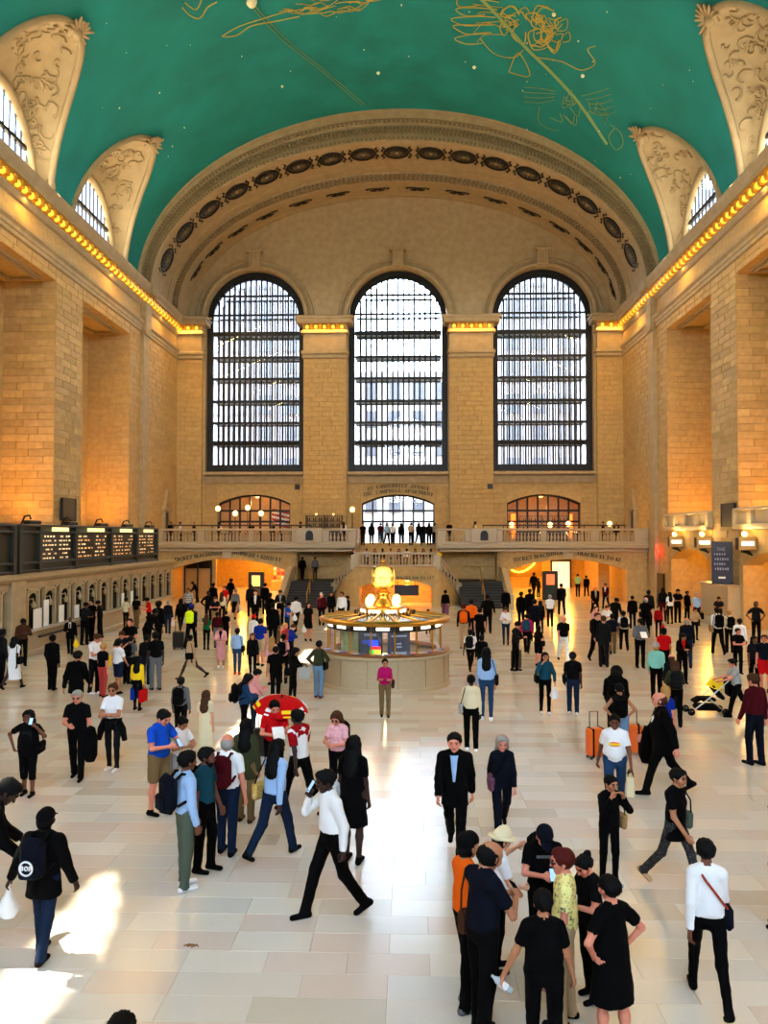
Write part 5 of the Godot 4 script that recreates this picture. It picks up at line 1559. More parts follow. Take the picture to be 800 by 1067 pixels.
	var nn := Shape.new(); nn.tube(pts, 0.07, 6, true); put("neon_tube", nn, glow("neon_yellow", Color(1.0, 0.8, 0.2), 5.0), ns)
	var bk := Shape.new(); bk.box(Vector3(-1.0, 2.2, -0.12), Vector3(3.6, 2.4, 0.08)); put("backing", bk, mat("sign_back", Color(0.55, 0.42, 0.2)), ns)
	var dd := base("door_9")
	structure(dd, "lit doorway at the end of the right passage")
	var dl := Shape.new(); dl.box(Vector3(15.2, 1.2, -77.7), Vector3(1.6, 2.4, 0.1)); put("lit_window", dl, glow("door_light", Color(1.0, 0.92, 0.75), 0.6), dd)
	var df := Shape.new()
	for x in [14.3, 16.1]: df.box(Vector3(x, 1.3, -77.65), Vector3(0.14, 2.6, 0.2))
	df.box(Vector3(15.2, 2.6, -77.65), Vector3(1.9, 0.24, 0.2)); put("door_frame", df, M["dark_wood"], dd)
	for s in [-1.0, 1.0]:
		letters("SUBWAY" if s < 0 else "WAITING ROOM", 0.34, M["letter_dark"], get_node("wall_passage_%s" % ("left" if s < 0 else "right")), at(s * 12.0, 3.3, -65.9), 0.05, "Droid Serif", 700)
		var lt := Shape.new(); lt.box(Vector3(s * 12.0, 3.4, -66.1), Vector3(8.6, 0.75, 0.3), Basis(), 0.03)
		put("lintel", lt, M["stone"], get_node("wall_passage_%s" % ("left" if s < 0 else "right")))


# ---------------------------------------------------------------- across the street, seen through the west windows
func build_street() -> void:
	var k := 0
	for b in [[-34.0, 50.0, 52.0, -92.0, Color(0.50, 0.50, 0.54), "grey office building across the avenue, behind the south window"], [1.0, 19.0, 26.0, -104.0, Color(0.74, 0.74, 0.73), "pale stone building across the avenue, behind the middle window"], [36.0, 50.0, 44.0, -92.0, Color(0.55, 0.55, 0.58), "office building across the avenue, behind the north window"]]:
		k += 1
		var t := thing("office_building", b[5], "building", at(b[0], 0, b[3]))
		var s := Shape.new(); s.box(Vector3(0, b[2] / 2, -6), Vector3(b[1], b[2], 12), Basis(), 0.2)
		put("wall", s, mat("facade_%d" % k, b[4], 0.9), t)
		var w := Shape.new(); w.box(Vector3.ZERO, Vector3(1.5, 2.1, 0.1)); w.box(Vector3(0, 0, 0.06), Vector3(1.5, 0.08, 0.06)); w.box(Vector3(0, -1.1, 0.1), Vector3(1.7, 0.12, 0.24))
		var wm := w.mesh()
		for i in int(b[1] / 3.0):
			var x: float = -b[1] / 2 + 1.5 + i * 3.0
			if absf(x + b[0]) > 27.0: continue
			for j in 9:
				var y := 9.0 + j * 3.6
				if y < b[2] - 2.0: put("window", wm, mat("facade_glass", Color(0.36, 0.39, 0.44), 0.2), t, at(x, y, 0.06))
	var st := Shape.new(); st.box(Vector3(0, -0.4, -92), Vector3(120, 0.5, 26))
	structure(put("ground", st, mat("asphalt", Color(0.3, 0.3, 0.31), 0.9), self), "grey street outside")
	# a torn scrap lying on the near floor
	var sc := thing("paper_scrap", "small torn brown scrap lying on the near floor", "scrap", Transform3D(Basis(), on_floor(198, 986)))
	for j in 3:
		var q := Shape.new(); q.tube(PackedVector3Array([Vector3(-0.08 + j * 0.05, 0.006, 0.02 * j), Vector3(-0.02 + j * 0.05, 0.01, -0.02), Vector3(0.05 + j * 0.03, 0.006, 0.03 * (j - 1))]), [0.006, 0.012, 0.005], 5)
		put("strip", q, mat("scrap_brown", Color(0.45, 0.28, 0.12), 0.9), sc)

# ================================================================ people
# A figure is a field of tapered capsules joined smoothly and meshed as one surface; each face belongs to skin, top, trousers, shoes, hair ...
class Field:
	var out := {}            # label -> [verts, normals, indices]
	var fold := FastNoiseLite.new()
	func _init() -> void:
		fold.frequency = 9.0; fold.seed = 4; fold.fractal_octaves = 2
	func run(prims: Array, cell: float, lo: Vector3, hi: Vector3, wrinkle: float) -> void:
		var nx := int((hi.x - lo.x) / cell) + 2
		var ny := int((hi.y - lo.y) / cell) + 2
		var nz := int((hi.z - lo.z) / cell) + 2
		var f := PackedFloat32Array(); f.resize(nx * ny * nz); f.fill(1.0)
		var lab := PackedByteArray(); lab.resize(nx * ny * nz)
		var rows := PackedByteArray(); rows.resize(ny * nz)
		for pr in prims:
			var label: int = pr[0]
			var a: Vector3 = pr[1]; var b: Vector3 = pr[2]
			var ra: float = pr[3]; var rb: float = pr[4]; var k: float = pr[5]
			var flat: float = pr[6]; var dz: Vector3 = pr[7]
			var cut: bool = pr[8]; var cp: Vector3 = pr[9]; var cn: Vector3 = pr[10]
			var r := maxf(ra, rb) + maxf(k, cell) + cell
			var p0 := Vector3(minf(a.x, b.x) - r, minf(a.y, b.y) - r, minf(a.z, b.z) - r)
			var p1 := Vector3(maxf(a.x, b.x) + r, maxf(a.y, b.y) + r, maxf(a.z, b.z) + r)
			var x0 := maxi(0, int((p0.x - lo.x) / cell)); var x1 := mini(nx - 1, int((p1.x - lo.x) / cell) + 1)
			var y0 := maxi(0, int((p0.y - lo.y) / cell)); var y1 := mini(ny - 1, int((p1.y - lo.y) / cell) + 1)
			var z0 := maxi(0, int((p0.z - lo.z) / cell)); var z1 := mini(nz - 1, int((p1.z - lo.z) / cell) + 1)
			if x1 <= x0 or y1 <= y0 or z1 <= z0: continue
			var g := 1.0 / flat - 1.0
			var ex := Vector3(cell, 0, 0)
			var step := ex + dz * (ex.dot(dz) * g)
			var ba := b - a; ba += dz * (ba.dot(dz) * g)
			var inv := 1.0 / maxf(ba.length_squared(), 1e-9)
			var sc := 1.0 if flat > 0.99 else (1.0 + flat) * 0.5
			var dr := rb - ra
			var cutstep := ex.dot(cn)
			for z in range(z0, z1 + 1):
				for y in range(y0, y1 + 1):
					var p := lo + Vector3(x0, y, z) * cell
					var q := p - a
					q += dz * (q.dot(dz) * g)
					var cd := (p - cp).dot(cn)
					var i := (z * ny + y) * nx + x0
					rows[z * ny + y] = 1
					for x in range(x0, x1 + 1):
						var h := clampf(q.dot(ba) * inv, 0.0, 1.0)
						var d := ((q - ba * h).length() - ra - dr * h) * sc
						if cut:
							if cd > d: d = cd
							cd += cutstep
						var old := f[i]
						if d < old + k:
							if d < old: lab[i] = label
							var m := k - absf(d - old)
							f[i] = minf(d, old) - (m * m / (4.0 * k) if m > 0.0 else 0.0)
						q += step
						i += 1
		# surface nets
		var ids := PackedInt32Array(); ids.resize(nx * ny * nz); ids.fill(-1)
		var V := PackedVector3Array(); var N := PackedVector3Array()
		var sx := 1; var sy := nx; var sz := nx * ny
		var quads := {}
		var corner := [0, sx, sy, sx + sy, sz, sx + sz, sy + sz, sx + sy + sz]
		for z in range(1, nz - 1):
			for y in range(1, ny - 1):
				if rows[z * ny + y] == 0: continue
				var i := (z * ny + y) * nx
				for x in range(1, nx - 1):
					var c := i + x
					var v := f[c]
					var inside := v < 0.0
					for ax in 3:
						var st: int = sx if ax == 0 else (sy if ax == 1 else sz)
						var v2 := f[c + st]
						if (v2 < 0.0) == inside: continue
						var u: int = sy if ax == 0 else (sz if ax == 1 else sx)
						var w: int = sz if ax == 0 else (sx if ax == 1 else sy)
						var cells := [c - u - w, c - w, c, c - u]
						for e in 4:
							var id: int = cells[e]
							if ids[id] >= 0: continue
							# position: mean of the edge crossings of the cell
							var f0 := f[id]; var f1 := f[id + sx]; var f2 := f[id + sy]; var f3 := f[id + sx + sy]
							var f4 := f[id + sz]; var f5 := f[id + sx + sz]; var f6 := f[id + sy + sz]; var f7 := f[id + sx + sy + sz]
							var s := Vector3.ZERO; var n := 0
							if (f0 < 0) != (f1 < 0): s += Vector3(f0 / (f0 - f1), 0, 0); n += 1
							if (f2 < 0) != (f3 < 0): s += Vector3(f2 / (f2 - f3), 1, 0); n += 1
							if (f4 < 0) != (f5 < 0): s += Vector3(f4 / (f4 - f5), 0, 1); n += 1
							if (f6 < 0) != (f7 < 0): s += Vector3(f6 / (f6 - f7), 1, 1); n += 1
							if (f0 < 0) != (f2 < 0): s += Vector3(0, f0 / (f0 - f2), 0); n += 1
							if (f1 < 0) != (f3 < 0): s += Vector3(1, f1 / (f1 - f3), 0); n += 1
							if (f4 < 0) != (f6 < 0): s += Vector3(0, f4 / (f4 - f6), 1); n += 1
							if (f5 < 0) != (f7 < 0): s += Vector3(1, f5 / (f5 - f7), 1); n += 1
							if (f0 < 0) != (f4 < 0): s += Vector3(0, 0, f0 / (f0 - f4)); n += 1
							if (f1 < 0) != (f5 < 0): s += Vector3(1, 0, f1 / (f1 - f5)); n += 1
							if (f2 < 0) != (f6 < 0): s += Vector3(0, 1, f2 / (f2 - f6)); n += 1
							if (f3 < 0) != (f7 < 0): s += Vector3(1, 1, f3 / (f3 - f7)); n += 1
							var gr := Vector3(f1 + f3 + f5 + f7 - f0 - f2 - f4 - f6, f2 + f3 + f6 + f7 - f0 - f1 - f4 - f5, f4 + f5 + f6 + f7 - f0 - f1 - f2 - f3).normalized()
							var cz := id / sz; var rem := id - cz * sz; var cy := rem / nx; var cx := rem - cy * nx
							var pos := lo + (Vector3(cx, cy, cz) + s / maxf(n, 1)) * cell
							var lb := lab[c if inside else c + st]
							if lb == 4: pos += gr * (fold.get_noise_3d(pos.x * 4.0, pos.y * 1.6, pos.z * 4.0) * 0.014 + 0.003)
							elif wrinkle > 0.0 and (lb == 1 or lb == 2): pos += gr * (fold.get_noise_3d(pos.x, pos.y * 0.6, pos.z) * wrinkle)
							ids[id] = V.size()
							V.append(pos); N.append(gr)
						var label: int = lab[c if inside else c + st]
						if not quads.has(label): quads[label] = PackedInt32Array()
						var qa: PackedInt32Array = quads[label]
						if inside: qa.append_array([ids[cells[0]], ids[cells[2]], ids[cells[1]], ids[cells[0]], ids[cells[3]], ids[cells[2]]])
						else: qa.append_array([ids[cells[0]], ids[cells[1]], ids[cells[2]], ids[cells[0]], ids[cells[2]], ids[cells[3]]])
						quads[label] = qa
		for label in quads:
			if not out.has(label): out[label] = [PackedVector3Array(), PackedVector3Array(), PackedInt32Array()]
			var o: Array = out[label]
			var ov: PackedVector3Array = o[0]; var on: PackedVector3Array = o[1]; var oi: PackedInt32Array = o[2]
			var re := PackedInt32Array(); re.resize(V.size()); re.fill(-1)
			for id in quads[label]:
				if re[id] < 0:
					re[id] = ov.size(); ov.append(V[id]); on.append(N[id])
				oi.append(re[id])
			out[label] = [ov, on, oi]

const SKIN := 0
const TOP := 1
const LEGS := 2
const SHOE := 3
const HAIR := 4
const EYE := 5
const LIP := 6
const HAT := 7
const SHIRT := 8
# poses: hips and knees (left, right), arms [flex, abduct, elbow, twist] (left, right), lean, head yaw, head pitch
const POSES := {
	"stand": [[2, 2, -2, 3], [2, 9, 14, 20], [0, 9, 14, 20], 0, 0, 0],
	"ease": [[8, 10, -3, 2], [6, 10, 22, 30], [-4, 8, 10, 20], 0, 8, 4],
	"walk": [[24, 8, -20, 22], [-20, 8, 14, 15], [20, 8, 26, 20], 3, 0, 3],
	"walk2": [[-20, 24, 24, 8], [20, 8, 26, 20], [-20, 8, 14, 15], 3, 0, 3],
	"stride": [[30, 6, -26, 30], [-16, 9, 12, 15], [12, 9, 22, 15], 4, 0, 2],
	"phone": [[4, 5, -3, 4], [32, 15, 88, 46], [30, 15, 90, 46], 3, 0, 26],
	"read": [[2, 2, -2, 3], [28, 15, 80, 38], [28, 15, 80, 38], 2, 0, 22],
	"ear_r": [[3, 4, -3, 3], [8, 22, 40, 40], [42, 26, 138, 20], 0, 0, 4],
	"ear_l": [[3, 4, -3, 3], [42, 26, 138, 20], [4, 10, 18, 20], 0, 0, 4],
	"walk_ear_r": [[-16, 20, 22, 6], [-14, 8, 22, 20], [48, 22, 138, 24], 4, 0, 8],
	"both_ears": [[3, 4, -2, 3], [42, 24, 140, 20], [46, 24, 138, 20], 2, 0, 8],
	"hip_ear": [[5, 6, -3, 4], [42, 34, 140, 10], [-18, 44, 84, 60], 0, 0, 2],
	"crossed": [[3, 4, -3, 4], [28, 8, 92, 76], [30, 8, 88, 78], -1, 6, 4],
	"wave_l": [[2, 2, -2, 3], [128, 20, 30, 0], [4, 9, 14, 20], 0, 0, -4],
	"selfie": [[4, 5, -3, 4], [86, 10, 30, 0], [14, 10, 40, 40], 0, 0, -4],
	"reach_l": [[4, 5, -3, 4], [70, 36, 22, 0], [20, 10, 60, 40], 2, 0, 8],
	"push": [[22, 10, -24, 20], [52, 8, 34, 20], [52, 8, 34, 20], 9, 0, 6],
	"carry": [[10, 8, -8, 8], [2, 12, 8, 10], [26, 9, 72, 40], 1, 0, 6],
	"bend": [[6, 8, -6, 10], [46, 8, 30, 20], [42, 8, 34, 20], 26, -18, 20],
	"hold": [[12, 8, -10, 10], [-2, 22, 6, 0], [6, 12, 12, 10], 1, 0, 0],
	"hips": [[4, 4, -4, 4], [-12, 40, 84, 60], [-12, 40, 84, 60], 0, 0, 2],
	"sit": [[84, 86, 80, 84], [30, 10, 60, 40], [28, 10, 66, 40], 6, 0, 8],
}
func swing(v: Vector3, axis: Vector3, deg: float) -> Vector3:
	return v.rotated(axis, deg_to_rad(deg))
# spec: pose, sleeve 0 none 1 short 2 long 3 coat, legs: trousers slim shorts skirt dress coat, hair: short long bun tail bald thin cap straw wool afro, w girth, fine 0..2, beard, glasses, tie
func figure(spec: Dictionary) -> Dictionary:
	var P := []
	var J := {}
	var H := 1.75
	var po: Array = POSES[spec.pose]
	var w: float = spec.get("w", 1.0) * 1.1
	var fem: bool = spec.get("fem", false)
	var fine: int = spec.fine
	var X := Vector3.RIGHT; var Y := Vector3.UP; var Z := Vector3.BACK
	var none := Vector3.ZERO
	var add := func(label: int, a: Vector3, b: Vector3, ra: float, rb: float, k := 0.03, flat := 1.0, dz := Vector3.BACK, cp := Vector3.ZERO, cn := Vector3.ZERO) -> void:
		P.append([label, a, b, ra, rb, k, flat, dz, cn != Vector3.ZERO, cp, cn])
	# legs
	var leg: Array = po[0]
	var hipw := 0.095 * (1.04 if fem else 1.0)
	var hl := [leg[0], leg[2]]; var kl := [leg[1], leg[3]]
	var sitting: bool = spec.pose == "sit"
	var thigh := 0.43; var shin := 0.43
	var drop := 9.9
	var feet := []
	for s in 2:
		var d := swing(-Y, X, -hl[s]); var e := swing(-Y, X, -hl[s] + kl[s])
		feet.append([d, e])
		drop = minf(drop, d.y * thigh + e.y * shin)
	var hip_y := -drop + 0.085
	var hip := Vector3(0, hip_y, 0)
	var bot: String = spec.legs
	var sides := [1.0, -1.0]
	var bare := bot in ["shorts", "skirt", "dress", "capri"]
	var slim := 0.86 if bot in ["slim", "tunic"] else 1.0
	for s in 2:
		var A: Vector3 = hip + X * float(sides[s]) * hipw
		var K: Vector3 = A + feet[s][0] * thigh
		var N: Vector3 = K + feet[s][1] * shin
		J["knee%d" % s] = K; J["ankle%d" % s] = N
		var toe := swing(Z, X, clampf(-hl[s] + kl[s], -40.0, 65.0) * 0.75 if N.y > 0.13 else 0.0)
		var th := 0.088 * sqrt(w); var kn := 0.06; var an := 0.042
		if bare:
			add.call(SKIN, A, K, 0.078 * sqrt(w), 0.052, 0.03)
			add.call(SKIN, K, K.lerp(N, 0.35) - toe * 0.01, 0.05, 0.055, 0.03)
			add.call(SKIN, K.lerp(N, 0.35) - toe * 0.01, N, 0.055, 0.034, 0.03)
		if bot == "shorts": add.call(LEGS, A, A.lerp(K, 0.92), th + 0.012, 0.088, 0.02, 1.0, Z, A.lerp(K, 0.94), feet[s][0])
		elif bot == "capri":
			add.call(LEGS, A, K, th, 0.075, 0.03); add.call(LEGS, K, K.lerp(N, 0.45), 0.075, 0.068, 0.02, 1.0, Z, K.lerp(N, 0.42), feet[s][1])
		elif not bare:
			add.call(LEGS, A, K, th * slim, (kn + 0.012) * slim, 0.03)
			add.call(LEGS, K, N + Vector3(0, -0.01, 0), (kn + 0.01) * slim, (an + (0.018 if bot != "slim" else 0.0)), 0.025)
		# shoes
		var heel: Vector3 = N - toe * 0.045 + Vector3(0, -0.052, 0).rotated(X, 0); var tip: Vector3 = N + toe * 0.15 + Vector3(0, -0.055, 0)
		if N.y > 0.13:
			heel = N - toe * 0.045 + (feet[s][1] as Vector3) * 0.05; tip = N + toe * 0.15 + (feet[s][1] as Vector3) * 0.05
		add.call(SHOE, heel, tip, 0.042, 0.036, 0.02, 0.9, Y)
		add.call(SHOE, N + Vector3(0, 0.0, 0), N.lerp(heel, 0.5), 0.042, 0.042, 0.025)
	# pelvis and torso
	var T := Transform3D(Basis(X, deg_to_rad(po[3])), hip)
	var tz := T.basis * Z
	var at_ := func(x: float, y: float, z := 0.0) -> Vector3: return T * Vector3(x, y, z)
	var low := LEGS if not bot in ["dress"] else TOP
	var mid := SHIRT if spec.get("open", false) else TOP
	add.call(low, hip + X * 0.06, hip - X * 0.06, 0.096 * w, 0.096 * w, 0.04, 0.86)
	add.call(low, hip, at_.call(0, 0.1), 0.126 * w, 0.118 * w, 0.04, 0.74, tz)
	var hem := 0.02
	var coat: bool = int(spec.sleeve) == 3
	if coat: hem = -0.22
	elif spec.get("tucked", false): hem = 0.09
	if bot == "tunic": hem = -0.2
	add.call(TOP, at_.call(0, hem - 0.05), at_.call(0, 0.18), (0.178 if coat else 0.160) * w, 0.142 * w, 0.012, 0.76, tz, at_.call(0, hem), -T.basis.y)
	var chest := (0.150 if not fem else 0.132) * lerpf(1.0, w, 0.6)
	add.call(TOP, at_.call(0, 0.14), at_.call(0, 0.36), 0.136 * w, chest, 0.05, 0.70, tz)
	var shw := (0.166 if not fem else 0.14) * lerpf(1.0, w / 1.1, 0.8)
	if fem:
		for s in sides: add.call(TOP, at_.call(s * 0.06, 0.31, 0.055), at_.call(s * 0.05, 0.29, 0.065), 0.062, 0.06, 0.05)
	if w > 1.24: add.call(TOP, at_.call(0, 0.1, 0.03), at_.call(0, 0.2, 0.03), 0.115 * w, 0.11 * w, 0.05)
	add.call(TOP, at_.call(shw * 0.82, 0.425, -0.01), at_.call(-shw * 0.82, 0.425, -0.01), 0.072, 0.072, 0.05)
	add.call(TOP, at_.call(0.06, 0.465, -0.015), at_.call(-0.06, 0.465, -0.015), 0.058, 0.058, 0.05)
	if bot in ["skirt", "dress"]:
		var len_: float = spec.get("hem", 0.5)
		var hb := hip - Y * len_
		add.call(TOP if bot == "dress" else LEGS, hip + Y * 0.04, hb - Y * 0.05, 0.15 * w, spec.get("flare", 0.2), 0.03, 0.82, Z, hb, -Y)
	if spec.get("open", false) and fine < 2:
		add.call(SHIRT, at_.call(0, 0.16, 0.108 + 0.1 * (w - 1)), at_.call(0, 0.46, 0.075), 0.022, 0.06, 0.003)
		if spec.get("tie", false): add.call(HAT, at_.call(0, 0.18, 0.13 + 0.1 * (w - 1)), at_.call(0, 0.45, 0.128), 0.02, 0.018, 0.003)
	# arms
	var arms := [po[1], po[2]]
	for s in 2:
		var sg: float = sides[s]
		var S: Vector3 = at_.call(sg * shw, 0.425, -0.01)
		var ar: Array = arms[s]
		var d := swing(-Y, Z, sg * (ar[1] + maxf(0.0, w - 1.12) * 40.0)); d = swing(d, X, -ar[0])
		d = T.basis * d
		var E := S + d * 0.29
		var fwd: Vector3 = (T.basis * swing(Z, X, -ar[0]))
		fwd = (fwd - d * fwd.dot(d)).normalized()
		fwd = fwd.rotated(d, deg_to_rad(ar[3]) * sg * 1.0)
		if fwd.dot(-X * sg) < -0.001 and ar[3] > 0: fwd = fwd.rotated(d, deg_to_rad(ar[3]) * sg * -2.0)
		var e := (d * cos(deg_to_rad(ar[2])) + fwd * sin(deg_to_rad(ar[2]))).normalized()
		var W := E + e * 0.25
		J["shoulder%d" % s] = S; J["elbow%d" % s] = E; J["wrist%d" % s] = W; J["fore%d" % s] = e
		var sl: int = int(spec.sleeve)
		if sl < 2:
			add.call(SKIN, S, E, 0.046, 0.038, 0.02)
			add.call(SKIN, E, W, 0.038, 0.026, 0.02)
			if sl == 1: add.call(TOP, S, S.lerp(E, 0.72), 0.066, 0.06, 0.03, 1.0, Z, S.lerp(E, 0.66), d)
		else:
			var fat := 0.012 if sl == 3 else 0.0
			add.call(TOP, S, E, 0.068 + fat, 0.056 + fat, 0.03)
			add.call(TOP, E, W, 0.052 + fat, 0.04 + fat, 0.02, 1.0, Z, W, e)
		# hand
		var nrm := fwd if ar[2] < 30 else (T.basis * Vector3(-sg, 0, 0))
		nrm = (T.basis * Vector3(-sg, 0, 0.25)); nrm = (nrm - e * nrm.dot(e)).normalized()
		var lat := e.cross(nrm).normalized()
		var kn := W + e * 0.085
		J["hand%d" % s] = W + e * 0.1 + nrm * 0.02
		if sl >= 2: add.call(SKIN, W - e * 0.06, W, 0.027, 0.026, 0.015)
		add.call(SKIN, W, kn, 0.028, 0.036, 0.015, 0.6, nrm)
		if fine >= 2:
			for q in 4:
				var k0 := W + e * (0.085 - absf(q - 1.4) * 0.004) + lat * ((q - 1.5) * 0.019)
				var ln: float = [0.034, 0.04, 0.037, 0.029][q]
				var c0 := (e * 0.92 + nrm * 0.38 + lat * (q - 1.5) * 0.05).normalized(); var c1 := (e * 0.5 + nrm * 0.86).normalized()
				add.call(SKIN, k0 - e * 0.01, k0 + c0 * ln, 0.0105, 0.0095, 0.004)
				add.call(SKIN, k0 + c0 * ln, k0 + c0 * ln + c1 * ln * 1.05, 0.0095, 0.0082, 0.004)
			var fw := lat if lat.dot(T.basis * Z) > 0 or absf(e.y) < 0.6 and lat.y > 0 else -lat
			var tb := W + e * 0.03 + fw * 0.026
			add.call(SKIN, tb, tb + (e * 0.6 + fw * 0.62 + nrm * 0.5).normalized() * 0.038, 0.0125, 0.011, 0.006)
			add.call(SKIN, tb + (e * 0.6 + fw * 0.62 + nrm * 0.5).normalized() * 0.038, tb + e * 0.062 + fw * 0.02 + nrm * 0.03, 0.011, 0.009, 0.004)
		else:
			add.call(SKIN, kn, kn + (e * 0.8 + nrm * 0.5) * 0.07, 0.03, 0.02, 0.015, 0.6, nrm)
			add.call(SKIN, W + e * 0.03, W + e * 0.075 + T.basis * Z * 0.04, 0.014, 0.011, 0.01)
	# head
	var nb: Vector3 = at_.call(0, 0.47, -0.012)
	var hp := deg_to_rad(po[5] + spec.get("nod", 0.0)); var hy := deg_to_rad(po[4] + spec.get("turn", 0.0))
	var hb_ := T.basis * Basis(Y, hy) * Basis(X, hp)
	var pivot: Vector3 = at_.call(0, 0.525, 0.0)
	var HT := Transform3D(hb_, pivot + hb_ * Vector3(0, 0.105, 0.02))
	var hd := func(x: float, y: float, z: float) -> Vector3: return HT * Vector3(x, y, z)
	var hx := hb_ * X; var hyv := hb_ * Y; var hz := hb_ * Z
	J["head"] = HT
	add.call(SKIN, nb, hd.call(0, -0.06, -0.02), 0.058, 0.05, 0.02)
	var hs := 0.95 if fem else 1.0
	add.call(SKIN, hd.call(0, 0.03, -0.03), hd.call(0, 0.035, 0.012), 0.084 * hs, 0.08 * hs, 0.02)
	add.call(SKIN, hd.call(0, 0.005, 0.03), hd.call(0, -0.082, 0.05), 0.07 * hs, 0.036 * hs, 0.03)
	if fine >= 1:
		add.call(SKIN, hd.call(0, 0.008, 0.093), hd.call(0, -0.028, 0.108), 0.009, 0.015, 0.012)
		for s in sides:
			add.call(SKIN, hd.call(s * 0.08, -0.005, -0.005), hd.call(s * 0.082, -0.03, 0.0), 0.017, 0.012, 0.006)
			add.call(SKIN, hd.call(s * 0.05, -0.02, 0.062), hd.call(s * 0.045, -0.04, 0.062), 0.028, 0.022, 0.02)
			add.call(EYE, hd.call(s * 0.032, 0.012, 0.088), hd.call(s * 0.038, 0.012, 0.086), 0.012, 0.011, 0.002)
			add.call(HAIR, hd.call(s * 0.018, 0.034, 0.096), hd.call(s * 0.048, 0.036, 0.086), 0.007, 0.006, 0.003)
		add.call(LIP, hd.call(-0.018, -0.058, 0.088), hd.call(0.018, -0.058, 0.088), 0.0085, 0.0085, 0.003, 0.8, hyv)
		if spec.get("glasses", false):
			for s in sides:
				add.call(EYE, hd.call(s * 0.036, 0.01, 0.1), hd.call(s * 0.04, 0.008, 0.098), 0.022, 0.022, 0.002, 0.6, hz)
				add.call(EYE, hd.call(s * 0.06, 0.014, 0.085), hd.call(s * 0.088, 0.01, 0.0), 0.006, 0.006, 0.002)
	var hair: String = spec.hair
	var front: Vector3 = hd.call(0, 0.062, 0.075)
	var hn := (hz * 0.86 - hyv * 0.5).normalized()
	if hair in ["short", "long", "bun", "tail", "afro", "curly"]:
		var r := 0.097 * hs
		if hair == "afro": r = 0.125
		if hair == "curly": r = 0.108
		add.call(HAIR, hd.call(0, 0.035, -0.035), hd.call(0, 0.045, 0.02), r, r * 0.94, 0.004, 1.0, Z, front, hn)
		if hair in ["long", "curly"]:
			var l := 0.30 if hair == "long" else 0.12
			add.call(HAIR, hd.call(0, 0.0, -0.055), (at_.call(0, 0.62 - l, -0.105) as Vector3), 0.098, 0.105, 0.03, 0.5, tz)
			for s in sides: add.call(HAIR, hd.call(s * 0.07, 0.02, 0.0), hd.call(s * 0.085, -l * 0.55, -0.02), 0.032, 0.03, 0.02)
		if hair == "bun": add.call(HAIR, hd.call(0, 0.085, -0.10), hd.call(0, 0.09, -0.11), 0.042, 0.042, 0.01)
		if hair == "tail": add.call(HAIR, hd.call(0, 0.04, -0.115), hd.call(0, -0.17, -0.13), 0.035, 0.022, 0.01)
	elif hair == "thin":
		add.call(HAIR, hd.call(0, -0.005, -0.04), hd.call(0, 0.0, -0.02), 0.093, 0.09, 0.004, 1.0, Z, hd.call(0, 0.03, 0.0), (hz * 0.7 + hyv * 0.7).normalized())
	elif hair in ["cap", "straw", "wool", "officer"]:
		add.call(HAIR, hd.call(0, -0.01, -0.035), hd.call(0, 0.0, -0.01), 0.09, 0.088, 0.004, 1.0, Z, hd.call(0, 0.0, 0.02), hz)
		add.call(HAT, hd.call(0, 0.045, -0.03), hd.call(0, 0.055 if hair != "straw" else 0.085, 0.01), 0.1, 0.098, 0.004, 1.0, Z, hd.call(0, 0.035, 0), (-hyv * 0.96 + hz * 0.25).normalized())
		if hair == "cap": add.call(HAT, hd.call(0, 0.045, 0.085), hd.call(0, 0.03, 0.15), 0.075, 0.06, 0.006, 0.16, (hyv * 0.97 + hz * 0.2).normalized())
		if hair in ["straw", "officer"]: add.call(HAT, hd.call(0, 0.04, -0.02), hd.call(0, 0.04, 0.02), 0.165 if hair == "straw" else 0.13, 0.165 if hair == "straw" else 0.14, 0.006, 0.1, hyv)
		if spec.get("locks", false): add.call(HAIR, hd.call(0, 0.0, -0.05), at_.call(0, 0.36, -0.10), 0.08, 0.06, 0.01, 0.7, tz)
	if spec.get("beard", false) and fine >= 1:
		add.call(HAIR, hd.call(0, -0.05, 0.04), hd.call(0, -0.09, 0.052), 0.062, 0.042, 0.004, 1.0, Z, hd.call(0, -0.045, 0.06), (hyv * 0.85 + hz * 0.1).normalized())
	J["back"] = Transform3D(T.basis, at_.call(0, 0.26, -0.13 * lerpf(1.0, w, 0.7)))
	J["T"] = T
	# meshing
	var F_ := Field.new()
	var lo := Vector3(9, 9, 9); var hi := Vector3(-9, -9, -9)
	for p in P:
		var r: float = maxf(p[3], p[4]) + 0.04
		for q in [p[1], p[2]]:
			lo = lo.min(q - Vector3(r, r, r)); hi = hi.max(q + Vector3(r, r, r))
	var cell: float = [0.030, 0.021, 0.0165][fine]
	if fine == 0:
		F_.run(P, cell, lo, hi, 0.006)
	else:
		# the head and the hands get finer grids of their own; the body grid leaves them out
		var small := []; var big := []
		for p in P:
			var isfine: bool = (p[0] in [HAIR, EYE, LIP] and (p[1] as Vector3).distance_to(HT.origin) < 0.2 and not hair in ["long"]) or (p[0] == HAT and hair in ["cap", "straw", "wool", "officer"]) or (p[0] == SKIN and (p[1] as Vector3).distance_to(HT.origin) < 0.125)
			if p[0] in [EYE, LIP] or (p[0] == HAIR and hair == "long"): isfine = true
			if isfine: small.append(p)
			else: big.append(p)
		var hands := []
		if fine >= 2:
			var rest := []
			for p in big:
				var near := -1
				for s in 2:
					if p[0] == SKIN and (p[1] as Vector3).distance_to(J["hand%d" % s]) < 0.125 and maxf(p[3], p[4]) < 0.037 and (p[1] as Vector3).distance_to(p[2]) < 0.12: near = s
				if near >= 0: hands.append(p)
				else: rest.append(p)
			big = rest
			for s in 2: big.append([SKIN, J["wrist%d" % s], J["wrist%d" % s] + J["fore%d" % s] * 0.012, 0.026, 0.025, 0.01, 1.0, Z, false, none, none])
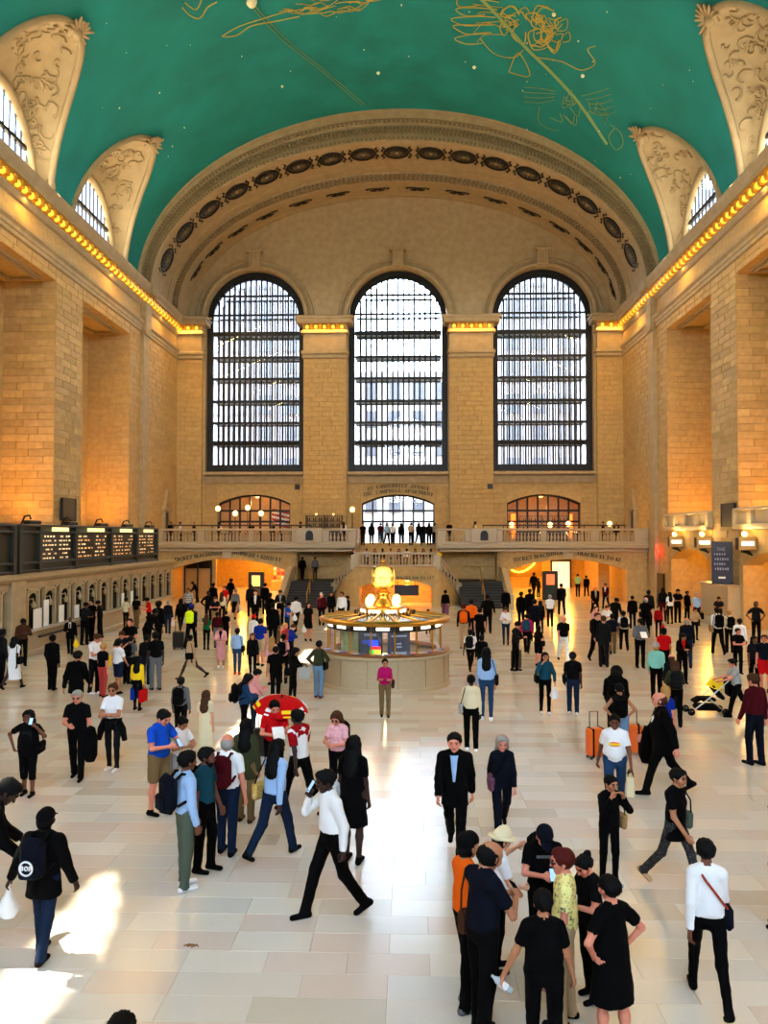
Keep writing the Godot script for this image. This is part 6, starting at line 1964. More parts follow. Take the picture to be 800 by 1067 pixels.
		F_.run(big, cell, lo, hi, 0.008)
		var hlo := Vector3(9, 9, 9); var hhi := Vector3(-9, -9, -9)
		small.append([SKIN, nb + hyv * 0.01, hd.call(0, -0.06, -0.02), 0.056, 0.05, 0.02, 1.0, Z, false, none, none])
		for p in small:
			var r: float = maxf(p[3], p[4]) + 0.02
			for q in [p[1], p[2]]:
				hlo = hlo.min(q - Vector3(r, r, r)); hhi = hhi.max(q + Vector3(r, r, r))
		F_.run(small, 0.0085 if fine >= 2 else 0.0125, hlo, hhi, 0.0)
		for s in 2:
			if hands.size() == 0: break
			var mine := []
			var c: Vector3 = J["hand%d" % s]
			for p in hands:
				if (p[1] as Vector3).distance_to(c) < (p[1] as Vector3).distance_to(J["hand%d" % (1 - s)]): mine.append(p)
			F_.run(mine, 0.0062, c - Vector3(0.14, 0.14, 0.14), c + Vector3(0.14, 0.14, 0.14), 0.0)
	return {"out": F_.out, "J": J, "H": J["head"].origin.y + 0.115}

# ---------------------------------------------------------------- dressing and placing
const HUES := {
	"black": Color(0.022, 0.022, 0.025), "jet": Color(0.012, 0.012, 0.014), "navy": Color(0.035, 0.05, 0.09), "charcoal": Color(0.07, 0.072, 0.078), "grey": Color(0.36, 0.37, 0.38), "pale grey": Color(0.58, 0.59, 0.58),
	"white": Color(0.86, 0.86, 0.85), "cream": Color(0.82, 0.77, 0.62), "beige": Color(0.66, 0.56, 0.42), "tan": Color(0.55, 0.42, 0.26), "khaki": Color(0.42, 0.34, 0.22), "olive": Color(0.20, 0.21, 0.13), "brown": Color(0.25, 0.15, 0.09),
	"red": Color(0.70, 0.04, 0.06), "crimson": Color(0.52, 0.03, 0.06), "maroon": Color(0.24, 0.03, 0.06), "pink": Color(0.80, 0.55, 0.55), "magenta": Color(0.62, 0.07, 0.33), "orange": Color(0.86, 0.36, 0.05), "yellow": Color(0.90, 0.76, 0.12), "lemon": Color(0.90, 0.86, 0.50),
	"blue": Color(0.06, 0.26, 0.66), "royal": Color(0.05, 0.15, 0.50), "sky": Color(0.56, 0.68, 0.82), "denim": Color(0.12, 0.22, 0.34), "jeans": Color(0.07, 0.12, 0.20), "pale jeans": Color(0.38, 0.50, 0.60), "teal": Color(0.08, 0.24, 0.30), "green": Color(0.04, 0.36, 0.20), "mint": Color(0.48, 0.72, 0.64), "sage": Color(0.28, 0.32, 0.27), "salmon": Color(0.62, 0.22, 0.20), "mauve": Color(0.40, 0.25, 0.33), "blond": Color(0.62, 0.46, 0.24), "auburn": Color(0.28, 0.07, 0.05), "silver": Color(0.55, 0.54, 0.51), "lime": Color(0.82, 0.93, 0.1),
}
const TONES := {"fair": Color(0.82, 0.60, 0.47), "rosy": Color(0.80, 0.50, 0.40), "tan": Color(0.66, 0.44, 0.31), "brown": Color(0.40, 0.24, 0.16), "dark": Color(0.19, 0.11, 0.08)}
func hue(n: String) -> StandardMaterial3D:
	var m := mat("cloth_" + n.replace(" ", "_"), HUES[n], 0.92)
	m.metallic_specular = 0.2
	return m
func flesh(n: String) -> StandardMaterial3D:
	var m := mat("skin_" + n, TONES[n], 0.6)
	m.metallic_specular = 0.35
	return m
func hair_mat(n: String) -> StandardMaterial3D:
	var m := mat("hair_" + n.replace(" ", "_"), HUES[n], 0.75)
	m.metallic_specular = 0.25
	return m
func shirt_front(J: Dictionary, w: float) -> Shape:
	# the shirt showing in the opening of a jacket: a curved wedge from collar to belt
	var T: Transform3D = J.T
	var s := Shape.new()
	var rows := []
	for j in 9:
		var u := j / 8.0
		var y := lerpf(0.475, 0.13, u)
		var half := lerpf(0.078, 0.02, pow(u, 0.8))
		var z := (0.098 + 0.040 * sin(PI * minf(1.0, u * 1.25 + 0.08) * 0.5)) * (1.0 if u < 0.3 else lerpf(1.0, w / 1.1, 0.9))
		var r := PackedVector3Array()
		for i in 7:
			var v := i / 3.0 - 1.0
			r.append(T * Vector3(v * half, y, z - v * v * half * 0.35 - (0.03 if i == 0 or i == 6 else 0.0)))
		rows.append(r)
	s.strip(rows, true)
	return s
var crowd := []
func folk(x: float, yh: float, yf: float, yaw: float, pose: String, top: String, sleeve: int, legs: String, legc: String, hair: String, hairc: String, desc: String, o := {}) -> void:
	crowd.append([x, yh, yf, yaw, pose, top, sleeve, legs, legc, hair, hairc, desc, o])
func build_people() -> void:
	list_people()
	var jobs := {}
	var specs := []
	for c in crowd:
		var o: Dictionary = c[12]
		var H: float = o.get("H", 0.0)
		var y: float = o.get("y", 0.0)
		var pos: Vector3
		if o.has("z"):
			pos = on_depth(c[0], c[1], o.z); pos.y = y
			if H == 0.0: H = 1.7
		elif c[2] > 0.0:
			pos = on_floor(c[0], c[2], y)
			if H == 0.0: H = clampf(on_depth(c[0], c[1], pos.z).y - y, 1.5, 1.92)
		else:
			if H == 0.0: H = 1.7
			pos = on_floor(c[0], c[1], y + H); pos.y = y
		var fine := 2 if pos.z > -19.5 else (1 if pos.z > -33.0 else 0)
		var spec := {"pose": c[4], "sleeve": c[6], "legs": c[7], "hair": c[9], "fine": fine}
		for k in ["w", "fem", "open", "tie", "beard", "glasses", "hem", "flare", "turn", "nod", "tucked", "locks"]:
			if o.has(k): spec[k] = o[k]
		var key := str(spec)
		if not jobs.has(key):
			jobs[key] = specs.size(); specs.append(spec)
		c.append_array([pos, H, jobs[key]])
	var made := []
	made.resize(specs.size())
	var work := func(i: int) -> void: made[i] = figure(specs[i])
	var id := WorkerThreadPool.add_group_task(work, specs.size())
	WorkerThreadPool.wait_for_group_task_completion(id)
	var meshes := []
	var tris := 0
	for m in made:
		var set_ := {}
		var body := ArrayMesh.new()
		for label in [SKIN, EYE, LIP, TOP, LEGS, SHOE, HAIR, HAT, SHIRT]:
			if not m.out.has(label): continue
			var a := []; a.resize(Mesh.ARRAY_MAX)
			a[Mesh.ARRAY_VERTEX] = m.out[label][0]; a[Mesh.ARRAY_NORMAL] = m.out[label][1]; a[Mesh.ARRAY_INDEX] = m.out[label][2]
			tris += m.out[label][2].size() / 3
			if label in [SKIN, EYE, LIP]: body.add_surface_from_arrays(Mesh.PRIMITIVE_TRIANGLES, a)
			else:
				var am := ArrayMesh.new(); am.add_surface_from_arrays(Mesh.PRIMITIVE_TRIANGLES, a)
				set_[label] = am
		set_["body"] = body; set_["has"] = m.out
		meshes.append(set_)
	print("people %d, figures %d, triangles %d" % [crowd.size(), specs.size(), tris])
	for c in crowd:
		var o: Dictionary = c[12]
		var m: Dictionary = made[c[15]]
		var set_: Dictionary = meshes[c[15]]
		var sc: float = c[14] / m.H
		var xf := Transform3D(Basis(Vector3.UP, deg_to_rad(c[3])).scaled(Vector3.ONE * sc), c[13])
		var n := thing("person", "person in " + c[11], "person", xf, o.get("group", ""))
		var b := put("body", set_.body, null, n)
		var k := 0
		for label in [SKIN, EYE, LIP]:
			if not set_.has.has(label): continue
			b.set_surface_override_material(k, flesh(o.get("skin", "tan")) if label == SKIN else (mat("eye_dark", Color(0.03, 0.022, 0.02), 0.3) if label == EYE else mat("lips", Color(0.50, 0.22, 0.19), 0.5)))
			k += 1
		if set_.has(TOP): put("dress" if c[7] == "dress" else ("coat" if c[6] == 3 else ("shirt" if not o.get("open", false) else "jacket")), set_[TOP], o.get("top_mat", hue(c[5])), n)
		if set_.has(LEGS): put({"skirt": "skirt", "shorts": "shorts"}.get(c[7], "trousers"), set_[LEGS], o.get("leg_mat", hue(c[8])), n)
		if set_.has(SHOE): put("shoes", set_[SHOE], hue(o.get("shoe", "black")), n)
		if set_.has(HAIR): put("hair", set_[HAIR], hair_mat(c[10]), n)
		if set_.has(HAT): put("tie" if c[9] not in ["cap", "straw", "wool", "officer"] else "hat", set_[HAT], hue(o.get("hat", "black")), n)
		if set_.has(SHIRT): put("shirt", set_[SHIRT], hue(o.get("under", "white")), n)
		if o.get("open", false) and not set_.has(SHIRT): put("shirt", shirt_front(m.J, o.get("w", 1.0) * 1.1), hue(o.get("under", "white")), n)
		for a in o.get("acc", []): accessory(a, xf, m.J, c)
		for e in o.get("extra", []): e.call(n, m.J)

# ---------------------------------------------------------------- carried things
var kit := {}
func kit_mesh(called: String) -> ArrayMesh:
	if kit.has(called): return kit[called]
	var s := Shape.new()
	match called:
		"pack":
			s.box(Vector3(0, 0, -0.02), Vector3(0.30, 0.44, 0.17), Basis(), 0.06); s.box(Vector3(0, 0.14, -0.03), Vector3(0.26, 0.2, 0.16), Basis(), 0.07)
		"pack_pocket": s.box(Vector3(0, -0.1, -0.12), Vector3(0.23, 0.2, 0.07), Basis(), 0.03)
		"pack_strap_l", "pack_strap_r":
			var g := 1.0 if called.ends_with("l") else -1.0
			s.tube(PackedVector3Array([Vector3(g * 0.08, 0.17, 0.05), Vector3(g * 0.095, 0.235, 0.12), Vector3(g * 0.105, 0.20, 0.225), Vector3(g * 0.115, 0.06, 0.265), Vector3(g * 0.15, -0.08, 0.2), Vector3(g * 0.14, -0.14, 0.05)]), 0.02, 6)
		"bag": s.box(Vector3.ZERO, Vector3(0.09, 0.24, 0.32), Basis(), 0.035)
		"bag_flap": s.box(Vector3(0.02, 0.05, 0), Vector3(0.07, 0.14, 0.30), Basis(), 0.03)
		"tote": s.box(Vector3(0, -0.24, 0), Vector3(0.13, 0.34, 0.36), Basis(), 0.02)
		"tote_handle":
			for g in [-1.0, 1.0]: s.tube(PackedVector3Array([Vector3(g * 0.06, -0.1, -0.1), Vector3(g * 0.02, 0.02, -0.03), Vector3(g * 0.02, 0.02, 0.03), Vector3(g * 0.06, -0.1, 0.1)]), 0.009, 5)
		"plastic":
			s.tube(PackedVector3Array([Vector3(0, 0.02, 0), Vector3(0, -0.07, 0), Vector3(0.01, -0.18, 0), Vector3(0.0, -0.28, 0.01), Vector3(0, -0.36, 0)]), [0.012, 0.035, 0.10, 0.13, 0.07], 9)
		"case": s.box(Vector3(0, 0.36, 0), Vector3(0.42, 0.6, 0.26), Basis(), 0.04)
		"case_band":
			for g in [-1.0, 1.0]: s.box(Vector3(g * 0.13, 0.36, 0), Vector3(0.045, 0.62, 0.28), Basis(), 0.01)
		"case_wheel": s.lathe([Vector2(0.0, -0.02), Vector2(0.035, -0.02), Vector2(0.035, 0.02), Vector2(0, 0.02)], 10, Vector3(0, 0.035, 0), Basis(Vector3.BACK, PI / 2))
		"case_handle":
			s.tube(PackedVector3Array([Vector3(-0.1, 0.66, -0.1), Vector3(-0.1, 1.0, -0.1), Vector3(0.1, 1.0, -0.1), Vector3(0.1, 0.66, -0.1)]), 0.012, 5)
		"phone": s.box(Vector3.ZERO, Vector3(0.075, 0.15, 0.012), Basis(), 0.004)
		"screen": s.box(Vector3(0, 0, 0.0065), Vector3(0.066, 0.135, 0.002))
		"jacket":
			s.tube(PackedVector3Array([Vector3(0, 0.06, 0.06), Vector3(0, 0.03, 0), Vector3(0.01, -0.2, 0), Vector3(0, -0.5, 0.02), Vector3(0, -0.62, 0.02)]), [0.05, 0.09, 0.13, 0.14, 0.09], 9)
		"bottle": s.lathe([Vector2(0.0, -0.11), Vector2(0.033, -0.11), Vector2(0.034, 0.05), Vector2(0.014, 0.09), Vector2(0.014, 0.115), Vector2(0, 0.115)], 12)
		"paper": s.box(Vector3.ZERO, Vector3(0.21, 0.28, 0.004))
	kit[called] = s.mesh()
	return kit[called]
func accessory(a: Array, xf: Transform3D, J: Dictionary, c: Array) -> void:
	# a: kind, colour, side (0 left, 1 right), optional label
	var kind: String = a[0]; var col: String = a[1]; var s: int = a[2] if a.size() > 2 else 0
	var words: PackedStringArray = (c[11] as String).split(" ")
	var who := " ".join(words.slice(0, 9))
	while who.ends_with(" in") or who.ends_with(" the") or who.ends_with(" of") or who.ends_with(" with") or who.ends_with(",") or who.ends_with(" by") or who.ends_with(" and") or who.ends_with(" at"): who = who.substr(0, maxi(who.rfind(" "), who.length() - 1 if who.ends_with(",") else who.rfind(" ")))
	var lab: String = a[3] if a.size() > 3 and a[3] != "" else ""
	var g := 1.0 if s == 0 else -1.0
	match kind:
		"backpack":
			var b: Transform3D = xf * (J.back as Transform3D) * Transform3D(Basis(), Vector3(0, 0.02, -0.075))
			var n := thing("backpack", lab if lab else "%s backpack on person in %s" % [col, who], "backpack", b)
			put("pack", kit_mesh("pack"), hue(col), n); put("pocket", kit_mesh("pack_pocket"), hue(col), n)
			put("strap", kit_mesh("pack_strap_l"), hue("black" if col != "maroon" else col), n); put("strap", kit_mesh("pack_strap_r"), hue("black" if col != "maroon" else col), n)
			if a.size() > 4: a[4].call(n)
		"shoulder":
			var T: Transform3D = J.T
			var q: Transform3D = xf * T * Transform3D(Basis(Vector3.UP, 0.0), Vector3(g * 0.235, 0.02, -0.04))
			var n := thing("shoulder_bag", lab if lab else "%s shoulder bag on person in %s" % [col, who], "bag", q)
			put("bag_body", kit_mesh("bag"), a[4] if a.size() > 4 else hue(col), n); put("flap", kit_mesh("bag_flap"), a[4] if a.size() > 4 else hue(col), n)
			var st := Shape.new()
			st.tube(PackedVector3Array([Vector3(0, 0.1, 0.13), Vector3(-g * 0.06, 0.3, 0.15), Vector3(-g * 0.11, 0.47, 0.05), Vector3(-g * 0.1, 0.46, -0.03), Vector3(-g * 0.05, 0.28, -0.1), Vector3(0, 0.1, -0.13)]), 0.011, 5)
			put("strap", st, hue("black" if col != "brown" else "brown"), n)
		"cross":
			var T: Transform3D = J.T
			var q: Transform3D = xf * T * Transform3D(Basis(), Vector3(g * 0.2, 0.0, 0.08))
			var n := thing("shoulder_bag", lab if lab else "%s cross-body bag on person in %s" % [col, who], "bag", q)
			put("bag_body", kit_mesh("bag"), hue(col), n); put("flap", kit_mesh("bag_flap"), hue(col), n)
			var st := Shape.new()
			st.tube(PackedVector3Array([Vector3(0, 0.08, 0.1), Vector3(-g * 0.12, 0.25, 0.08), Vector3(-g * 0.27, 0.44, 0.02), Vector3(-g * 0.3, 0.49, -0.09), Vector3(-g * 0.24, 0.40, -0.21), Vector3(-g * 0.1, 0.22, -0.22), Vector3(0, 0.08, -0.12)]), 0.013, 5)
			put("strap", st, a[4] if a.size() > 4 else hue("black"), n)
		"tote", "plastic", "jacket":
			var q := Transform3D(Basis(Vector3.UP, xf.basis.get_euler().y), xf * (J["hand%d" % s] if kind != "jacket" else (J["wrist%d" % s] as Vector3).lerp(J["elbow%d" % s], 0.4)))
			var n := thing({"tote": "tote_bag", "plastic": "plastic_bag", "jacket": "folded_jacket"}[kind], lab if lab else "%s %s held by person in %s" % [col, {"tote": "bag", "plastic": "plastic bag", "jacket": "jacket"}[kind], who], "bag" if kind != "jacket" else "jacket", q)
			put({"tote": "bag_body", "plastic": "bag_body", "jacket": "cloth"}[kind], kit_mesh(kind), hue(col), n)
			if kind == "tote": put("handle", kit_mesh("tote_handle"), hue("black"), n)
			if a.size() > 4: a[4].call(n)
		"suitcase":
			var q := xf * Transform3D(Basis(), Vector3(g * 0.42, 0, -0.15))
			q.origin.y = xf.origin.y
			var n := suitcase(q, col, lab if lab else "%s rolling suitcase beside person in %s" % [col, who])
		"phone":
			var e: Vector3 = J["fore%d" % s]
			var h: Vector3 = J["hand%d" % s]
			var q := xf * Transform3D(Basis(Vector3.RIGHT, -0.6), h + e * 0.03 + Vector3(0, 0.03, 0.0))
			var n := thing("phone", lab if lab else "dark phone held by person in %s" % who, "phone", q)
			put("case", kit_mesh("phone"), hue("black"), n); put("screen", kit_mesh("screen"), glow("phone_screen", Color(0.6, 0.75, 0.95), 0.35), n)
		"bottle":
			var q := Transform3D(Basis(Vector3.BACK, 0.9), xf * (J["hand%d" % s] as Vector3))
			var n := thing("water_bottle", lab if lab else "clear water bottle held by person in %s" % who, "bottle", q)
			put("bottle_body", kit_mesh("bottle"), mat("bottle_clear", Color(0.62, 0.66, 0.68), 0.15), n)
			var cp := Shape.new(); cp.lathe([Vector2(0.034, -0.06), Vector2(0.0345, 0.02)], 12)
			put("label_band", cp, hue("white"), n)
		"paper":
			var q := xf * Transform3D(Basis(Vector3.RIGHT, -0.9), ((J.hand0 as Vector3) + (J.hand1 as Vector3)) * 0.5 + Vector3(0, 0.05, 0.05))
			var n := put("paper_sheet", kit_mesh("paper"), M["paper"], self, q)
			tag(n, lab if lab else "white paper sheet read by person in %s" % who, "paper")
func suitcase(q: Transform3D, col: String, label: String) -> Node3D:
	var n := thing("suitcase", label, "suitcase", q)
	put("shell", kit_mesh("case"), mat("case_" + col, HUES[col], 0.4), n)
	if col == "orange": put("band", kit_mesh("case_band"), hue("black"), n)
	put("handle", kit_mesh("case_handle"), M["iron"], n)
	for x in [-0.16, 0.16]:
		for z in [-0.08, 0.08]: put("wheel", kit_mesh("case_wheel"), M["black_plastic"], n, at(x, 0, z))
	return n
func badge(n: Node3D) -> void:
	var s := Shape.new(); s.lathe([Vector2(0.085, 0.0), Vector2(0.085, 0.008), Vector2(0.066, 0.008), Vector2(0.066, 0.0)], 24)
	put("round_badge", s, hue("white"), n, Transform3D(Basis(Vector3.RIGHT, -PI / 2), Vector3(0, -0.06, -0.155)))
	letters("BOP", 0.05, hue("white"), n, Transform3D(Basis(Vector3.UP, PI), Vector3(0, -0.06, -0.158)), 0.006, "Droid Sans", 700)
func tote_print(n: Node3D) -> void:
	var s := Shape.new(); s.box(Vector3(0.066, -0.3, 0.04), Vector3(0.004, 0.1, 0.1)); put("print_patch", s, hue("yellow"), n)
func shirt_print(n: Node3D, J: Dictionary) -> void:
	var T: Transform3D = J.T
	var s := Shape.new(); s.ball(Vector3.ZERO, Vector3(0.1, 0.045, 0.02), 14, 6)
	put("print_oval", s, mat("print_peach", Color(0.9, 0.45, 0.3)), n, T * Transform3D(Basis(), Vector3(0, 0.29, 0.155)))
	var b := Shape.new(); b.box(Vector3.ZERO, Vector3(0.19, 0.035, 0.012)); put("print_bar", b, hue("yellow"), n, T * Transform3D(Basis(), Vector3(0, 0.295, 0.172)))
func grey_print(n: Node3D, J: Dictionary) -> void:
	var s := Shape.new(); s.box(Vector3.ZERO, Vector3(0.2, 0.2, 0.02), Basis(), 0.008)
	put("print_patch", s, hue("charcoal"), n, (J.T as Transform3D) * Transform3D(Basis(), Vector3(0.03, 0.28, 0.14)))
func chest_word(n: Node3D, J: Dictionary) -> void:
	var s := Shape.new(); s.box(Vector3.ZERO, Vector3(0.2, 0.03, 0.012)); put("print_bar", s, hue("grey"), n, (J.T as Transform3D) * Transform3D(Basis(), Vector3(0, 0.37, 0.118)))
func waist_jacket(n: Node3D, J: Dictionary) -> void:
	var s := Shape.new()
	s.tube(PackedVector3Array([Vector3(0.16, 0.06, 0.02), Vector3(0.1, 0.06, 0.12), Vector3(0, 0.05, 0.145), Vector3(-0.1, 0.06, 0.12), Vector3(-0.16, 0.06, 0.02), Vector3(-0.1, 0.07, -0.11), Vector3(0, 0.07, -0.13), Vector3(0.1, 0.07, -0.11)]), 0.045, 7, true)
	for g in [-1.0, 1.0]: s.tube(PackedVector3Array([Vector3(g * 0.14, 0.06, 0.05), Vector3(g * 0.22, -0.12, 0.03), Vector3(g * 0.27, -0.34, 0.02)]), [0.06, 0.075, 0.05], 7)
	s.tube(PackedVector3Array([Vector3(0, 0.05, 0.13), Vector3(0.02, -0.12, 0.13)]), [0.09, 0.06], 7)
	put("tied_jacket", s, hue("black"), n, J.T)
func red_raglan(n: Node3D, J: Dictionary) -> void:
	# red yoke and sleeves over a white shirt
	var T: Transform3D = J.T
	var s := Shape.new()
	s.tube(PackedVector3Array([T * Vector3(0.15, 0.43, -0.01), T * Vector3(0.07, 0.47, -0.015), T * Vector3(-0.07, 0.47, -0.015), T * Vector3(-0.15, 0.43, -0.01)]), [0.083, 0.078, 0.078, 0.083], 10)
	s.tube(PackedVector3Array([T * Vector3(0.11, 0.4, -0.03), T * Vector3(-0.11, 0.4, -0.03)]), 0.085, 10)
	for k in 2:
		var a: Vector3 = J["shoulder%d" % k]; var b: Vector3 = J["elbow%d" % k]
		s.tube(PackedVector3Array([a, a.lerp(b, 0.35), a.lerp(b, 0.72)]), [0.075, 0.073, 0.069], 10)
	put("red_yoke", s, hue("crimson"), n)
func umbrella(px: float, py: float) -> void:
	var pos := on_floor(285, 826) + Vector3(0.12, 0, -0.35)
	var c := on_depth(px, py, pos.z)
	var n := thing("umbrella", "open red umbrella with white print behind the red-shirted person", "umbrella", Transform3D(Basis(Vector3.RIGHT, 0.15) * Basis(Vector3.BACK, -0.12), c))
	for k in 8:
		var s := Shape.new()
		var rows := []
		for j in 6:
			var r := PackedVector3Array()
			var u := j / 5.0
			for i in 5:
				var a := TAU * (k + i / 4.0) / 8.0
				var sag := 1.0 - 0.06 * sin(PI * i / 4.0) * u
				r.append(Vector3(sin(a) * 0.56 * sin(u * 1.35) * sag, 0.30 * cos(u * 1.35), cos(a) * 0.56 * sin(u * 1.35) * sag))
			rows.append(r)
		s.strip(rows, true)
		var o := put("canopy_panel", s, hue("red"), n)
		var a := TAU * (k + 0.5) / 8.0
		var pr := Shape.new()
		var wd := 0.12 if k % 2 else 0.2
		pr.box(Vector3(0, 0, 0), Vector3(wd, 0.01, 0.07)); pr.box(Vector3(0, 0, 0.1), Vector3(wd * 0.8, 0.01, 0.03))
		put("print_block", pr, hue("white") if k % 3 else hue("yellow"), o, Transform3D(Basis(Vector3.UP, a) * Basis(Vector3.RIGHT, 0.75), Vector3(sin(a) * 0.455, 0.175, cos(a) * 0.455)))
	var sh := Shape.new(); sh.tube(PackedVector3Array([Vector3(0, 0.36, 0), Vector3(0, -0.5, 0)]), 0.012, 6)
	sh.tube(PackedVector3Array([Vector3(0, -0.5, 0), Vector3(0, -0.6, 0)]), 0.02, 6)
	put("shaft", sh, hue("black"), n)
func stroller() -> void:
	var a := on_floor(741, 744)
	var n := thing("stroller", "black baby stroller with a yellow hood pushed to the left", "stroller", Transform3D(Basis(Vector3.UP, PI / 2 + PI), a))
	# local +z is the direction of travel (left in the picture)
	var fr := Shape.new()
	for g in [-1.0, 1.0]:
		fr.tube(PackedVector3Array([Vector3(g * 0.24, 0.1, 0.62), Vector3(g * 0.24, 0.42, 0.2), Vector3(g * 0.24, 0.98, -0.42)]), 0.018, 6)
		fr.tube(PackedVector3Array([Vector3(g * 0.24, 0.1, -0.3), Vector3(g * 0.24, 0.45, 0.12)]), 0.016, 6)
	fr.tube(PackedVector3Array([Vector3(-0.24, 0.98, -0.42), Vector3(0.24, 0.98, -0.42)]), 0.02, 6)
	put("frame", fr, mat("alloy", Color(0.7, 0.7, 0.7), 0.3, 0.8), n)
	var se := Shape.new()
	se.box(Vector3(0, 0.42, 0.12), Vector3(0.42, 0.1, 0.4), Basis(), 0.04); se.box(Vector3(0, 0.62, -0.14), Vector3(0.42, 0.1, 0.5), Basis(Vector3.RIGHT, -0.9), 0.04); se.box(Vector3(0, 0.4, 0.4), Vector3(0.36, 0.07, 0.26), Basis(Vector3.RIGHT, 0.5), 0.03)
	put("seat", se, hue("black"), n)
	var bk := Shape.new(); bk.box(Vector3(0, 0.2, 0.16), Vector3(0.4, 0.16, 0.6), Basis(), 0.05); put("basket", bk, hue("black"), n)
	var ho := Shape.new()
	var rows := []
	for j in 7:
		var t := 0.35 + j / 6.0 * 1.5
		var r := PackedVector3Array()
		for i in 9:
			var u := PI * i / 8.0
			r.append(Vector3(0.25 * cos(u), 0.66 + 0.36 * sin(u) * sin(t), -0.2 + 0.36 * sin(u) * cos(t)))
		rows.append(r)
	ho.strip(rows)
	put("hood", ho, hue("yellow"), n)
	var bg := Shape.new(); bg.box(Vector3(0, 0.66, -0.5), Vector3(0.36, 0.34, 0.18), Basis(), 0.06); bg.box(Vector3(0, 0.9, -0.4), Vector3(0.4, 0.2, 0.22), Basis(), 0.06); put("hanging_bag", bg, hue("black"), n)
	for w in [[-0.24, 0.62], [0.24, 0.62], [-0.24, -0.3], [0.24, -0.3]]:
		var wh := Shape.new(); wh.lathe([Vector2(0.05, -0.02), Vector2(0.095, -0.02), Vector2(0.1, 0.0), Vector2(0.095, 0.02), Vector2(0.05, 0.02)], 16, Vector3(w[0], 0.1, w[1]), Basis(Vector3.BACK, PI / 2))
		wh.lathe([Vector2(0, -0.015), Vector2(0.055, -0.015), Vector2(0.055, 0.015), Vector2(0, 0.015)], 10, Vector3(w[0], 0.1, w[1]), Basis(Vector3.BACK, PI / 2))
		put("wheel", wh, hue("black"), n)
		var hb := Shape.new(); hb.lathe([Vector2(0.058, -0.023), Vector2(0.066, 0.0), Vector2(0.058, 0.023)], 14, Vector3(w[0], 0.1, w[1]), Basis(Vector3.BACK, PI / 2)); put("wheel_rim", hb, M["paper"], n)

# ---------------------------------------------------------------- who stands where: x, head y, foot y in the photograph, heading (0 towards the camera, 90 to the right), pose, top, sleeve, legs, colour, hair, colour, description
func print_mat(called: String, ground: Color, marks: Array, count: int, scale: float, size := 128, r0 := 2, r1 := 6) -> StandardMaterial3D:
	var im := Image.create(size, size, false, Image.FORMAT_RGB8)
	im.fill(ground)
	var r := RandomNumberGenerator.new(); r.seed = 5
	for k in count:
		var c := Vector2(r.randf() * size, r.randf() * size); var q := r.randi_range(r0, r1); var col: Color = marks[k % marks.size()]
		var el := r.randf_range(0.4, 1.0); var an := r.randf() * PI
		for y in range(-q, q + 1):
			for x in range(-q, q + 1):
				var v := Vector2(x, y).rotated(an)
				if v.x * v.x + v.y * v.y / (el * el) < q * q: im.set_pixel(posmod(int(c.x) + x, size), posmod(int(c.y) + y, size), col)
	var m := mat(called, Color.WHITE, 0.85)
	m.albedo_texture = ImageTexture.create_from_image(im)
	m.uv1_triplanar = true; m.uv1_scale = Vector3.ONE * scale
	return m
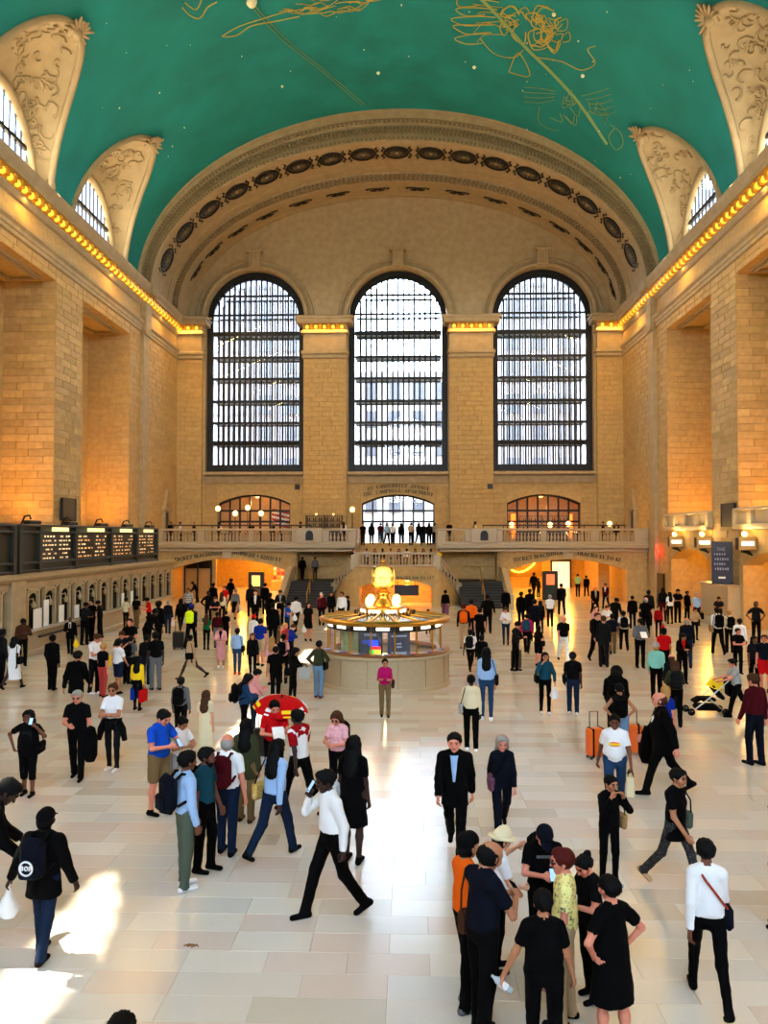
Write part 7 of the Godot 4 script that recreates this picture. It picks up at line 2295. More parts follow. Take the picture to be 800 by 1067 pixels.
func list_people() -> void:
	var floral := print_mat("cloth_floral", Color(0.90, 0.86, 0.52), [Color(0.12, 0.14, 0.2), Color(0.75, 0.35, 0.25), Color(0.2, 0.28, 0.2), Color(0.1, 0.1, 0.14)], 70, 3.0)
	var pink_floral := print_mat("cloth_pink_floral", Color(0.85, 0.62, 0.64), [Color(0.9, 0.8, 0.8), Color(0.7, 0.2, 0.25)], 60, 4.0)
	var patterned := print_mat("cloth_patterned", Color(0.05, 0.05, 0.055), [Color(0.5, 0.5, 0.5), Color(0.3, 0.3, 0.32)], 60, 5.0, 128, 2, 4)
	var gold_pattern := print_mat("cloth_gold_pattern", Color(0.72, 0.58, 0.25), [Color(0.08, 0.07, 0.06), Color(0.85, 0.8, 0.6)], 50, 5.0)
	var stripes := mat("cloth_stripes", Color.WHITE, 0.88)
	var im := Image.create(4, 32, false, Image.FORMAT_RGB8)
	for y in 32: im.fill_rect(Rect2i(0, y, 4, 1), Color(0.75, 0.73, 0.68) if y % 16 < 8 else Color(0.35, 0.36, 0.36))
	stripes.albedo_texture = ImageTexture.create_from_image(im); stripes.uv1_triplanar = true; stripes.uv1_scale = Vector3.ONE * 6.0
	var strap_mat := print_mat("strap_woven", Color(0.62, 0.10, 0.05), [Color(0.85, 0.55, 0.1), Color(0.06, 0.05, 0.05)], 60, 12.0)
	var D := "dark"; var T := "tan"; var B := "brown"; var R := "rosy"; var FA := "fair"
	# ---- the near floor, lower left
	folk(45, 845, 997, 174, "hold", "jet", 3, "trousers", "jeans", "cap", "black", "black coat and cap walking away at the lower left", {"skin": D, "hat": "black", "w": 1.12, "acc": [["backpack", "navy", 0, "navy backpack with a white round badge on capped person", badge], ["plastic", "white", 0]]})
	folk(-30, 818, 985, 120, "bend", "jet", 3, "trousers", "jet", "short", "black", "bulky black jacket cut off by the left edge", {"skin": D, "w": 1.15})
	folk(29, 741, 829, 2, "hip_ear", "black", 1, "capri", "black", "curly", "black", "black T-shirt with hand on hip, phoning", {"skin": B, "w": 1.28, "fem": true, "acc": [["shoulder", "black", 0], ["phone", "black", 0]], "extra": [grey_print]})
	folk(80, 720, 812, 8, "carry", "black", 1, "trousers", "black", "short", "silver", "black polo shirt and grey hair with jacket on arm", {"skin": R, "glasses": true, "acc": [["jacket", "jet", 0]]})
	folk(117, 713, 803, -6, "crossed", "white", 1, "slim", "charcoal", "bun", "brown", "white top, arms crossed, jacket tied at waist", {"skin": T, "fem": true, "shoe": "white", "glasses": true, "extra": [waist_jacket]})
	folk(79, 679, 752, 172, "walk", "jet", 3, "trousers", "jet", "short", "black", "black suit walking away behind the grey-haired person", {"skin": T})
	folk(54, 662, 719, 176, "ease", "black", 2, "trousers", "jet", "short", "black", "plain black clothes standing before the ticket windows", {"skin": D})
	folk(14, 664, 718, 172, "walk2", "white", 1, "dress", "white", "curly", "black", "long white dress near the left edge", {"skin": D, "fem": true, "hem": 0.58, "flare": 0.26, "acc": [["shoulder", "black", 1]]})
	folk(1, 656, 714, 150, "stand", "charcoal", 2, "trousers", "black", "short", "black", "dark clothes half hidden behind the white dress", {"skin": D})
	folk(23, 645, 694, 40, "phone", "brown", 2, "trousers", "black", "short", "black", "brown jacket leaning at the ticket counter", {"skin": D})
	folk(73, 643, 682, 10, "carry", "jet", 3, "trousers", "jet", "bald", "black", "black suit and tie, bald, by the ticket counter", {"skin": B, "open": true, "tie": true, "hat": "navy", "under": "white", "acc": [["plastic", "yellow", 0]]})
	folk(88, 628, 672, 60, "read", "charcoal", 2, "trousers", "black", "short", "black", "dark jacket at the counter, first of three", {"skin": B})
	folk(95, 622, 668, -20, "crossed", "black", 2, "trousers", "jet", "short", "black", "dark jacket at the counter, middle of three", {"skin": T})
	folk(104, 626, 665, -80, "phone", "navy", 1, "trousers", "black", "short", "black", "navy shirt at the counter, last of three", {"skin": T})
	# ---- the selfie group
	folk(98, 661, 723, 70, "phone", "white", 1, "trousers", "black", "short", "brown", "white T-shirt with a yellow bag in the selfie group", {"skin": R, "shoe": "white", "acc": [["tote", "yellow", 1]]})
	folk(107, 671, 726, 160, "ease", "black", 1, "trousers", "salmon", "short", "blond", "black top and salmon trousers in the selfie group", {"skin": R, "fem": true})
	folk(123, 667, 723, 150, "selfie", "white", 1, "shorts", "jeans", "short", "black", "white T-shirt and dark shorts holding up a phone", {"skin": T, "acc": [["phone", "black", 0]]})
	folk(136, 663, 713, 170, "stand", "grey", 1, "trousers", "charcoal", "short", "black", "grey T-shirt with a backpack in the selfie group", {"skin": T, "acc": [["backpack", "black", 0]]})
	folk(143, 684, 740, 176, "ease", "yellow", 2, "slim", "black", "long", "black", "bright yellow top with shopping bags", {"skin": T, "fem": true, "acc": [["tote", "royal", 0], ["tote", "red", 1]]})
	folk(135, 645, 700, 5, "phone", "black", 1, "trousers", "black", "short", "black", "black T-shirt looking up beyond the selfie group", {"skin": R, "nod": -30.0})
	folk(127, 658, 712, 10, "phone", "charcoal", 1, "trousers", "black", "short", "brown", "dark shirt bowed over between the selfie group", {"skin": R})
	folk(152, 662, 713, 180, "stand", "charcoal", 2, "trousers", "jeans", "short", "black", "slate jacket right of the grey T-shirt", {"skin": B})
	folk(162, 659, 719, -140, "ease", "black", 1, "trousers", "grey", "short", "black", "black T-shirt and grey trousers, arms folded low", {"skin": D})
	folk(153, 633, 686, 150, "bend", "jet", 2, "trousers", "jet", "short", "black", "black clothes stooping behind the selfie group", {"skin": D})
	folk(165, 617, 672, 160, "stand", "jet", 3, "trousers", "jet", "afro", "black", "long black coat with big hair by the counter", {"skin": D})
	folk(155, 623, 660, -70, "phone", "red", 1, "trousers", "black", "short", "black", "red T-shirt at the far ticket windows", {"skin": R})
	folk(131, 623, 657, 160, "stand", "cream", 1, "slim", "black", "short", "black", "cream top and black trousers at the counter", {"skin": T, "fem": true})
	folk(142, 621, 655, 170, "ease", "black", 1, "trousers", "khaki", "short", "black", "black shirt and khaki trousers at the counter", {"skin": T})
	folk(175, 626, 660, 176, "stand", "charcoal", 2, "trousers", "jeans", "short", "silver", "dark jacket with white carrier bags", {"skin": FA, "acc": [["plastic", "white", 0, "white carrier bag at the outer side of the dark jacket"], ["plastic", "white", 1]]})
	folk(188, 624, 660, 180, "walk", "jet", 2, "slim", "jet", "long", "black", "black clothes with long dark hair walking to the passage", {"skin": D, "fem": true, "acc": [["plastic", "white", 1]]})
	folk(196, 613, 648, 0, "stand", "grey", 1, "trousers", "charcoal", "short", "brown", "striped T-shirt beside the passage mouth", {"skin": T, "top_mat": stripes})
	folk(199, 630, 676, 178, "walk2", "navy", 2, "trousers", "jet", "wool", "black", "navy jacket and cap with a lime pack", {"skin": T, "hat": "royal", "acc": [["backpack", "lime", 0], ["suitcase", "black", 0]]})
	folk(205, 606, 628, -60, "bend", "black", 2, "trousers", "black", "short", "black", "black clothes leaning by the double doors", {"skin": D})
	folk(199, 664, 708, -100, "stride", "beige", 2, "dress", "beige", "short", "black", "beige coat dress striding left", {"skin": D, "fem": true, "hem": 0.34, "acc": [["shoulder", "black", 0]]})
	# ---- before the left passage
	folk(215, 640, 677, 178, "wave_l", "green", 1, "slim", "black", "long", "brown", "green T-shirt with a raised arm", {"skin": FA, "fem": true})
	folk(226, 638, 675, 180, "stand", "maroon", 2, "trousers", "grey", "short", "black", "maroon pullover seen from behind", {"skin": D})
	folk(235, 637, 672, 170, "stand", "black", 1, "trousers", "black", "short", "black", "black T-shirt beside the maroon pullover", {"skin": R})
	folk(217, 616, 651, 20, "hips", "black", 2, "trousers", "black", "short", "black", "black clothes, elbows out, in the passage crowd", {"skin": D})
	folk(222, 607, 640, 170, "stand", "jet", 2, "trousers", "jet", "short", "black", "black clothes deep in the passage crowd", {"skin": D})
	folk(224, 622, 656, 10, "phone", "charcoal", 1, "trousers", "tan", "short", "brown", "charcoal shirt holding something pale", {"skin": R})
	folk(231, 617, 650, 176, "stand", "cream", 2, "slim", "black", "long", "brown", "cream pullover in the passage crowd", {"skin": FA, "fem": true})
	folk(234, 611, 641, -20, "stand", "red", 1, "trousers", "black", "short", "black", "red top at the back of the passage crowd", {"skin": R})
	folk(240, 603, 632, 150, "walk", "jet", 2, "trousers", "jet", "short", "black", "black clothes beside the poster kiosk", {"skin": D})
	folk(230, 651, 696, 4, "read", "pink", 2, "dress", "pink", "short", "black", "black dress under a long pink cardigan", {"skin": T, "fem": true, "hem": 0.62, "flare": 0.17, "open": true, "under": "jet", "shoe": "white", "leg_mat": hue("jet")})
	folk(247, 655, 703, 176, "ease", "sky", 2, "slim", "denim", "short", "black", "pale blue hooded top with a grey bag", {"skin": D, "shoe": "salmon", "acc": [["shoulder", "charcoal", 1]]})
	folk(263, 660, 705, 8, "walk", "black", 2, "slim", "black", "long", "brown", "black top with grey cardigan walking this way", {"skin": R, "fem": true})
	folk(245, 614, 646, 178, "walk", "grey", 2, "skirt", "black", "short", "silver", "grey top and dark skirt with white bag", {"skin": T, "fem": true, "acc": [["plastic", "white", 1]]})
	folk(264, 641, 682, 150, "stand", "white", 2, "trousers", "white", "cap", "black", "white clothes and a red cap", {"skin": R, "hat": "red"})
	folk(271, 645, 694, 172, "ease", "royal", 1, "shorts", "beige", "short", "black", "royal blue T-shirt and beige shorts", {"skin": R})
	folk(284, 626, 674, 168, "stand", "jet", 3, "trousers", "jet", "short", "black", "long black coat before the stair", {"skin": B})
	folk(266, 612, 652, 4, "walk", "jet", 3, "trousers", "jet", "short", "black", "dark suit and pale shirt leaving the passage", {"skin": FA, "open": true, "under": "white"})
	folk(261, 604, 642, 10, "walk2", "charcoal", 2, "trousers", "black", "short", "black", "charcoal jacket leaving the passage", {"skin": D})
	folk(276, 598, 640, 170, "stand", "jet", 2, "trousers", "jet", "short", "black", "black clothes by the stair parapet", {"skin": R})
	folk(281, 614, 657, 160, "stand", "jet", 2, "trousers", "jet", "short", "black", "black jacket facing the bright shop", {"skin": D})
	folk(292, 614, 652, 4, "read", "charcoal", 2, "trousers", "black", "short", "brown", "charcoal jacket and grey shirt at the stair foot", {"skin": R, "open": true, "under": "pale grey"})
	folk(290, 635, 672, 90, "stand", "sage", 2, "trousers", "khaki", "short", "blond", "sage green jacket behind the black coat", {"skin": FA})
	folk(299, 628, 664, 80, "phone", "blue", 1, "trousers", "jeans", "short", "black", "blue T-shirt with a white bag at the stair foot", {"skin": R, "acc": [["plastic", "white", 0]]})
	folk(308, 622, 659, 170, "walk", "white", 2, "trousers", "black", "short", "black", "white shirt and black waistcoat at the stair foot", {"skin": FA})
	folk(321, 628, 668, 20, "ease", "black", 1, "shorts", "black", "long", "black", "black top and shorts by the booth's left side", {"skin": R, "fem": true, "acc": [["plastic", "white", 1]]})
	folk(335, 618, 652, 0, "stand", "maroon", 2, "trousers", "black", "short", "silver", "maroon jacket at the right of the left stair", {"skin": R})
	folk(345, 617, 648, 20, "stand", "black", 2, "trousers", "black", "short", "black", "black jacket behind the booth roof", {"skin": T})
	folk(356, 616, 655, -20, "stand", "white", 2, "trousers", "charcoal", "short", "brown", "white jacket behind the booth roof", {"skin": T})
	folk(362, 621, 652, -60, "stand", "black", 2, "trousers", "black", "short", "black", "black clothes behind the booth's left edge", {"skin": B})
	folk(315, 581, 0, 180, "walk", "jet", 2, "trousers", "jet", "short", "black", "black clothes on the landing of the left stair", {"skin": D, "z": -60.4, "y": 1.6})
	folk(328, 580, 0, 180, "stand", "grey", 2, "trousers", "black", "short", "brown", "grey pullover on the landing of the left stair", {"skin": T, "z": -60.4, "y": 1.6})
	# ---- middle left
	folk(283, 664, 714, 178, "stand", "pink", 2, "skirt", "beige", "long", "blond", "pink top with long blond hair", {"skin": FA, "fem": true})
	folk(295, 661, 712, 172, "stand", "pink", 1, "trousers", "black", "short", "black", "dusty pink top with a dark backpack", {"skin": D, "fem": true, "acc": [["backpack", "black", 0]]})
	folk(303, 651, 692, 80, "phone", "royal", 2, "slim", "black", "short", "brown", "royal blue hooded top left of the booth", {"skin": FA, "fem": true})
	folk(297, 650, 690, 60, "stand", "salmon", 1, "trousers", "beige", "short", "blond", "salmon top beside the royal blue hood", {"skin": R})
	folk(287, 674, 730, 178, "stand", "jet", 1, "trousers", "jet", "short", "black", "wide black T-shirt seen from behind", {"skin": T, "w": 1.15})
	folk(305, 675, 732, 80, "phone", "jet", 2, "slim", "jet", "long", "black", "black clothes with long hair holding a paper bag", {"skin": T, "fem": true, "acc": [["tote", "pale grey", 0], ["shoulder", "black", 1]]})
	folk(332, 668, 727, 165, "hips", "olive", 2, "trousers", "pale jeans", "short", "black", "olive jacket and pale jeans leaning at the booth", {"skin": B, "fem": true, "shoe": "maroon", "acc": [["shoulder", "black", 1]]})
	folk(401, 687, 747, 2, "crossed", "magenta", 2, "trousers", "khaki", "bun", "black", "magenta pullover before the booth", {"skin": T, "fem": true, "acc": [["shoulder", "brown", 0]]})
	folk(188, 711, 772, 178, "stand", "grey", 2, "trousers", "black", "short", "black", "grey shirt with black backpack beside the cream dress", {"skin": B, "acc": [["backpack", "jet", 0]]})
	folk(214, 721, 792, 168, "ease", "cream", 1, "dress", "cream", "long", "brown", "long cream dress seen from behind", {"skin": FA, "fem": true, "hem": 0.74, "flare": 0.22})
	folk(165, 740, 849, 62, "phone", "blue", 1, "shorts", "khaki", "short", "black", "bright blue T-shirt and khaki shorts", {"skin": R, "w": 1.15, "acc": [["phone", "black", 0]]})
	folk(186, 747, 838, 55, "phone", "white", 1, "trousers", "pale grey", "short", "black", "white T-shirt between the blue shirts", {"skin": T})
	folk(193, 784, 926, 128, "stand", "sky", 2, "trousers", "sage", "short", "black", "light blue shirt and sage trousers", {"skin": B, "shoe": "white", "acc": [["backpack", "navy", 0]]})
	folk(213, 780, 908, 75, "ease", "teal", 1, "trousers", "jet", "short", "black", "teal T-shirt and black trousers, bearded", {"skin": B, "beard": true, "acc": [["backpack", "black", 0]]})
	folk(236, 766, 890, 172, "ease", "white", 1, "trousers", "jeans", "thin", "silver", "white T-shirt, jeans and thinning grey hair", {"skin": R, "w": 1.1, "acc": [["backpack", "maroon", 0]]})
	folk(256, 750, 856, 172, "stand", "olive", 3, "trousers", "khaki", "long", "black", "olive coat with long black hair", {"skin": T, "fem": true, "shoe": "brown"})
	folk(254, 703, 776, 110, "phone", "denim", 2, "slim", "jet", "long", "black", "denim jacket looking at a phone", {"skin": R, "fem": true, "acc": [["backpack", "black", 0], ["phone", "black", 0]]})
	folk(264, 698, 764, 120, "phone", "pink", 2, "trousers", "jeans", "short", "black", "pink shirt half hidden by the denim jacket", {"skin": R})
	folk(285, 730, 826, 20, "read", "red", 1, "trousers", "jet", "short", "black", "red polo shirt under the red umbrella", {"skin": R, "acc": [["paper", "white"]]})
	umbrella(292, 742)
	suitcase(Transform3D(Basis(Vector3.UP, 0.2), on_floor(274, 790)), "black", "black suitcase with raised handle left of the red umbrella")
	folk(312, 741, 848, -128, "walk", "white", 1, "trousers", "jet", "short", "black", "white shirt with red shoulders, facing the umbrella", {"skin": D, "shoe": "maroon", "extra": [red_raglan], "acc": [["phone", "black", 1]]})
	folk(286, 772, 893, 150, "walk2", "sky", 2, "trousers", "jeans", "long", "black", "pale blue shirt walking off with a gold-patterned bag", {"skin": D, "fem": true, "acc": [["shoulder", "tan", 0, "gold and black patterned bag on the pale blue shirt", gold_pattern]]})
	folk(345, 803, 955, -62, "walk_ear_r", "white", 2, "trousers", "jet", "short", "black", "white dress shirt striding left with a phone", {"skin": D, "tucked": true, "acc": [["phone", "black", 1]]})
	folk(352, 742, 834, -18, "read", "pink", 1, "trousers", "jet", "curly", "brown", "pink flowered blouse and glasses", {"skin": R, "fem": true, "glasses": true, "top_mat": pink_floral, "acc": [["backpack", "black", 0]]})
	folk(368, 768, 898, 165, "stand", "jet", 1, "dress", "jet", "long", "black", "black knee-length dress with a white handbag", {"skin": D, "fem": true, "hem": 0.44, "flare": 0.21, "acc": [["shoulder", "white", 0]]})
	# ---- middle right
	folk(474, 764, 890, -8, "walk", "jet", 3, "trousers", "jet", "short", "black", "black suit and pale blue shirt walking this way", {"skin": R, "open": true, "under": "sky"})
	folk(523, 767, 869, 2, "walk2", "navy", 2, "trousers", "navy", "curly", "silver", "navy pullover and grey hair holding hands", {"skin": R, "fem": true, "acc": [["cross", "mauve", 1]]})
	folk(491, 704, 782, 176, "ease", "cream", 2, "trousers", "jet", "bun", "black", "cream pullover seen from behind", {"skin": D, "fem": true, "shoe": "white", "acc": [["shoulder", "pale grey", 0]]})
	folk(507, 674, 751, 174, "stand", "sky", 2, "slim", "denim", "long", "black", "long sky blue cardigan and cropped jeans", {"skin": FA, "fem": true, "shoe": "white", "acc": [["shoulder", "black", 1]]})
	folk(490, 660, 700, 165, "stride", "white", 1, "slim", "jet", "short", "black", "white T-shirt with a charcoal pack striding away", {"skin": D, "acc": [["backpack", "charcoal", 0]]})
	folk(502, 668, 708, 170, "stand", "black", 2, "trousers", "charcoal", "wool", "black", "black jacket and knit hat right of the booth", {"skin": T, "hat": "charcoal"})
	folk(483, 618, 676, 175, "stand", "navy", 2, "trousers", "beige", "short", "auburn", "navy jacket and beige trousers, red-orange pack", {"skin": R, "acc": [["backpack", "orange", 0]]})
	folk(491, 625, 668, 170, "stand", "orange", 2, "trousers", "black", "short", "black", "orange jacket by the right stair", {"skin": T})
	folk(500, 634, 678, 165, "stand", "jet", 1, "trousers", "jet", "short", "black", "black T-shirt, arms low, right of the orange jacket", {"skin": R})
	folk(508, 617, 660, 176, "walk", "jet", 2, "trousers", "jet", "short", "black", "bulky black jacket at the foot of the right stair", {"skin": B, "w": 1.2})
	folk(527, 613, 645, 178, "stand", "jet", 2, "trousers", "jet", "thin", "silver", "black jacket climbing the right stair", {"skin": R})
	folk(527, 633, 672, -12, "phone", "white", 2, "slim", "jeans", "long", "brown", "white blouse looking down by the right stair", {"skin": R, "fem": true})
	folk(537, 648, 699, 60, "phone", "charcoal", 2, "slim", "jet", "short", "black", "dark jacket with a black rolling case", {"skin": T, "acc": [["suitcase", "black", 0]]})
	folk(549, 640, 681, 165, "walk", "magenta", 2, "trousers", "jet", "short", "black", "magenta jacket with a teal pack", {"skin": T, "acc": [["backpack", "teal", 0]]})
	folk(561, 653, 694, 140, "stand", "black", 1, "shorts", "jet", "long", "black", "black top and shorts with bare legs", {"skin": R, "fem": true, "acc": [["shoulder", "black", 1]]})
	folk(543, 616, 655, 150, "stand", "jet", 2, "trousers", "jet", "short", "black", "black clothes against the right stair parapet", {"skin": D})
	folk(552, 610, 650, 160, "stand", "jet", 2, "trousers", "jet", "short", "black", "black jacket at the edge of the tracks passage", {"skin": D})
	folk(557, 620, 668, 170, "walk2", "navy", 2, "trousers", "navy", "short", "black", "navy suit heading into the tracks passage", {"skin": T})
	folk(563, 626, 660, 176, "stand", "black", 2, "slim", "jet", "long", "black", "slim black clothes beside the navy suit", {"skin": T, "fem": true})
	folk(573, 620, 653, 176, "stand", "white", 1, "trousers", "jet", "short", "silver", "white shirt and black trousers before the kiosk", {"skin": T})
	folk(587, 642, 690, 2, "walk", "black", 1, "trousers", "white", "bald", "black", "black T-shirt and white trousers walking this way", {"skin": R})
	folk(568, 680, 744, 4, "ear_r", "teal", 2, "slim", "jet", "long", "black", "teal jacket phoning, with a plastic bag", {"skin": T, "fem": true, "shoe": "white", "acc": [["plastic", "white", 0], ["shoulder", "black", 1]]})
	folk(597, 680, 744, 172, "ease", "black", 1, "trousers", "jeans", "short", "black", "black T-shirt and dark jeans seen from behind", {"skin": D, "shoe": "white", "acc": [["shoulder", "black", 0]]})
	folk(585, 608, 641, 178, "walk", "jet", 2, "trousers", "jet", "short", "black", "black clothes right of the kiosk", {"skin": T})
	folk(602, 598, 622, 160, "stand", "sky", 1, "trousers", "black", "short", "brown", "turquoise top far down the tracks passage", {"skin": T, "top_mat": hue("mint")})
	folk(611, 600, 622, 176, "walk", "jet", 2, "trousers", "jet", "short", "black", "black coat before the lit doorway", {"skin": T})
	folk(561, 605, 622, 40, "stand", "charcoal", 2, "trousers", "black", "short", "black", "charcoal clothes left of the kiosk", {"skin": B})
	folk(556, 596, 622, 150, "walk", "jet", 2, "trousers", "jet", "short", "black", "black clothes at the left side of the tracks passage", {"skin": D})
	folk(620, 611, 642, 4, "walk", "jet", 3, "trousers", "jet", "thin", "silver", "long dark coat leaving the tracks passage", {"skin": R, "open": true, "under": "pale grey"})
	folk(631, 608, 634, -30, "walk2", "maroon", 2, "trousers", "black", "short", "black", "maroon jacket in the tracks passage", {"skin": T, "open": true, "under": "white"})
	folk(622, 638, 691, 10, "walk", "black", 2, "trousers", "jet", "short", "brown", "black jacket with a big pack, facing this way", {"skin": FA, "acc": [["backpack", "jet", 0]]})
	folk(629, 642, 695, 175, "stand", "charcoal", 3, "trousers", "charcoal", "short", "brown", "long charcoal coat in the right-hand cluster", {"skin": FA, "fem": true})
	folk(638, 640, 682, 170, "walk2", "navy", 1, "trousers", "khaki", "short", "black", "navy T-shirt and khaki trousers", {"skin": B})
	folk(650, 637, 678, 172, "walk", "white", 1, "trousers", "jet", "short", "black", "white T-shirt with one-shoulder pack", {"skin": D, "acc": [["backpack", "jet", 0]]})
	folk(640, 624, 662, 150, "bend", "black", 2, "trousers", "black", "short", "black", "black patterned jacket stooping", {"skin": B})
	folk(632, 631, 668, 2, "phone", "white", 1, "trousers", "charcoal", "short", "brown", "white T-shirt among the right-hand cluster", {"skin": R})
	folk(621, 632, 670, 10, "stand", "pink", 1, "trousers", "charcoal", "short", "brown", "pale pink top among the right-hand cluster", {"skin": FA})
	# ---- right side, far
	folk(673, 618, 664, 170, "ease", "jet", 1, "trousers", "jet", "thin", "silver", "black shirt and grey hair by the brown door", {"skin": R, "w": 1.15, "acc": [["shoulder", "black", 0]]})
	folk(676, 613, 652, 160, "stand", "charcoal", 2, "trousers", "black", "short", "black", "charcoal clothes right under the brown door", {"skin": D})
	folk(686, 632, 664, -4, "stand", "crimson", 2, "slim", "black", "short", "black", "crimson coat with a red bag", {"skin": T, "fem": true, "acc": [["tote", "red", 0]]})
	folk(691, 611, 648, 170, "stand", "black", 2, "trousers", "maroon", "long", "black", "black top and maroon trousers in the gate", {"skin": D, "fem": true})
	folk(698, 617, 650, -170, "stand", "white", 1, "slim", "black", "long", "black", "white top and black leggings in the gate", {"skin": T, "fem": true})
	folk(706, 614, 649, 5, "read", "black", 1, "trousers", "black", "short", "black", "black clothes holding a phone in the gate", {"skin": T})
	folk(716, 616, 646, 30, "stand", "jet", 2, "trousers", "jet", "short", "black", "black jacket at the mouth of the gate", {"skin": B})
	folk(726, 618, 652, 0, "stand", "sky", 1, "trousers", "charcoal", "short", "silver", "pale blue shirt and pack at the gate", {"skin": R, "acc": [["tote", "black", 0]]})
	folk(724, 633, 667, 6, "read", "beige", 2, "slim", "black", "short", "black", "beige cardigan before the pale blue shirt", {"skin": T, "fem": true})
	folk(667, 645, 696, 0, "read", "grey", 2, "trousers", "jet", "cap", "black", "grey pullover reading a paper", {"skin": T, "hat": "charcoal", "acc": [["paper", "white"]]})
	folk(716, 644, 696, 172, "stand", "navy", 2, "trousers", "jeans", "thin", "silver", "navy jacket with white hair from behind", {"skin": R})
	folk(748, 624, 682, 176, "walk", "white", 2, "trousers", "jet", "short", "black", "white sleeves with black pack and tan duffel", {"skin": D, "acc": [["backpack", "jet", 0], ["shoulder", "tan", 0]]})
	folk(760, 636, 680, 178, "stand", "cream", 2, "trousers", "jet", "short", "blond", "cream jacket with a black pack", {"skin": FA, "acc": [["backpack", "jet", 0]]})
	folk(771, 645, 690, 150, "stand", "white", 2, "trousers", "cream", "short", "black", "white clothes behind the crossed arms", {"skin": D})
	folk(749, 622, 655, -20, "read", "charcoal", 1, "trousers", "black", "short", "black", "charcoal shirt against the pier plinth", {"skin": T})
	folk(757, 620, 654, -40, "read", "sky", 1, "trousers", "charcoal", "short", "black", "pale blue shirt with a pack against the pier plinth", {"skin": T, "acc": [["backpack", "black", 0]]})
	folk(788, 627, 671, -6, "hips", "charcoal", 1, "trousers", "black", "officer", "black", "dark uniform and peaked hat", {"skin": B, "hat": "khaki"})
	folk(769, 655, 702, 4, "crossed", "jet", 1, "trousers", "jet", "short", "black", "black T-shirt with folded arms at the right", {"skin": R})
	folk(797, 662, 721, -30, "stand", "navy", 1, "shorts", "red", "short", "brown", "navy shirt and red shorts at the right edge", {"skin": R})
	folk(786, 663, 718, 4, "stand", "charcoal", 1, "trousers", "jet", "long", "black", "charcoal top beside the red shorts", {"skin": B, "fem": true})
	folk(659, 621, 655, 175, "stand", "jet", 2, "trousers", "jet", "short", "black", "black clothes left of the brown door", {"skin": T})
	# ---- the standing knot at the right
	folk(692, 655, 706, 172, "stand", "red", 1, "trousers", "black", "cap", "black", "red T-shirt and dark cap", {"skin": T, "hat": "black"})
	folk(684, 670, 730, 165, "ease", "mint", 2, "trousers", "jet", "cap", "blond", "mint jacket and pale cap", {"skin": R, "hat": "pale grey"})
	folk(711, 660, 712, 4, "phone", "jet", 2, "trousers", "jet", "long", "black", "black jacket with red collar", {"skin": T, "fem": true, "open": true, "under": "red"})
	folk(700, 682, 738, 176, "stand", "charcoal", 2, "trousers", "charcoal", "thin", "brown", "charcoal suit in the standing knot", {"skin": R})
	folk(704, 690, 757, 170, "phone", "olive", 2, "trousers", "jet", "curly", "brown", "olive jacket and brown pack in the standing knot", {"skin": R, "fem": true, "acc": [["backpack", "charcoal", 0]]})
	folk(694, 716, 790, 150, "ease", "royal", 1, "slim", "jet", "curly", "blond", "royal blue top and blond curls behind the big suit", {"skin": R, "fem": true, "acc": [["jacket", "jet", 0]]})
	folk(642, 698, 782, 165, "bend", "jet", 2, "trousers", "charcoal", "curly", "black", "black jacket with spiky hair leaning over", {"skin": D, "acc": [["backpack", "jet", 0]]})
	folk(646, 713, 792, 172, "hips", "jet", 0, "shorts", "pale jeans", "short", "black", "black vest and denim shorts by the orange cases", {"skin": T, "fem": true, "acc": [["backpack", "jet", 0]]})
	suitcase(Transform3D(Basis(Vector3.UP, 0.3), on_floor(621, 790)), "orange", "orange suitcase on the left, behind the printed white T-shirt")
	suitcase(Transform3D(Basis(Vector3.UP, -0.2), on_floor(659, 786)), "orange", "orange suitcase on the right, behind the printed white T-shirt")
	folk(641, 745, 845, -14, "walk2", "white", 1, "trousers", "denim", "bun", "black", "white T-shirt with a red-yellow print", {"skin": B, "fem": true, "w": 1.18, "tucked": true, "extra": [shirt_print], "acc": [["tote", "cream", 0, "cream tote bag with a yellow print", tote_print]]})
	folk(691, 722, 827, -96, "walk", "jet", 3, "trousers", "jet", "thin", "brown", "large black suit facing left", {"skin": R, "w": 1.25, "open": true, "under": "white", "acc": [["jacket", "jet", 1]]})
	folk(787, 702, 797, -152, "ease", "maroon", 2, "trousers", "navy", "short", "brown", "dark maroon pullover and navy trousers", {"skin": R, "w": 1.12})
	folk(768, 687, 747, -92, "push", "pale grey", 1, "trousers", "jet", "short", "black", "pale grey T-shirt pushing the stroller", {"skin": R})
	stroller()
	# ---- the near floor, right
	folk(635, 808, 922, 25, "both_ears", "jet", 2, "slim", "jet", "short", "black", "black clothes, both hands at the face", {"skin": T, "fem": true, "shoe": "pale grey", "acc": [["shoulder", "tan", 0]]})
	folk(704, 805, 927, 40, "walk", "jet", 1, "tunic", "black", "short", "black", "long black tunic and patterned trousers", {"skin": T, "fem": true, "shoe": "beige", "leg_mat": patterned, "hem": 0.2, "acc": [["shoulder", "sage", 0]], "H": 1.66})
	folk(738, 878, 1046, 172, "walk", "white", 2, "slim", "jet", "short", "black", "white pullover and black leggings at the lower right", {"skin": B, "fem": true, "acc": [["cross", "navy", 1, "small dark bag on a woven red strap", strap_mat]]})
	folk(812, 838, 965, -90, "ease", "white", 2, "trousers", "beige", "short", "black", "white sleeve cut off by the right edge", {"skin": T})
	# ---- the tourist group
	folk(486, 870, 1050, 112, "ease", "orange", 2, "trousers", "jet", "wool", "black", "orange top and dark knit cap", {"skin": T, "fem": true, "hat": "black", "shoe": "grey", "acc": [["shoulder", "brown", 1]]})
	folk(503, 880, 1084, 122, "phone", "navy", 1, "trousers", "jet", "thin", "black", "navy T-shirt with thinning hair using a phone", {"skin": T, "acc": [["phone", "black", 1]]})
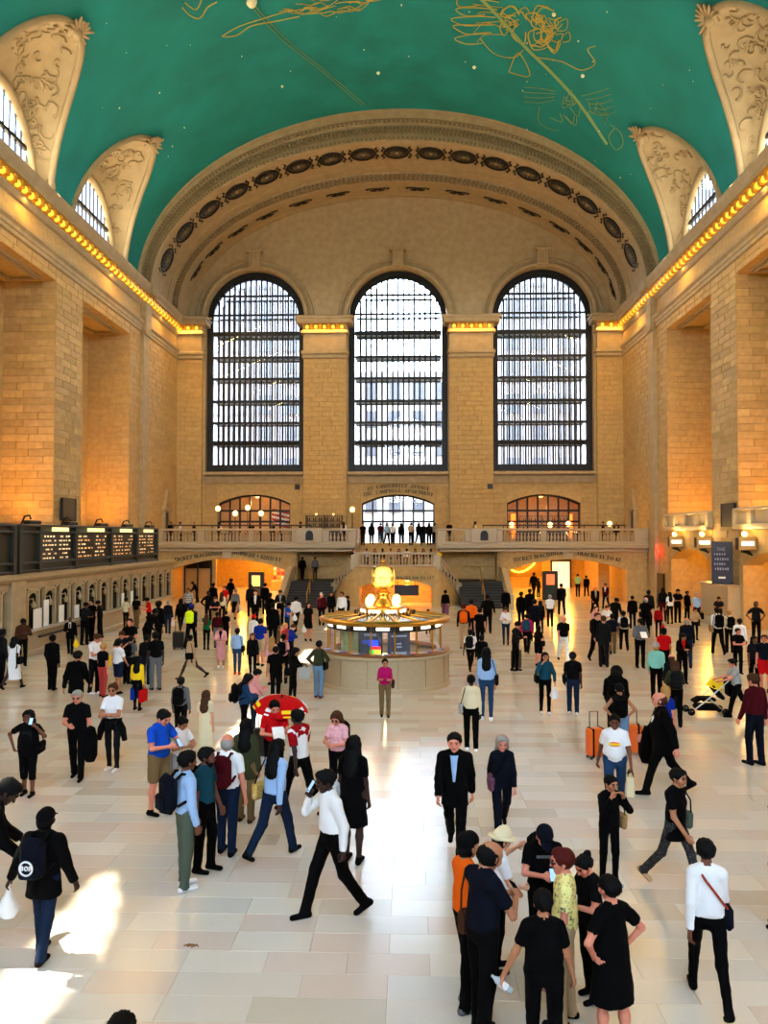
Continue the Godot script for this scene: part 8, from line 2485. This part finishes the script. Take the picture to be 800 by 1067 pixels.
	folk(519, 866, 1012, 105, "reach_l", "white", 1, "slim", "jet", "straw", "black", "straw hat and white top", {"skin": FA, "fem": true, "hat": "cream", "locks": true})
	folk(566, 858, 1004, 2, "phone", "jet", 1, "trousers", "jet", "cap", "black", "black T-shirt and blue cap looking down", {"skin": R, "hat": "navy", "nod": 12.0, "extra": [chest_word], "acc": [["backpack", "jet", 0], ["phone", "black", 1]]})
	folk(589, 886, 1066, -98, "ease", "lemon", 1, "trousers", "beige", "short", "auburn", "yellow flowered shirt and sunglasses", {"skin": R, "glasses": true, "top_mat": floral, "acc": [["plastic", "pink", 0]]})
	folk(616, 915, 1040, -60, "phone", "black", 1, "trousers", "jet", "bun", "black", "black top with hair in a bun holding a phone", {"skin": R, "fem": true, "acc": [["phone", "black", 0]]})
	folk(638, 915, 1098, -150, "hips", "jet", 1, "dress", "jet", "short", "black", "black dress and glasses at the right of the group", {"skin": R, "fem": true, "glasses": true, "hem": 0.42, "flare": 0.24, "w": 1.08})
	folk(567, 930, 1112, 176, "hold", "jet", 1, "trousers", "jet", "short", "black", "black T-shirt with a water bottle, seen from behind", {"skin": T, "fem": true, "w": 1.1, "acc": [["bottle", "white", 0]]})
	folk(125, 1062, 0, 180, "stand", "charcoal", 1, "trousers", "jet", "short", "black", "dark hair just inside the bottom edge", {"skin": T, "H": 1.68})
	# ---- balcony steps and terrace
	var r := RandomNumberGenerator.new(); r.seed = 99
	var tops := ["jet", "charcoal", "maroon", "sky", "white", "jet", "beige", "navy", "jet", "black", "pale grey", "jet"]
	var spots := [[378, 543], [387, 546], [396, 551], [403, 547], [409, 543], [418, 546], [428, 551], [436, 545], [441, 544], [447, 543], [452, 546]]
	for k in spots.size():
		var s: Array = spots[k]
		folk(s[0], s[1], 0, [0, 180, 160, 20][k % 4], ["stand", "ease", "phone", "walk"][k % 4], tops[k % 12], 1 + k % 2, "trousers", ["jet", "charcoal", "jeans"][k % 3], ["short", "long"][k % 2], "black", "%s clothes standing on the balcony steps, %s from the left" % [tops[k % 12], ["first", "second", "third", "fourth", "fifth", "sixth", "seventh", "eighth", "ninth", "tenth", "last"][k]], {"skin": ["tan", "dark", "rosy"][k % 3], "z": -62.6 - (k % 3) * 0.5, "y": 4.15, "group": "people on the balcony steps"})
	for k in 9:
		folk(382 + k * 8.4, 563 + (k % 3) * 1.5, 0, [0, 10, -15][k % 3], "sit", tops[(k * 5 + 3) % 12], 1 + k % 2, "trousers", ["jet", "jeans", "khaki"][k % 3], ["short", "long", "short"][k % 3], ["black", "brown", "black"][k % 3], "%s clothes sitting on the balcony steps, %s from the left" % [tops[(k * 5 + 3) % 12], ["first", "second", "third", "fourth", "fifth", "sixth", "seventh", "eighth", "last"][k]], {"skin": ["tan", "rosy", "dark"][k % 3], "z": -59.2, "y": 2.72, "H": 1.22, "group": "people on the balcony steps"})
	folk(368, 566, 0, 20, "stand", "jet", 2, "trousers", "jet", "short", "black", "black clothes at the left end of the landing rail", {"skin": "rosy", "z": -58.6, "y": 2.3, "H": 1.6})
	folk(457, 566, 0, -20, "stand", "yellow", 1, "trousers", "jet", "short", "black", "yellow top at the right end of the landing rail", {"skin": "tan", "z": -58.6, "y": 2.3, "H": 1.6})
	for k in 12:
		var x: float = [178, 188, 202, 228, 262, 285, 313, 358, 468, 495, 628, 642][k]
		folk(x, 540 + (k % 3) * 2, 0, [0, 90, -90, 180][k % 4], "stand", ["jet", "white", "charcoal", "cream", "jet", "navy"][k % 6], 1 + k % 2, "trousers", "jet", ["short", "long"][k % 2], ["black", "brown", "blond"][k % 3], "%s top on the balcony terrace, %s along from the south end" % [["jet", "white", "charcoal", "cream", "jet", "navy"][k % 6], ["first", "second", "third", "fourth", "fifth", "sixth", "seventh", "eighth", "ninth", "tenth", "eleventh", "last"][k]], {"skin": ["tan", "rosy", "fair"][k % 3], "z": -63.4 + (k % 2) * 0.2, "y": 4.3, "H": 1.66, "group": "people on the terrace"})
	folk(464, 615, 648, 175, "stand", "jet", 2, "skirt", "mauve", "short", "black", "black jacket and mauve skirt right of the booth arch", {"skin": T, "fem": true, "acc": [["backpack", "black", 0]]})
	folk(446, 633, 660, 0, "sit", "jet", 2, "trousers", "jet", "short", "black", "black clothes sitting beside the booth roof", {"skin": T, "H": 1.2})
